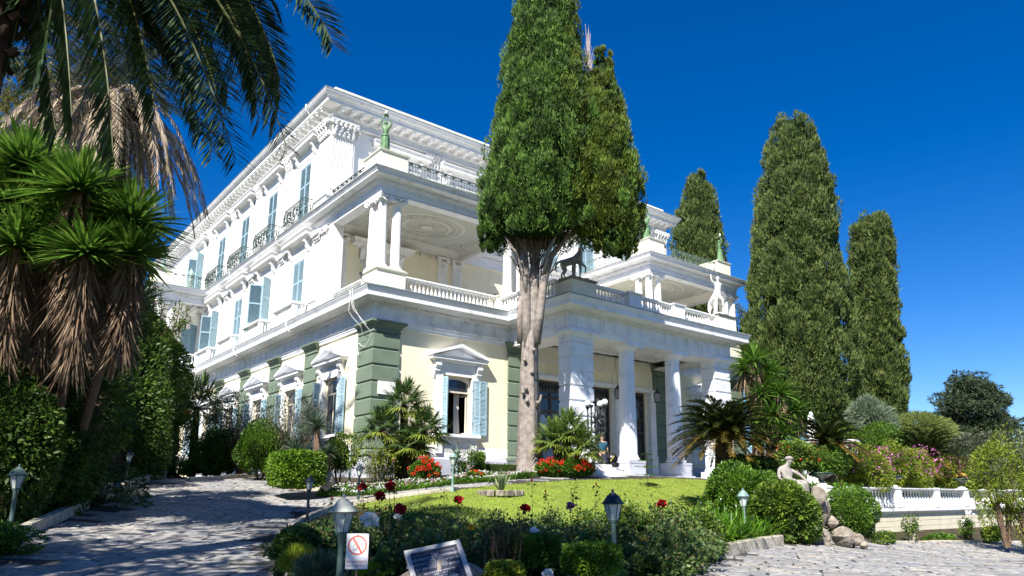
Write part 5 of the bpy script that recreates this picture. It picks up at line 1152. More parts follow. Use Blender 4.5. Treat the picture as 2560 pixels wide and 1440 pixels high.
def boxy(label, px, py, f, R, m=M_BOX, n=3500, L=.06, Wd=.035, p=.55, k=.9, cat='hedge', name='clipped_hedge', z=None, group=None):
    c = PX(px, py, f); base = GP(px, f); pos = np.array([c[0], c[1], base[2]]); t = thing(name, label, cat, pos, 0, group); C = np.array([0, 0, c[2]-base[2]])
    d = rdirs(n); q = np.sign(d)*np.abs(d)**p; q /= np.maximum(1e-6, np.abs(q).max(1, keepdims=True))**.6; P = C+q*np.array(R)*RNG.uniform(.93, 1.04, (n, 1)); P[:, 2] = np.maximum(P[:, 2], -.05)
    obj('foliage', fast_mesh('foliage', [(*blades(P, nrm(d+rdirs(n)*.9), L*RNG.uniform(.7, 1.3, n), Wd, segs=2, roll=RNG.uniform(-1.5, 1.5, n)), 0)], m), t)
    b = MB().ball((0, 0, 0), 1, 18, 12); b.v = [tuple(C+(np.sign(v)*np.abs(v)**p)/max(1e-6, max(abs(x)**p for x in v))**.6*np.array(R)*k) for v in np.array(b.v)]
    b.build('dark_inner_hull', HULLL, t, smooth=True); return t  # solid dark core added behind the clipped leaves to close gaps
boxy('round clipped box bush at the corner of the flower bed, in front of the yucca', 742, 1173, 23.6, (.80, .72, .56), n=10000, L=.08, Wd=.05, p=.95)
boxy('low clipped hedge block at the far end of the driveway', 500, 1170, 31.5, (.75, .5, .26), n=4200, L=.06)
boxy('small rounded hedge on top of the far low hedge block', 505, 1152, 31.9, (.45, .4, .25), n=2600, L=.06, p=.9)
boxy('small round clipped ball at the left of the big box bush', 674, 1163, 29, (.3, .3, .3), n=2200, L=.06, p=.9)
B_('dense dark-green rounded shrub behind the low hedge block', 548, 1132, 31, (.95, .8, 1.0), M_BRIGHT, n=9000, L=.1, Wd=.04, lump=.1)
B_('dense bright-green rounded shrub below the side pediments', 656, 1122, 29.5, (1.05, .9, 1.05), M_BRIGHT, n=11000, L=.1, Wd=.04, lump=.12)
# sparse grey olive-like shrubs before the side facade
def sparse(label, px, py, f, R, m, n, L=.1, Wd=.035, tw=26, cat='tree', name='sparse_tree', tm=M_TWIG):
    c = PX(px, py, f); base = GP(px, f); t = thing(name, label, cat, (c[0], c[1], base[2])); C = np.array([0, 0, c[2]-base[2]]); bb = MB(); r = random.Random(px); Ps = []
    for i in range(tw):
        d = np.array([r.gauss(0, 1), r.gauss(0, 1), r.gauss(.3, .8)]); d /= np.linalg.norm(d); e = C+d*np.array(R)*r.uniform(.6, 1.); s = np.array([d[0]*.1, d[1]*.1, 0]); mid = s*.4+e*.6+np.array([r.gauss(0, .08), r.gauss(0, .08), -.15]); bb.tube([s, s*.7+e*.3+[0, 0, .1], mid, e], [.03, .022, .014, .006], 4)
        for k in range(n//tw):
            q = r.random()**.5; Ps.append(s*(1-q)+e*q)
    Ps = np.array(Ps)+RNG.normal(0, .16, (len(Ps), 3))*np.array(R)*.9; obj('foliage', fast_mesh('foliage', [(*blades(Ps, rdirs(len(Ps), .2), L*RNG.uniform(.6, 1.3, len(Ps)), Wd), 0)], m), t); bb.build('branches', tm, t); return t
sparse('sparse grey-leaved shrub in front of the farther side windows', 610, 1035, 31, (1.35, 1.0, 1.25), M_OLIVE, 5200)
sparse('sparse grey-leaved shrub in front of the nearer side windows', 735, 1030, 29.5, (1.35, 1.0, 1.35), M_OLIVE, 5200)
sparse('greyish leafy shrub right of the driveway fan palm', 555, 1050, 32.5, (1.1, .9, 1.2), M_OLIVE, 5000)
sparse('pollarded shrub with yellow-green tufts before the green corner pier', 950, 1135, 26.5, (1.1, .7, .45), M_YG, 2200, L=.09, Wd=.05, tw=30, cat='shrub', name='pollarded_shrub', tm=M_GREYW)
sparse('bare knotty pollarded shrub with leafy fingers below the front window', 1160, 1125, 27.5, (.7, .4, .4), M_BRIGHT, 900, L=.07, Wd=.05, tw=16, cat='shrub', name='pollarded_shrub', tm=M_GREYW)
B_('loose green shrub with small leaves left of the corner pier', 850, 1135, 27, (.6, .55, .75), M_LAUR, n=3800, L=.09, Wd=.04, lump=.3)
B_('dark spreading palmetto leaves below the fan palms', 985, 1150, 27.3, (.7, .5, .5), M_DARK, n=2500, L=.16, Wd=.03)
# geraniums
def geranium(label, px, py, f, R, n=3000, nf=40, m=M_BRIGHT, name='geranium_bush', fm=M_REDF, fr=.06):
    t = B_(label, px, py, f, R, m, n=n, L=.08, Wd=.07, cat='flowering bush', name=name, lump=.12); c = PX(px, py, f); z0 = c[2]-GP(px, f)[2]
    d = rdirs(nf*3); d = d[(d@Fv < .2) & (d[:, 2] > -.45)][:nf]; d[:, 2] += .1
    for i, q in enumerate(d):
        P = np.array([0, 0, z0])+q*np.array(R)*1.03; obj('flower', fast_mesh('flower', [(*leafball(P, (fr, fr, fr*.8), 60, .04, .035, segs=1, lump=0), 0)], fm), t)
    return t
geranium('bright red geranium bush between the fan palms and the front window', 1062, 1178, 26.3, (.55, .5, .45), nf=30)
geranium('wide bed of red geraniums at the foot of the low fan palm', 1375, 1172, 28.6, (.55, .5, .36), nf=28)
geranium('red geraniums beside the marble lamp base', 1440, 1170, 28.8, (.75, .5, .38), nf=34)
geranium('small scatter of red geraniums under the little topiary', 1190, 1190, 26, (.35, .3, .15), n=700, nf=8)
boxy('little clipped topiary column below the front window', 1193, 1155, 28.3, (.24, .24, .36), n=1800, L=.05)
boxy('low clipped hedge running along the foot of the front wall', 1240, 1172, 29.3, (1.9, .3, .2), n=6000, L=.05, m=fol('grey_hedge_leaf', [(.10, .14, .06), (.18, .22, .10), (.25, .27, .16)], .3), p=.35)
# white flower ground cover in the sunny bed
BED = [GP(px, f) for px, f in [(790, 23.9), (900, 24.1), (1080, 24.6), (1200, 25.3), (1290, 26.7), (1345, 28.3), (1300, 28.8), (1100, 26.6), (900, 25.6), (800, 25.2)]]
Pp = np.array([q[:2] for q in BED]); x0, y0 = Pp.min(0); x1, y1 = Pp.max(0); q = RNG.uniform((x0, y0), (x1, y1), (60000, 2)); q = q[inpoly(q[:, 0], q[:, 1], Pp)][:26000]
h = .12+.14*(np.sin(q[:, 0]*2.1)*np.sin(q[:, 1]*2.7)+1)/2; B = np.c_[q, T(q[:, 0], q[:, 1])+h*RNG.random(len(q))]
nf = 500; Bf = B[:nf].copy(); Bf[:, 2] = T(Bf[:, 0], Bf[:, 1])+h[:nf]+.03; Bw = np.repeat(Bf, 6, 0)+RNG.normal(0, .014, (nf*6, 3))
gc = obj('flowering_ground_cover', fast_mesh('flowering_ground_cover', [(*blades(B, rdirs(len(B), .8), .085, .035), 0), (*blades(Bw[:2400], rdirs(2400), .05, .04, segs=1), 1), (*blades(Bw[2400:], rdirs(len(Bw)-2400), .05, .04, segs=1), 2)], [M_BRIGHT, M_WHF, M_PURP]))
stuff(gc); tag(gc, 'green ground cover dotted with white and pink daisies in the sunny bed', 'ground cover')
# ---------- right side
B_('glossy light-green shrub mass in front of the cycad', 1860, 1250, 20.8, (1.35, 1.1, .85), M_BRIGHT, n=14000, L=.11, Wd=.04, lump=.2, extra=[(M_WHF, 40, .05, .05)])
B_('large glossy evergreen shrub below the seated statue', 1955, 1285, 20.0, (1.05, .9, .85), M_LAUR, n=13000, L=.13, Wd=.06, lump=.2)
B_('leafy dark shrub between the rocks and the balustrade', 2125, 1285, 21.5, (.85, .7, .75), M_BRIGHT, n=9000, L=.08, Wd=.035, lump=.2)
t = thing('strap_leaf_clump', 'clump of arching bright strap-shaped leaves spilling over the forecourt kerb', 'plant', (0, 0, 0))
for (px, dyk) in [(x, k) for k in (12, 34, 58) for x in range(1715+k//3, 1965, 24)]:
    c = G(px, np.interp(px, [1540, 1680, 1800, 1950], [1442, 1412, 1391, 1364])-dyk)+[0, 0, .08]; d = rdirs(60); d[:, 2] = np.abs(d[:, 2])*.9+.8; obj('leaf_rosette', fast_mesh('leaf_rosette', [(*blades(np.tile(c, (60, 1))+RNG.normal(0, .05, (60, 3))*[1, 1, 0], nrm(d), RNG.uniform(.7, 1.15, 60), .06, droop=RNG.uniform(.1, .65, 60), segs=5, shape='sword', roll=np.zeros(60)), 0)], M_STRAP), t)
def UP(px, py, f): return PX(px, py, f)
def BU(label, px, py, f, R, m, gz=-1.0, **k): return B_(label, px, py, f, R, m, gz=gz, **k)
BU('pink-flowering shrub spilling over the left part of the white balustrade', 2160, 1172, 29.5, (1.25, .9, .85), M_YG, n=8000, L=.1, Wd=.04, lump=.3, extra=[(M_PURP, 700, .08, .06)])
BU('pink-flowering shrub in the middle above the white balustrade', 2255, 1172, 32.2, (1.6, .9, .9), M_YG, n=9000, L=.1, Wd=.04, lump=.3, extra=[(M_PURP, 800, .08, .06)])
BU('pink-flowering shrub trailing beside the rightmost urn', 2350, 1185, 35.2, (1.3, .9, .75), M_YG, n=7000, L=.1, Wd=.04, lump=.3, extra=[(M_PURP, 450, .08, .06)])
BU('yellow-green wispy shrub at the right frame edge before the balustrade', 2500, 1225, 26.5, (.85, .8, 1.55), M_YG, gz=-2.64, n=6500, L=.12, Wd=.035, lump=.4, core=False, stems=7)
sparse('yellow-green twiggy shrub at the extreme right edge', 2560, 1240, 26, (.9, .8, 1.3), M_YG, 2600, cat='shrub', name='twiggy_shrub')
sparse('bare branched frangipani against the cream retaining wall', 2272, 1300, 27.6, (.55, .3, .45), M_LAUR, 500, L=.12, Wd=.05, tw=12, cat='shrub', name='frangipani', tm=M_GREYW)
t = sparse('white rose bush against the cream retaining wall', 2415, 1312, 30, (.5, .3, .4), M_BRIGHT, 1300, cat='flowering bush', name='rose_bush')
for i in range(9): MB().ball((rr_.uniform(-.4, .4), rr_.uniform(-.3, .1), rr_.uniform(.7, 1.3)), .06, 6, 4).build('flower', M_WHF, t)
B_('low green plants at the foot of the retaining wall', 2350, 1345, 29, (1.4, .2, .14), M_BRIGHT, n=1500, L=.1, Wd=.04, core=False)
B_('low brownish plants at the foot of the wall beside the rocks', 2210, 1345, 26.5, (.7, .25, .2), M_LAUR, n=1200, L=.1, Wd=.04, core=False)
B_('yellow-leaved plant at the right foot of the retaining wall', 2480, 1335, 29, (.4, .3, .28), M_BOX, n=1500, L=.09, Wd=.04)
BU('feathery blue-green tamarisk in front of the rightmost cypress', 2172, 1050, 42, (1.05, 1.05, 1.0), M_PLUME, gz=0, n=8000, L=.36, Wd=.03, lump=.3, k=.4)
BU('yellowish feathery shrub behind the dark cycad', 2320, 1085, 43, (2.1, 1.3, 1.2), M_PLUMEY, gz=-.5, n=11000, L=.3, Wd=.03, lump=.15, k=.6)
BU('silvery olive tree behind the flowering shrubs', 2440, 1150, 42, (2.1, 2., 1.5), M_OLIVE, gz=-1, n=13000, L=.2, Wd=.06, lump=.3, cat='tree', name='olive_tree')
BU('silvery bush beside the right frame edge below the dark pine', 2540, 1160, 45, (2.2, 2., 1.6), M_OLIVE, gz=-1, n=9000, L=.2, Wd=.06, lump=.3)
M_PINE = fol('pine_needles', [(.025, .045, .02), (.05, .075, .03), (.08, .10, .045)], .1, .7)
c = PX(2440, 1020, 62); t = thing('pine_tree', 'dark spreading pine at the far right against the sky', 'tree', (c[0], c[1], -1.5)); parts = []
for i in range(150):
    py = 940+210*rr_.random()**.75; lim = 34+(py-935)*.8; px = 2428+rr_.uniform(-1, 1)*lim*(.85+.2*math.sin(py*.12))+max(0, (py-1000))*.12
    q = PX(px, py, 62+rr_.uniform(-3, 3))-np.array([c[0], c[1], -1.5]); parts.append((*leafball(q, (.8, .8, .5), 330, .3, .1, segs=1, lump=.3), 0))
obj('crown', fast_mesh('crown', parts, M_PINE), t); b = MB().tube([(0, 0, -.5), (.2, 0, 4), (0, 0, 9)], [.4, .3, .1], 8)
for i in range(16): a = i*2.4; z = 3+i*.4; b.tube([(0, 0, z), (math.cos(a)*1.6, math.sin(a)*1.6, z+.6)], [.12, .03], 5)
b.build('trunk', M_TWIG, t)
hull((0, 0, 5.4), (3.4, 3.4, 2.6), None, '', None, .72, 3).build('crown_depths', HULLM, t, smooth=True)  # dark hull added inside the pine crown, shade put into its colour
BU('green shrub bank behind the middle of the balustrade', 2190, 1110, 37, (2.0, 1.2, 1.0), M_BRIGHT, gz=-.6, n=8000, L=.14, Wd=.05)
BU('green shrubs at the foot of the giant cypress', 2090, 1095, 40, (1.6, 1.2, .9), M_LAUR, gz=-.4, n=5000, L=.16, Wd=.06)
BU('grey-green bushy tree just right of the palace', 1880, 850, 52, (1.6, 1.6, 2.6), M_OLIVE, gz=0, n=7000, L=.2, Wd=.07, lump=.3, cat='tree', name='olive_tree')
BU('garden shrub with pink blossom behind the seated statue', 1990, 1140, 26.5, (.8, .7, .6), M_LAUR, gz=-.6, n=3500, L=.11, Wd=.05, extra=[(M_REDF, 60, .07, .05)])
B_('leafy plants filling the ground beneath the cycad and yuccas', 1880, 1170, 25, (1.3, .8, .4), M_LAUR, n=4500, L=.13, Wd=.05)
BU('low green shrubs behind the medium cycad', 2060, 1150, 27.5, (1.3, .8, .55), M_BRIGHT, gz=-1, n=4500, L=.1, Wd=.04)
# background greenery closing the view behind the driveway end
B_('dark trees behind the far end of the driveway on the left', 270, 1090, 50, (4, 4, 3.5), M_DARK, n=9000, L=.3, Wd=.12, cat='tree', name='garden_tree', k=.85)
B_('pale-leaved tree behind the date palm at the far left', 60, 330, 30, (3.0, 3.0, 3.2), M_PALMY, n=15000, L=.3, Wd=.05, cat='tree', name='garden_tree', lump=.4, core=False, stems=6)
B_('dark tall tree filling the left edge behind the yucca clump', 20, 700, 24, (3.0, 3.0, 4.2), M_DARK, n=15000, L=.25, Wd=.09, cat='tree', name='garden_tree', lump=.3)
# conifer sapling on the lawn
p = GP(1620, 28.); t = thing('conifer_sapling', 'young conifer sapling with flat tiers standing on the lawn', 'sapling', p); H = 1.35
MB().tube([(0, 0, -.05), (0, 0, H)], [.014, .005], 5).build('stem', M_TWIG, t)
for k, (z, R) in enumerate(((.45, .42), (.75, .46), (1.0, .3), (1.25, .15))):
    P, D = [], []
    for i in range(7):
        a = 2*PI*i/7+k; d = np.array([math.cos(a), math.sin(a), .12])
        for s in np.linspace(.1, 1, 14):
            for sg in (-1, 1): P.append(d*R*s+[0, 0, z]); D.append(d+sg*np.array([-d[1], d[0], 0])*.9)
    obj('branch_tier', fast_mesh('branch_tier', [(*blades(np.array(P), np.array(D)+RNG.normal(0, .15, (len(P), 3)), .1, .03), 0)], M_STRAP), t)
# ---------- foreground rose bed
ROSES = [(760, 11.5, .5), (835, 13.8, .6), (905, 11.8, .6), (960, 15.8, .55), (985, 12.8, .65), (1060, 11.3, .6), (1090, 14.5, .6), (1170, 12.7, .65), (1235, 14.8, .6), (1290, 11.6, .7), (1330, 13.8, .65), (1400, 12.2, .7), (1460, 14.6, .65), (1520, 12.6, .7), (1590, 14.6, .7), (1640, 12.4, .7), (1690, 13.4, .65), (1720, 14.8, .6), (1000, 10.6, .45), (1450, 10.9, .45), (1640, 11.2, .5)]
where = ['left end', 'left third', 'centre', 'right third', 'right end']
spots = ['next to the kerb corner', 'beside the blue-capped lamp', 'behind the large glass lamp', 'close to the lawn edge on the left', 'behind the no-smoking sign', 'just left of the inscribed plaque', 'behind the inscribed plaque', 'above the right corner of the plaque', 'in front of the stone-ringed agave', 'right of the plaque', 'below the stone-ringed agave', 'left of the tall rose stems', 'before the lawn near the low fan palm', 'behind the yellow-tipped box bush', 'before the sapling', 'right of the dark-capped lamp', 'left of the strap-leaved plants', 'before the glossy shrub mass', 'beside the no-smoking sign at the front', 'left of the yellow-tipped box bush', 'at the kerb right of the dark-capped lamp']
for i, (px, f, s) in enumerate(ROSES):
    pos = GP(px, f); t = thing('rose_bush', ('leggy' if i % 3 == 0 else 'dense' if i % 3 == 1 else 'loose')+' shaded rose bush '+spots[i], 'rose bush', pos, 0, 'rose bushes in the shaded bed')
    Rb = (s*1.0, s*.9, s*.55); n = 2600; V1 = leafball((0, 0, s*.52), Rb, n, .075, .05, lump=.35, inner=.7); obj('foliage', fast_mesh('foliage', [(*V1, 0)], M_ROSE), t)
    bb = MB(); r = random.Random(i)
    for k in range(9):
        a = r.uniform(0, 6.28); rr2 = r.uniform(.2, .9)*s; bb.tube([(0, 0, -.05), (math.cos(a)*rr2*.5, math.sin(a)*rr2*.5, s*.5), (math.cos(a)*rr2, math.sin(a)*rr2, s*r.uniform(.8, 1.15))], [.012, .009, .004], 4)
    bb.build('stem', M_TWIG, t)
def bloom(parent, P, r, m):
    q = np.array(P); obj('rose_bloom', fast_mesh('rose_bloom', [(*leafball(q, (r, r, r*.8), 110, r*.9, r*.9, segs=2, lump=0, inner=.5, up=.6), 0)], m), parent)
TALL = [(905, 1205, 12.5, None), (985, 1150, 13.5, None), (950, 1240, 12, M_CRIM), (975, 1215, 12, M_CRIM), (965, 1270, 11.5, None), (1110, 1198, 14, None), (1146, 1250, 13, M_CRIM), (1000, 1272, 11, M_CRIM), (1312, 1272, 12.5, M_CRIM), (1330, 1200, 12.6, None), (1364, 1228, 13, None), (1438, 1198, 13.2, None), (1490, 1210, 13, None), (1425, 1265, 12, M_PURP), (907, 1218, 14.5, M_CRIM), (1655, 1258, 14, M_CRIM), (830, 1245, 12, None), (1530, 1255, 13, None), (1440, 1245, 12.2, None)]
for (px, f, sz, mm, lb) in [(1570, 14.5, 1.3, M_LAUR, 'tall olive-toned shrub with small leaves right of the dark-capped lamp'), (1660, 15, 1.35, M_ROSE, 'tall brownish shrub with yellow flowers before the glossy shrubs'), (1740, 15.6, 1.25, M_LAUR, 'olive-green shrub touching the strap-leaved clump'), (1380, 16, 1.05, M_ROSE, 'shaded shrub at the lawn edge above the centre of the bed'), (1480, 15.8, 1.1, M_LAUR, 'shaded loose shrub at the lawn edge left of the dark-capped lamp')]:
    sparse(lb, px, 1246+int((1.35-sz*.5)*1850/f), f, (sz*.6, sz*.5, sz*.5), mm, 6500, L=.08, Wd=.045, tw=44, cat='shrub', name='bed_shrub')
tl = ['a small bud beside the corner lamp', 'a bare leafy tip left of the white bed lamp', 'a crimson bloom high at the left', 'a dark crimson bloom below the highest one', 'drooping leaves at the left of the bed', 'dark leaves crossing the white bed lamp', 'a single crimson bloom before the lawn edge', 'a round crimson bloom above the plaque', 'a bright crimson bloom at the middle of the bed', 'curled leaves against the lawn', 'one closed bud against the lawn', 'many dark leaves before the porch lamp', 'sparse leaves against the sunny lawn', 'a pale mauve bloom', 'a crimson bloom next to the small lamp', 'a tiny red bloom at the right end', 'small leaves before the driveway', 'few leaves near the sapling', 'dense dark leaflets low at the centre']
for i, (px, py, f, m) in enumerate(TALL):
    base = GP(px+rr_.uniform(-14, 14), f); tip_ = PX(px, py, f); t = thing('tall_rose', 'tall rose with '+tl[i], 'rose', base, 0, 'tall rose stems'); e = tip_-base
    mid = e*.5+np.array([rr_.uniform(-.06, .06), rr_.uniform(-.06, .06), 0]); MB().tube([(0, 0, 0), mid, e], [.008, .006, .004], 4).build('stem', M_TWIG, t)
    Q = np.array([mid*(1-u)+e*u for u in RNG.random(26)**.7])+RNG.normal(0, .035, (26, 3)); obj('leaves', fast_mesh('leaves', [(*blades(Q, rdirs(26)*[1, 1, .4], RNG.uniform(.05, .09, 26), .045), 0)], M_DARK), t)
    if m: bloom(t, e, .05 if m is M_PURP else .06, m)
    else: MB().ball(e, .016, 5, 4, (1, 1, 1.8)).build('bud', M_CRIM, t)
for (px, py, f, m, r, lb) in [(925, 1300, 11, M_WHF, .085, 'big white bloom low in the rose bed behind the glass lamp'), (995, 1292, 11.5, M_WHF, .04, 'small white bloom in the rose bed above the plaque'), (1234, 1362, 10.3, M_PURP, .035, 'small purple flower right of the plaque'), (1178, 1318, 11, M_ORF, .035, 'orange flower in the middle of the rose bed'), (1610, 1350, 11.5, M_ORF, .03, 'yellow flower right of the dark-capped lamp'), (1370, 1436, 9.6, M_WHF, .05, 'pale lilac flower at the bottom edge of the view'), (1335, 1330, 11.2, M_WHF, .05, 'faded white flower in the middle of the bed')]:
    base = GP(px, f); c = PX(px, py, f); t = thing('garden_flower', lb, 'flower', base); bloom(t, c-base, r, m); MB().tube([(0, 0, 0), (c-base)*.6+[.02, 0, 0], c-base], .005, 4).build('stem', M_TWIG, t)
boxy('round box bush with yellow-green tips near the dark-capped lamp', 1480, 1398, 10.1, (.34, .3, .2), n=3500, L=.05, Wd=.03, p=.9, k=.75)
boxy('dark green box bush in the middle of the rose bed', 1330, 1375, 10.6, (.34, .3, .2), m=M_BRIGHT, n=3000, L=.05, Wd=.03, p=.9, k=.75)
boxy('yellow-leaved dwarf bush at the bottom centre of the view', 1262, 1432, 9.4, (.2, .18, .12), m=M_YG, n=1600, L=.045, Wd=.03, p=.9, k=.7)
B_('bright grassy tuft by the kerb corner at the lower left', 752, 1405, 9.6, (.2, .18, .16), M_YG, n=1500, L=.12, Wd=.012, core=False, up=1.)
B_('blue-green grassy tuft below the large glass lamp', 800, 1435, 9, (.24, .2, .16), M_YUCG, n=1600, L=.16, Wd=.012, core=False, up=1.)
B_('dark leafy clump beside the kerb corner', 745, 1362, 11, (.3, .3, .26), M_DARK, n=3000, L=.06, Wd=.03)
sparse('reddish young nandina with bare stems right of the plaque', 1270, 1330, 10.4, (.4, .35, .4), fol('reddish_leaf', [(.10, .06, .02), (.09, .12, .03), (.16, .16, .03)], .3), 1300, L=.06, Wd=.025, cat='shrub', name='nandina')
t = thing('broad_leaf_plant', 'low plant with large rounded glossy leaves in front of the plaque', 'plant', GP(955, 8.2))
for i, (px, py) in enumerate([(900, 1425), (930, 1412), (962, 1428), (985, 1422), (915, 1445), (945, 1440), (1005, 1440), (1030, 1448)]):
    c = PX(px, py, 8.2)-GP(955, 8.2); V = blades([c-[0, 0, .05]], [Rv*rr_.uniform(-1, 1)+Uv*.9-Fv*.5], .17, .17, droop=.3, segs=5, shape='leaf', roll=[rr_.uniform(-.6, .6)]); obj('large_leaf', fast_mesh('large_leaf', [(*V, 0)], M_BRIGHT), t)
# low ground ivy in the shaded bed
BED2 = [G(*p) for p in [(722, 1330), (850, 1285), (1000, 1262), (1300, 1290), (1700, 1290), (1800, 1330), (1780, 1385), (1600, 1420), (1500, 1450), (1350, 1600), (750, 1600), (728, 1440)]]
Pp = np.array([q[:2] for q in BED2]); x0, y0 = Pp.min(0); x1, y1 = Pp.max(0); q = RNG.uniform((x0, y0), (x1, y1), (60000, 2)); q = q[inpoly(q[:, 0], q[:, 1], Pp)][:26000]; q = q[np.sin(q[:, 0]*1.7+np.sin(q[:, 1]))+np.sin(q[:, 1]*2.1) > -.8]
B = np.c_[q, T(q[:, 0], q[:, 1])+RNG.random(len(q))*.08]; ivy = stuff(obj('bed_ground_cover', fast_mesh('bed_ground_cover', [(*blades(B, rdirs(len(B), .8), .07, .04), 0)], M_ROSE))); tag(ivy, 'low weeds and ground cover in the shaded rose bed', 'ground cover')
# left bank undergrowth
BK = [GP(px, f) for px, f in [(-300, 10.5), (10, 13.3), (120, 16), (250, 20.5), (395, 31), (330, 34), (150, 26), (-200, 18)]]
Pp = np.array([q[:2] for q in BK]); x0, y0 = Pp.min(0); x1, y1 = Pp.max(0); q = RNG.uniform((x0, y0), (x1, y1), (50000, 2)); q = q[inpoly(q[:, 0], q[:, 1], Pp)][:22000]
B = np.c_[q, T(q[:, 0], q[:, 1])+RNG.random(len(q))*.15]; u_ = stuff(obj('left_bank_undergrowth', fast_mesh('left_bank_undergrowth', [(*blades(B, rdirs(len(B), .8), .12, .05), 0)], M_DARK))); tag(u_, 'dark leafy undergrowth on the bank left of the driveway', 'ground cover')
q = RNG.uniform((xa+2, Yw+.6), (50, 6), (34000, 2)); q = q[(q[:, 0] > 23) | (q[:, 1] < -8.5)]; B = np.c_[q, TU(q[:, 0], q[:, 1])+RNG.random(len(q))*.25]
u_ = stuff(obj('upper_garden_ground_cover', fast_mesh('upper_garden_ground_cover', [(*blades(B, rdirs(len(B), .6), .22, .1), 0)], M_BRIGHT))); tag(u_, 'leafy ground cover on the upper garden behind the balustrade', 'ground cover')
# trees behind the viewer whose shade falls on the bed and driveway
def shade_tree(label, f, r, h, R, n, m=M_LAUR, lump=.5):
    p = FR(f, r); p[2] = T(p[0], p[1]); t = thing('garden_tree', label, 'tree', p, 0); H = h
    MB().tube([(0, 0, -.3), (.1, 0, H*.5), (0, .1, H)], [.28, .2, .08], 9).build('trunk', M_TWIG, t)
    obj('crown', fast_mesh('crown', [(*leafball((0, 0, H), R, n, .3, .14, lump=lump, inner=.9, bottom=-1), 0)], m), t)
shade_tree('broad leafy tree standing behind the viewer, shading the rose bed', 2.2, -4.0, 11.0, (4.0, 4.0, 2.2), 6800, lump=.35)
shade_tree('leafy tree at the left behind the viewer, dappling the driveway', .0, -9.0, 11, (3.4, 3.4, 2.0), 3600)
shade_tree('leafy tree out of view nearer on the left, shading the lower driveway', 4, -11.4, 10.5, (2.8, 2.8, 1.6), 2800)
shade_tree('small leafy tree far out on the left bank, dappling the upper driveway', 11.0, -15.5, 9.5, (2.8, 2.8, 1.8), 2200)
pc = FR(14, 14.5); gz = T(pc[0], pc[1]); c2 = np.array([pc[0], pc[1], gz+8.5]); t = thing('date_palm', 'tall palm out to the right whose fronds shade the forecourt', 'palm tree', (0, 0, 0))
MB().tube([(pc[0], pc[1], gz-.3), (pc[0], pc[1], gz+4), c2], [.35, .28, .25], 10).build('trunk', M_PBARK, t)
for i in range(18):
    a = 2*PI*i/18; d = np.array([math.cos(a), math.sin(a), 0.]); e = .5 if i % 2 else .1; frond_obj([c2, c2+d*1.6+[0, 0, .5+e], c2+d*3.2+[0, 0, -.6+e]], M_PALM, t, nl=34, ll=.5, w=.07)
# ================================================================== LAMPS, STATUES, SIGNS, PEOPLE
LG = mat('frosted_lamp_glass', (.55, .58, .55), .25, .5, var=.25, vs=20)
LGC = mat('lamp_bulb_white', (.75, .72, .66), .5, .3)
def lampmat(n, c): return mat(n, c, .55, .35, var=.3, vs=9, dirt=(.28, .30, .27), ds=14, dlo=.62)
LM = {'g': lampmat('weathered_green_lamp_paint', (.10, .16, .135)), 'd': lampmat('dark_blue_lamp_paint', (.012, .028, .042)), 'p': lampmat('pale_green_lamp_paint', (.20, .30, .27)), 'w': lampmat('whitened_lamp_cap', (.36, .38, .34))}
def ringbox(b, n, r0, z0, r1, z1, w, off=0):   # edge bars of an n-sided frustum
    for i in range(n):
        a = 2*PI*i/n+off; a2 = 2*PI*(i+1)/n+off
        b.cyl((r0*math.cos(a), r0*math.sin(a), z0), (r1*math.cos(a), r1*math.sin(a), z1), w, n=4)
        b.cyl((r1*math.cos(a), r1*math.sin(a), z1), (r1*math.cos(a2), r1*math.sin(a2), z1), w, n=4)
        b.cyl((r0*math.cos(a), r0*math.sin(a), z0), (r0*math.cos(a2), r0*math.sin(a2), z0), w, n=4)
LAMPM = {}
def garden_lamp(px, top, f, key, label, cap=None):
    base = GP(px, f); H = PX(px, top, f)[2]-base[2]; s = H/1.25
    t = thing('garden_lamp', label, 'lamp', base, .3, 'lantern lamps along the paths', sc=s)
    if key+str(cap) not in LAMPM:
        M1 = LM[key]; b = MB().lathe([(.075, 0), (.075, .03), (.05, .05), (.05, .12), (.036, .15), (.034, .78), (.045, .8), (.045, .82), (.055, .83), (.06, .845)], n=10); post = b.mesh('post', M1, True)
        b = MB(); ringbox(b, 6, .062, .85, .118, 1.06, .007); b.lathe([(.06, .84), (.066, .85), (.06, .86)], n=6); fr = b.mesh('lantern_frame', M1)
        b = MB(); n = 6; V = [(r*math.cos(2*PI*i/n), r*math.sin(2*PI*i/n), z) for (r, z) in ((.058, .852), (.114, 1.058)) for i in range(n)]; gl = [MB().add([V[i], V[(i+1) % 6], V[6+(i+1) % 6], V[6+i]], [(0, 1, 2, 3)]).mesh('glass_pane', LG) for i in range(6)]
        cp_ = MB().lathe([(.15, 1.058), (.152, 1.066), (.125, 1.09), (.1, 1.13), (.075, 1.165), (.05, 1.18), (.052, 1.186), (.03, 1.2), (.012, 1.205), (.02, 1.22), (.018, 1.235), (.004, 1.25)], n=12).mesh('cap', LM[cap] if cap else M1, True)
        bu = MB().lathe([(.02, .86), (.024, .88), (.024, 1.0), (.012, 1.02)], n=8).mesh('bulb', LGC, True); LAMPM[key+str(cap)] = (post, fr, gl, cp_, bu)
    post, fr, gl, cp_, bu = LAMPM[key+str(cap)]; obj('post', post, t); L = obj('lantern_frame', fr, t)
    for g_ in gl: obj('glass_pane', g_, L)
    obj('cap', cp_, t); obj('bulb', bu, L)
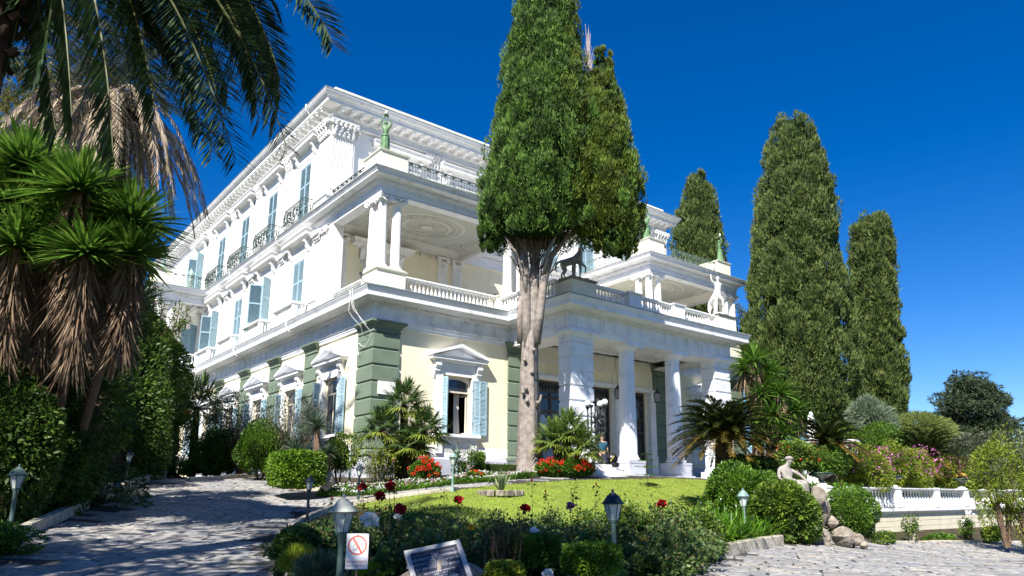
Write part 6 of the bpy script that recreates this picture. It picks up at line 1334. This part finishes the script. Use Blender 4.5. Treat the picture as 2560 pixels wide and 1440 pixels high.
for a in [(843, 1234, 8.3, 'g', 'largest garden lamp with a whitened cap, standing left of the no-smoking sign', 'w'), (1537, 1222, 10.6, 'g', 'garden lamp with a dark cap standing by the forecourt kerb in the rose bed', 'd'), (767, 1186, 18.9, 'd', 'blue-black garden lamp where the driveway kerb bends'), (895, 1158, 23.1, 'd', 'blue-black garden lamp among the roses, right of the round box bush'),
          (1131, 1128, 22.8, 'p', 'pale green lamp standing on the path in front of the front window'), (1865, 1220, 18.6, 'p', 'pale lamp standing among the strap-leaved plants on the right'), (1433, 1126, 28.6, 'p', 'pale green lamp in front of the geraniums and the low fan palm'), (20, 1160, 13.7, 'g', 'weathered lamp at the left frame edge on the dark bank'),
          (313, 1123, 22.6, 'd', 'dark lamp on the left bank behind the kerb, middle of the drive'), (396, 1125, 33, 'd', 'small dark lamp at the far left end of the driveway'), (873, 1124, 27, 'p', 'pale lamp half hidden behind the green shrub beside the corner pier'), (1141, 1119, 27.3, 'p', 'pale lamp just behind the path lamp, beside the pollarded shrub'), (1730, 1172, 34, 'p', 'slim pale lamp between the right porch column and the cycad')]: garden_lamp(*a)
# candelabrum
BLK = mat('black_cast_iron', (.02, .022, .024), .4, .5, var=.4, vs=10); GLOBE = mat('opal_globe', (.85, .87, .88), .15, .5)
cb2 = PX(1493, 1162, 31.5); cg = cb2[2]
MS = thing('marble_plinth', 'white marble block and steps under the globe candelabrum', 'plinth', (cb2[0], cb2[1], 0), 0)
MB().fbox(-.45, .45, -.45, .45, .08, cg, .02).build('marble_block', MARBLE, MS); MB().fbox(-.75, 1.0, -.7, .7, -.12, .10, .02).fbox(-1.0, 1.6, -1.0, .9, -.4, -.121, .02).build('marble_step', MARBLE, MS)
CD = thing('candelabrum_lamp', 'black cast-iron candelabrum with three white globes and one empty holder before the porch', 'lamp', (cb2[0], cb2[1], cg), 0); HC = PX(1493, 1008, 31.5)[2]-cg
b = MB().lathe([(.3, 0), (.3, .08), (.2, .14), (.24, .22), (.13, .34), (.09, .5), (.12, .6), (.075, .7), (.065, HC*.52), (.11, HC*.54), (.07, HC*.57), (.13, HC*.62), (.06, HC*.67), (.12, HC*.74), (.16, HC*.78), (.07, HC*.82), (.05, HC*.9), (.03, HC*.96)], n=12)
for i in range(4): a = PI/2*i; b.ball((.2*math.cos(a), .2*math.sin(a), .12), .1, 7, 5)
b.build('post', BLK, CD, smooth=True)
for i, a in enumerate((-1.25, .35, 1.9, 3.4)):
    c, s = math.cos(a), math.sin(a); R = .42; b = MB(); b.tube([(0.05*c, .05*s, HC*.74), (R*.5*c, R*.5*s, HC*.66), (R*c, R*s, HC*.7), (R*c, R*s, HC*.9)], .025, 6); b.tube([(R*c, R*s, HC*.55), (R*c, R*s, HC*.92)], [.02, .035], 6)
    b.lathe([(.02, HC*.5), (.04, HC*.56), (.03, HC*.6), (.05, HC*.7), (.03, HC*.78)], (R*c, R*s, 0), 8)
    b.lathe([(.03, HC*.9), (.1, HC*.94), (.11, HC*.95), (.05, HC*.955)], (R*c, R*s, 0), 10); b.tube([(R*.3*c, R*.3*s, HC*.8), (R*.7*c, R*.7*s, HC*.84), (R*.95*c, R*.95*s, HC*.8)], .015, 5); ar = b.build('arm', BLK, CD)
    if i != 3: MB().ball((R*c, R*s, HC*.96+.12), .145, 16, 10).build('globe', GLOBE, ar, smooth=True)
# hanging lanterns under the porch
for (px, py, Y, lb) in ((1545, 985, -.6, 'iron lantern hanging left of the first porch column'), (1643, 995, -.6, 'iron lantern hanging before the green pier under the porch')):
    p = PY_(px, py, Y); t = thing('hanging_lantern', lb, 'lantern', p, 0, 'hanging porch lanterns'); b = MB(); ringbox(b, 6, .17, -.25, .2, .25, .014); b.lathe([(.02, .5), (.05, .45), (.2, .27)], n=6); b.build('lantern_frame', BLK, t)
    MB().lathe([(.15, -.22), (.18, .22)], n=6).build('glass', mat('lantern_glass', (.3, .32, .33), .1, .6), t); MB().cyl((0, 0, .45), (0, 0, 6.95-p[2]), .008, n=4).build('chain', BLK, t)
# ---------- figures
def human(pts, mats, parent, name='body', sub=1, **k): return skin(name, [p[1] for p in pts], [(i, p[0]) for i, p in enumerate(pts) if p[0] is not None], mats, parent, sub=sub, **k)
def head(b, c, r, look=(0, -1, 0)):   # small face details
    c = np.array(c); l = nrm(np.array(look, float)); s = nrm(np.cross(l, [0, 0, 1.])); b.ball(c+l*r*.98-[0, 0, r*.1], r*.2, 6, 4)
    for q in (-1, 1): b.ball(c+s*q*r*.92-[0, 0, r*.1], r*.22, 6, 4)
def robe(b, H, R0, R1, c=(0, 0, 0), n=28):
    b.lathe([(R1, 0), (R1*.98, H*.05), (R1*.85, H*.3), (R0*1.15, H*.7), (R0, H*.9), (R0*.9, H)], c, n, fold=lambda t, z: .13*math.sin(7*t+z*2)*(1-z/H*.6)+.05*math.sin(13*t+1))
def lampbearer(label, pos, rz, m=BRONZE, H=1.0, lamp=True):
    t = thing('lamp_bearer_statue', label, 'statue', pos, rz, 'bronze statues on the roof terraces', sc=H)
    # arms raised together above the head, long draped dress, slight sway
    P = [(None, (0, 0, .92, .15, .12)), (0, (.02, 0, 1.1, .12, .1)), (1, (.01, 0, 1.3, .16, .11)), (2, (0, 0, 1.42, .1, .09)), (3, (0, -.01, 1.5, .05)), (4, (0, -.02, 1.6, .095, .1)), (5, (0, -.02, 1.68, .07)),
         (2, (.17, 0, 1.40, .06)), (7, (.26, -.03, 1.62, .045)), (8, (.12, -.06, 1.84, .035)), (9, (.06, -.07, 1.93, .035)), (2, (-.17, 0, 1.40, .06)), (11, (-.27, -.03, 1.6, .045)), (12, (-.13, -.06, 1.83, .035)), (13, (-.06, -.07, 1.93, .035))]
    human(P, m, t); b = MB(); robe(b, .98, .17, .25); b.box(-.3, .3, -.3, .3, -.06, .0); b.lathe([(.19, .86), (.2, .92), (.17, .98)], n=16); b.build('draped_dress', m, t, smooth=True)
    b = MB().ball((0, .03, 1.64), .1, 8, 6); head(b, (0, -.03, 1.6), .09); b.build('hair', m, t)
    if lamp: b = MB().lathe([(.03, 1.93), (.13, 1.97), (.14, 2.0), (.05, 2.02), (.04, 2.06)], (0, -.07, 0), 12); b.build('lamp_bowl', m, t); MB().lathe([(.04, 2.05), (.07, 2.11), (.05, 2.2), (.01, 2.28)], (0, -.07, 0), 10).build('lamp_flame', GLOBE, t, smooth=True)
    return t
lampbearer('green bronze woman lifting a lamp on the nearest terrace corner pedestal', (1.4, 1.75, 15.22), -.55, H=1.0)
lampbearer('green bronze lamp bearer on the terrace pedestal right of the big cypress', (20.25, 1.8, 15.27), -.7, H=1.0)
lampbearer('green bronze lamp bearer at the far right corner of the palace terrace', (27.9, 1.7, 15.27), 1.1, H=1.0)
GB = mat('grey_green_bronze', (.30, .40, .36), .6, .3, var=.4, vs=5)
lampbearer('grey figure with outstretched lamp on the pedestal of the far left terrace', (-2.3, 28.5, 15.1), -1.8, m=GB, lamp=False, H=.95)
t = thing('winged_figure_statue', 'small grey-green draped figure behind the far left terrace railing', 'statue', (-.2, 29.2, 13.85), -.6, None); b = MB(); b.box(-.2, .2, -.2, .2, 0, .55); robe(b, 1.2, .14, .22, (0, 0, .55)); b.build('draped_dress', GB, t, smooth=True)
human([(None, (0, 0, 1.7, .13)), (0, (0, 0, 1.88, .14, .1)), (1, (0, 0, 2.0, .05)), (2, (0, 0, 2.1, .09)), (1, (.2, -.05, 1.7, .05)), (4, (.12, -.2, 1.6, .04)), (1, (-.2, -.05, 1.7, .05)), (6, (-.12, -.2, 1.6, .04))], GB, t)
def centaur(label, pos, rz, m, s=1.0, armup=True):
    t = thing('centaur_statue', label, 'statue', pos, rz, None, sc=s)
    # horse body rising, hind legs planted, forelegs bent; local -y forward
    P = [(None, (0, .45, .95, .22, .22)), (0, (0, .1, 1.05, .2, .2)), (1, (0, -.2, 1.15, .21, .2)), (2, (0, -.32, 1.38, .15, .14)), (3, (0, -.33, 1.6, .17, .13)), (4, (0, -.35, 1.78, .1)), (5, (0, -.38, 1.88, .055)), (6, (0, -.41, 1.98, .09, .1)), (7, (0, -.4, 2.06, .07)),
         (4, (.2, -.33, 1.72, .07)), (9, (.3, -.2, 1.55, .05)), (10, (.24, -.05, 1.42, .04)),
         (4, (-.2, -.36, 1.74, .07)), (12, (-.38, -.45, 1.82 if armup else 1.5, .05)), (13, (-.44, -.48, 2.08 if armup else 1.4, .035)), (14, (-.43, -.5, 2.18 if armup else 1.35, .04)),
         (0, (.13, .6, .75, .13)), (16, (.13, .5, .5, .075)), (17, (.13, .66, .3, .05)), (18, (.13, .6, .06, .045)), (19, (.13, .54, .02, .055)),
         (0, (-.13, .55, .72, .13)), (21, (-.13, .4, .48, .075)), (22, (-.13, .55, .28, .05)), (23, (-.13, .48, .06, .045)), (24, (-.13, .42, .02, .055)),
         (2, (.12, -.4, .9, .1)), (26, (.12, -.62, .75, .055)), (27, (.12, -.6, .5, .04)), (28, (.12, -.55, .42, .05)),
         (2, (-.12, -.3, .85, .1)), (30, (-.12, -.34, .5, .055)), (31, (-.12, -.28, .1, .04)), (32, (-.12, -.32, .03, .055)),
         (0, (0, .7, 1.0, .07)), (34, (0, .9, .9, .07)), (35, (0, .98, .6, .05)), (36, (0, .9, .4, .03))]
    human(P, m, t); b = MB(); head(b, (0, -.41, 1.98), .09); b.ball((0, -.37, 2.02), .1, 8, 6); b.build('hair', m, t)
    MB().fbox(-.32, .32, -.75, .8, -.1, 0, .02).build('base', m, t); MB().lathe([(.16, 0), (.1, .3), (.12, .6), (.09, .95)], (0, .02, 0), 9).build('tree_stump', m, t)
    return t
centaur('mottled grey centaur statue with one hind leg forward on the left porch corner', (9.0, -3.4, 9.14), .88, mat('mottled_grey_marble', (.50, .49, .46), .7, .3, var=.35, vs=6, dirt=(.2, .2, .2), ds=4, dlo=.58), .92, False)
centaur('white marble centaur raising one arm on the right porch corner', (20.05, -3.4, 9.17), -.5, MARBLE, 1.05)
# seated nymph on rocks
spt = PX(1966, 1226, 21.2); gz = GP(1966, 20)[2]; NY = thing('seated_statue', 'weathered white marble girl with bowed head seated on a rock above the shrubs', 'statue', (spt[0], spt[1], spt[2]), -.35); NY.scale = (1.08,)*3
human([(None, (0, 0, .14, .16, .15)), (0, (-.02, .0, .34, .13, .11)), (1, (-.02, -.04, .52, .16, .12)), (2, (-.01, -.07, .62, .09)), (3, (.02, -.11, .68, .05)), (4, (.06, -.15, .77, .088, .095)), (5, (.06, -.13, .84, .07)),
       (0, (.12, -.2, .16, .12)), (7, (.3, -.42, .2, .09)), (8, (.34, -.4, .0, .07)), (9, (.36, -.42, -.22, .05)), (0, (-.02, -.25, .14, .12)), (11, (.12, -.5, .16, .09)), (12, (.2, -.48, -.05, .065)), (13, (.22, -.5, -.24, .05)),
       (2, (-.2, -.03, .54, .06)), (15, (-.27, -.06, .34, .045)), (16, (-.14, -.16, .16, .035)), (17, (-.08, -.2, .12, .04)), (2, (.16, -.08, .52, .06)), (19, (.3, -.22, .4, .045)), (20, (.4, -.34, .24, .035)), (21, (.44, -.38, .2, .04))], OLDMARBLE, NY)
b = MB(); head(b, (.06, -.16, .77), .085, (.5, -1, -.3)); b.ball((.06, -.12, .83), .105, 10, 6, (1.1, 1, .7)); b.lathe([(.10, .80), (.118, .83), (.09, .87)], (.06, -.12, 0), 12); b.build('hair_wreath', OLDMARBLE, NY)
b = MB(); b.lathe([(.34, -.22), (.33, -.1), (.28, .08), (.2, .2), (.15, .3)], (.03, -.1, 0), 22, fold=lambda t, z: .12*math.sin(6*t+z*5)); b.build('draped_cloth', OLDMARBLE, NY, smooth=True)
# rocks
def rock(b, c, r, seed, sq=(1, 1, .8)):
    q = MB().ball((0, 0, 0), 1., 13, 9); rr = random.Random(seed); ph = [rr.uniform(0, 6) for _ in range(4)]
    b.add([(c[0]+x*r*sq[0]*(1+.22*math.sin(3*y+ph[0])+.15*math.sin(5*z+ph[1])+rr.uniform(-.12, .12)), c[1]+y*r*sq[1]*(1+.2*math.sin(3*x+ph[2])+rr.uniform(-.08, .08)), c[2]+z*r*sq[2]*(1+.2*math.sin(4*x+ph[3])+rr.uniform(-.08, .08))) for x, y, z in q.v], q.f)
def rk(label, px, py, f, r, seed, sq=(1, 1, .8), group=None):
    p = PX(px, py+5, f); b = MB(); rock(b, (0, 0, 0), r, seed, sq); o = b.build('rock', ROCKM, None, p); tag(o, label, 'rock', group)
for i, (px, py, f, r, lb) in enumerate([(2040, 1338, 20.6, .34, 'largest pale rock at the end of the forecourt kerb'), (2083, 1300, 21.2, .26, 'upright brown rock behind the largest rock'), (2108, 1338, 20.8, .28, 'broad rock right of the largest rock'), (2140, 1342, 21, .2, 'rock at the right end of the rock pile'), (2070, 1362, 20.2, .13, 'small flat rock at the front of the pile'),
     (2010, 1352, 20.2, .2, 'dark rock between the strap leaves and the largest rock'), (2118, 1308, 21.6, .22, 'brown rock under the leafy shrub by the wall'), (2160, 1357, 20.9, .12, 'small end rock nearest the retaining wall'), (2052, 1268, 21, .26, 'tall stump-like rock below the seated statue'), (2045, 1235, 20.6, .2, 'upper stump-like rock at the knee of the seated statue')]):
    rk(lb, px, py, f, r, 40+i, (1, 1, 1.5) if 'stump' in lb else (1.1, 1, .85))
rk('grey boulder under the seated statue', 1955, 1262, 20.4, .62, 71, (1.1, .9, .95)); rk('upright pinkish stone beside the round clipped box bush', 818, 1196, 23.9, .26, 72, (1, .8, 1.1))
rk('half-hidden rock on the dark left bank', 165, 1262, 19, .25, 73); rk('bluish half-hidden rock on the left bank', 250, 1222, 19, .22, 74); rk('small rock by the left kerb on the dark bank', 285, 1215, 20.5, .2, 75)
# draped white statues
def draped(label, px, toppy, f, H, m=MARBLE, rz=0., basez=None, ph=None):
    top = PX(px, toppy, f); z0 = top[2]-H; g_ = GP(px, f)[2] if basez is None else basez; t = thing('draped_statue', label, 'statue', (top[0], top[1], z0), rz)
    b = MB(); robe(b, H*.6, H*.11, H*.16); b.build('draped_dress', m, t, smooth=True)
    human([(None, (0, 0, H*.56, H*.1)), (0, (0, 0, H*.78, H*.11, H*.08)), (1, (0, 0, H*.86, H*.04)), (2, (0, 0, H*.93, H*.06)), (1, (H*.13, 0, H*.76, H*.04)), (4, (H*.16, 0, H*.6, H*.03)), (5, (H*.08, -H*.1, H*.55, H*.025)), (1, (-H*.13, 0, H*.76, H*.04)), (7, (-H*.17, 0, H*.6, H*.03)), (8, (-H*.05, -H*.1, H*.55, H*.025))], m, t)
    p = MB().fbox(-.3, .3, -.3, .3, g_-.1-z0, -.001, .03).build('pedestal', m, t); return t
draped('white draped statue half hidden behind the bare cypress trunk', 1357, 1030, 31.5, 1.5)
draped('white marble statue between the yuccas and the giant cypress', 2026, 1022, 36, 1.7, basez=-.5)
t = thing('stone_pedestal', 'short white stone pedestal behind the pink flowering shrub', 'pedestal', PX(2130, 1118, 31)-[0, 0, .8]); MB().fbox(-.17, .17, -.17, .17, 0, 1., .02).build('shaft', MARBLE, t); MB().fbox(-.24, .24, -.24, .24, 1.0, 1.12, .02).build('cap', MARBLE, t)
t = thing('notice_board', 'small dark grey notice board behind the seated statue', 'sign', PX(1996, 1122, 27)-[0, 0, .9], YAW-PI/2); MB().box(-.16, .16, -.02, .02, .75, 1.12).build('board', mat('grey_board', (.10, .10, .11), .6), t); MB().box(-.1, .1, -.03, -.021, .86, .90).build('dark_plate', BLK, t); MB().cyl((0, 0, 0), (0, 0, .75), .03, n=6).build('post', BLK, t)
# urns on the balustrade
URN = mat('dark_green_urn', (.025, .06, .045), .4, .5, var=.4, vs=8)
for i, (k, plant) in enumerate(((0, 'aloe'), (1, 'white'), (3, 'cactus'))):
    lb = ['dark green bowl urn with spiky aloe on the leftmost balustrade pillar', 'dark urn on a white foot half buried in pink blossom', 'dark green urn with an orange domed cactus on the balustrade'][i]
    t = thing('urn', lb, 'urn', (pillx[k]+.25, Yw+.2, zR+.03)); b = MB().lathe([(.18, 0), (.19, .05), (.09, .09)], n=12); b.build('foot', TRIM, t, smooth=True)
    MB().lathe([(.1, .09), (.07, .16), (.1, .24), (.22, .3), (.36, .38), (.42, .42), (.43, .45), (.38, .46), (.3, .44)], n=18).build('bowl', URN, t, smooth=True)
    if plant == 'cactus': b = MB(); b.lathe([(.02+.3*math.sin(a), .44+.3*(1-math.cos(a))) for a in np.linspace(PI*.55, .02, 8)][::-1][::-1], n=32, flute=.12); b.v = [(x, y, .44+.32*math.sqrt(max(0, 1-(x*x+y*y)/.11))) for x, y, z in b.v]; b.build('cactus', mat('orange_cactus', (.42, .25, .05), .7, var=.3), t, smooth=True)
    elif plant == 'aloe': rosette((0, 0, .45), 24, .55, .05, M_YUC, t, up=.6)
# potted plants and camera on the palace loggia
for (x, lb) in ((6.9, 'potted plant standing on the first-floor loggia behind the balustrade'), (2.6, 'wicker pot with plant behind the corner column cluster')):
    t = thing('potted_plant', lb, 'potted plant', (x, 3.2 if x > 5 else 4.6, 8.12)); MB().lathe([(.14, 0), (.2, .5), (.22, .9), (.18, .9)], n=12).build('pot', OLDMARBLE, t); V = blades(np.tile([0, 0, .9], (60, 1)), rdirs(60)*[1, 1, .5]+[0, 0, .9], RNG.uniform(.3, .55, 60), .05, droop=.3, segs=3, shape='sword'); obj('foliage', fast_mesh('foliage', [(*V, 0)], M_FAN), t)
t = thing('security_camera', 'small dark security camera on the corner balustrade of the loggia', 'camera', (.5, 1.7, 8.6), -.5); MB().box(-.07, .07, -.25, .1, .25, .38).build('housing', BLK, t); MB().tube([(0, 0, .25), (.1, .1, .05), (.25, .3, 0)], .02, 5).build('bracket', BLK, t)
# ---------- people
SKIN = mat('skin', (.48, .29, .20), .55, .4); SHIRT = mat('blue_polo', (.02, .08, .14), .8, .2, var=.2, vs=8); TROU = mat('grey_shorts', (.34, .33, .33), .85, .2, var=.15); HAIR = mat('dark_hair', (.03, .022, .018), .7)
def figure(t, H, arm_l, arm_r, lean=0., skin_m=SKIN, shirt=SHIRT, trou=TROU, hair=HAIR, hairf=1., shoe=BLK, legsp=.1):
    k = H/1.75
    S = lambda P: [(a, tuple(v*k for v in p)) for a, p in P]
    human(S([(None, (0, 0, .98, .14, .11)), (0, (0, 0, 1.2, .15, .11)), (1, (0, 0, 1.4, .17, .11)), (2, (0, -.01, 1.47, .07)), (3, (0, -.02, 1.53, .055)), (4, (0, -.03, 1.62, .08, .1)), (5, (0, -.02, 1.7, .075)),
             (0, (legsp, 0, .88, .095)), (7, (legsp*1.2, -.02, .5, .062)), (8, (legsp*1.2, .02, .1, .042)), (9, (legsp*1.25, -.12, .04, .04)), (0, (-legsp, 0, .88, .095)), (11, (-legsp*1.2, -.04, .5, .062)), (12, (-legsp*1.2, .0, .1, .042)), (13, (-legsp*1.3, -.14, .04, .04)),
             (2, (.2, 0, 1.4, .06)), (15, (arm_l[0])), (16, (arm_l[1])), (17, (arm_l[2])), (2, (-.2, 0, 1.4, .06)), (19, (arm_r[0])), (20, (arm_r[1])), (21, (arm_r[2]))]), skin_m, t)
    human(S([(None, (0, 0, .93, .19, .155)), (0, (0, 0, 1.18, .185, .145)), (1, (0, 0, 1.38, .18, .125)), (2, (0, 0, 1.46, .085)), (2, (.2, 0, 1.39, .085)), (4, tuple(np.array(arm_l[0][:3])*.75+np.array([.2, 0, 1.39])*.25)+(.07,)), (2, (-.2, 0, 1.39, .085)), (6, tuple(np.array(arm_r[0][:3])*.75+np.array([-.2, 0, 1.39])*.25)+(.07,))]), shirt, t, 'shirt')
    human(S([(None, (0, 0, .99, .175, .14)), (0, (legsp, 0, .85, .14)), (1, (legsp*1.2, -.02, .48, .115)), (0, (-legsp, 0, .85, .14)), (3, (-legsp*1.2, -.03, .48, .115))]), trou, t, 'shorts')
    b = MB().ball((0, -.002*k, 1.67*k), .098*k, 12, 8, (.95, 1.05, .9)); b.build('hair', hair, t, smooth=True); b = MB(); head(b, (0, -.035*k, 1.62*k), .09*k); b.build('ears_and_nose', skin_m, t, smooth=True)
    b = MB()
    for sx in (-1, 1): b.ball((sx*.032*k, -.125*k, 1.635*k), .012*k, 6, 4)
    b.box(-.025*k, .025*k, -.135*k, -.12*k, 1.572*k, 1.582*k); b.build('eyes_and_mouth', HAIR, t)
    for sx in (-1, 1): MB().ball((sx*legsp*1.25*k, -.07*k, .045*k), .1*k, 8, 5, (.5, 1.3, .5)).build('shoe', shoe, t, smooth=True)
    # hands: palm plus five fingers
    for arm in (arm_l, arm_r):
        w = np.array(arm[1][:3])*k; hnd = np.array(arm[2][:3])*k; d = nrm(hnd-w); s = nrm(np.cross(d, [0, 1, .2])); q = MB()
        q.tube([w, hnd-d*.01*k], [.032*k, .036*k], 7)
        for i in range(4): o = s*(i-1.5)*.017*k; L = (.075, .085, .08, .062)[i]*k; q.tube([hnd+o-d*.015*k, hnd+o+d*L*.6, hnd+o+d*L+np.array([0, -.012, 0])*k], [.009*k, .0085*k, .006*k], 5)
        q.tube([hnd-d*.05*k+s*.03*k, hnd+s*.055*k, hnd+s*.06*k+d*.03*k], [.011*k, .01*k, .007*k], 5); q.build('hand', skin_m, t, smooth=True)
mp = PX(1507, 1187, 33.1); t = thing('person', 'man in a dark blue polo shirt and grey shorts standing beside the candelabrum', 'person', (mp[0], mp[1], .0), -.62)
figure(t, 1.78, ((.25, .02, 1.12, .045), (.24, -.04, .87, .035), (.24, -.06, .8, .03)), ((-.24, -.02, 1.13, .045), (-.2, -.14, .9, .035), (-.16, -.2, .84, .03)))
hp = PY_(1130, 1047, 1.75); t = thing('person', 'dark-jacketed person seen from behind through the open front window', 'person', (hp[0], hp[1], hp[2]-1.72), 2.4)
JK = mat('dark_jacket', (.03, .03, .04), .8); figure(t, 1.72, ((.26, .02, 1.12, .05), (.25, -.06, .88, .04), (.24, -.08, .8, .035)), ((-.26, .02, 1.12, .05), (-.25, -.06, .88, .04), (-.24, -.08, .8, .035)), shirt=JK, trou=JK, hair=mat('greying_hair', (.12, .09, .08), .8))
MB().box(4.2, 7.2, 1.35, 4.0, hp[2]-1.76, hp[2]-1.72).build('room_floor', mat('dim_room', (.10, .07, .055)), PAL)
# pushchair
spt = PX(1531, 1188, 33.3); t = thing('pushchair', 'black pushchair with a yellowish hood edge behind the man', 'pushchair', (spt[0], spt[1], 0), .9)
b = MB().ball((0, 0, .72), .26, 12, 8, (1, 1.05, 1.0)); b.v = [(x, y, max(z, .55+.12*y)) for x, y, z in b.v]; b.build('hood', BLK, t, smooth=True); MB().tube([(-.27, .1, .6), (-.2, -.12, .9), (0, -.2, 1.0), (.2, -.12, .9), (.27, .1, .6)], .025, 5).build('hood_edge', mat('yellow_trim', (.5, .4, .08), .7), t)
b = MB().fbox(-.22, .22, -.3, .2, .35, .55, .04); b.build('seat', BLK, t); b = MB()
for s in (-1, 1): b.tube([(s*.24, -.45, .08), (s*.24, 0, .5), (s*.24, .5, 1.02)], .015, 5); b.tube([(s*.24, .35, .08), (s*.24, 0, .5)], .015, 5)
b.cyl((-.24, .5, 1.02), (.24, .5, 1.02), .018, n=6); b.build('frame', BLK, t)
for (x, y) in ((-.26, -.45), (.26, -.45), (-.26, .35), (.26, .35)): MB().cyl((x-.02, y, .1), (x+.02, y, .1), .1, n=14).build('wheel', BLK, t)
# ---------- signs
def text(body, size, m, parent, loc, rot=(PI/2, 0, 0), name='lettering', align='CENTER', ext=.0005):
    c = bpy.data.curves.new(name, 'FONT'); c.body = body; c.size = size; c.align_x = align; c.align_y = 'CENTER'; c.extrude = ext; o = bpy.data.objects.new(name, c); COL.objects.link(o)
    me = bpy.data.meshes.new_from_object(o.evaluated_get(bpy.context.evaluated_depsgraph_get())); bpy.data.objects.remove(o); me.name = name; me.materials.clear(); me.materials.append(m); return obj(name, me, parent, loc, rot=rot)
REDP = mat('faded_red_print', (.55, .13, .09), .6); SIGNW = mat('white_sign_plate', (.70, .70, .72), .45, .4, var=.1, vs=15); SGREY = mat('grey_print', (.25, .25, .28), .7)
f0 = 7.3; c = PX(893, 1378, f0); wS = 52/1807*f0*1.02; hS = 84/1807*f0*.98; yaw = math.atan2(Rv[1], Rv[0])
t = thing('no_smoking_sign', 'small white no-smoking sign with red circle on a stake in the rose bed', 'sign', (c[0], c[1], c[2]), yaw+.05)
MB().box(-wS/2, wS/2, -.004, .004, -hS/2, hS/2).build('plate', SIGNW, t)
b = MB(); n = 40; zc = hS*.17; Ro = wS*.43; Ri = wS*.36; V = [(r*math.cos(2*PI*i/n), -.006, zc+r*math.sin(2*PI*i/n)) for r in (Ro, Ri) for i in range(n)]; b.add(V, [(i, (i+1) % n, n+(i+1) % n, n+i) for i in range(n)])
a = math.radians(-58); dx, dz = math.cos(a), math.sin(a); w = Ri*.13; b.add([(-dx*Ri-dz*w, -.0075, zc-dz*Ri+dx*w), (-dx*Ri+dz*w, -.0075, zc-dz*Ri-dx*w), (dx*Ri+dz*w, -.0075, zc+dz*Ri-dx*w), (dx*Ri-dz*w, -.0075, zc+dz*Ri+dx*w)], [(0, 1, 2, 3)]); b.build('prohibition_ring', REDP, t)
b = MB(); q = lambda x, z: (x*wS, -.006, zc+z*wS); b.tube([q(-.2, -.2), q(-.05, -.12), q(.12, .05), q(.2, .12)], .0022, 4); b.tube([q(-.16, -.24), q(0, -.18), q(.16, -.02), q(.23, .08), q(.2, .12)], .0022, 4); b.tube([q(-.2, -.2), q(-.16, -.24)], .0022, 4); b.tube([q(-.2, .2), q(-.1, .12), q(.05, .22), q(.0, .1), q(-.15, .02), q(-.2, -.1)], .0018, 4); b.build('cigarette_drawing', SGREY, t)
text('ΜΗ ΚΑΠΝΙΖΕΤΕ', wS*.125, REDP, t, (0, -.006, -hS*.30)); text('/ Κ.ΟΙ ΠΙΜΦΜΡΤΕ', wS*.10, REDP, t, (-.01, -.006, -hS*.40))
for z in (hS*.46, -hS*.44): MB().ball((0, -.006, z), .006, 6, 4).build('screw', BLK, t)
MB().box(-.012, .012, .005, .02, -hS/2-.75, hS*.48).build('stake', M_TWIG, t)
# inscribed plaque
f0 = 8.1; A = PX(1010, 1379, f0+.05); Bq = PX(1149, 1350, f0+.25); Cq = PX(1176, 1466, f0-.15); ax = nrm(Bq-A); dn = Cq-Bq; dn = dn-ax*(dn@ax); hP = np.linalg.norm(dn); dn = nrm(dn); nm_ = nrm(np.cross(ax, -dn)); wP = np.linalg.norm(Bq-A)
if nm_@(CAM-A) < 0: nm_ = -nm_
o_ = thing('inscribed_plaque', 'tilted dark plaque with Greek inscription in a pale frame on a rough stone', 'plaque', A); o_.matrix_world = Matrix(((ax[0], -dn[0], nm_[0], A[0]), (ax[1], -dn[1], nm_[1], A[1]), (ax[2], -dn[2], nm_[2], A[2]), (0, 0, 0, 1)))
PLD = mat('dark_blue_plate', (.035, .037, .055), .35, .5, var=.2, vs=9); PLF = mat('pale_stone_frame', (.40, .39, .40), .7, .3, var=.25, vs=14, bump=.4)
fw = wP*.085
b = MB().box(0, wP, -fw, 0, -.03, .012).box(0, wP, -hP, -hP+fw, -.03, .012).box(0, fw, -hP+fw, -fw, -.03, .011).box(wP-fw, wP, -hP+fw, -fw, -.03, .011); b.build('frame', PLF, o_); MB().box(fw-.001, wP-fw+.001, -hP+fw-.001, -fw+.001, -.03, -.002).build('plate', PLD, o_)
ENG = mat('engraved_lettering', (.42, .42, .46), .5); b = MB(); e = fw*1.7
for (x0, x1, y0, y1) in ((e, wP-e, -e, -e-.002), (e, wP-e, -hP+e, -hP+e+.002), (e, e+.002, -hP+e, -e), (wP-e-.002, wP-e, -hP+e, -e)): b.box(x0, x1, min(y0, y1), max(y0, y1), -.002, -.0008)
b.build('engraved_border', ENG, o_)
lines = ['ΕΙΔΗ', 'ΑΛΕΞΑΝΔΡΟΥ ΦΟΝ ΧΡΙΣΤΟΜΑΝΟΥ', '1898 - 1911', 'ΔΙΕΥΘΥΝΤΟΥ ΠΡΟΣΩΠΙΚΟΥ ΤΗΣ ΑΥΛΗΣ', 'ΑΛΕΞΑΝΔΡΑ', 'ΚΑΙ ΦΡΟΝΤΙΣΤΗ ΤΟΥ ΚΗΠΟΥ', '', 'ALEXANDER VON MA', '1898 - 1911', 'DIRECTOR OF THE', 'ΟΘΩΝΟΣ ΑΧΙΛΛΕΙΟΝ', 'INITIATOR OF THE', 'IN ACHILLEION']
for i, l in enumerate(lines):
    if l: text(l, hP*.055, ENG, o_, (wP*.5, -e-.012-(hP-2*e-.02)*(i+.5)/13, -.0015), rot=(0, 0, 0), ext=.0003)
rk('rough grey rock supporting the inscribed plaque', 1110, 1442, 8.35, .36, 90, (1.1, .9, .6))
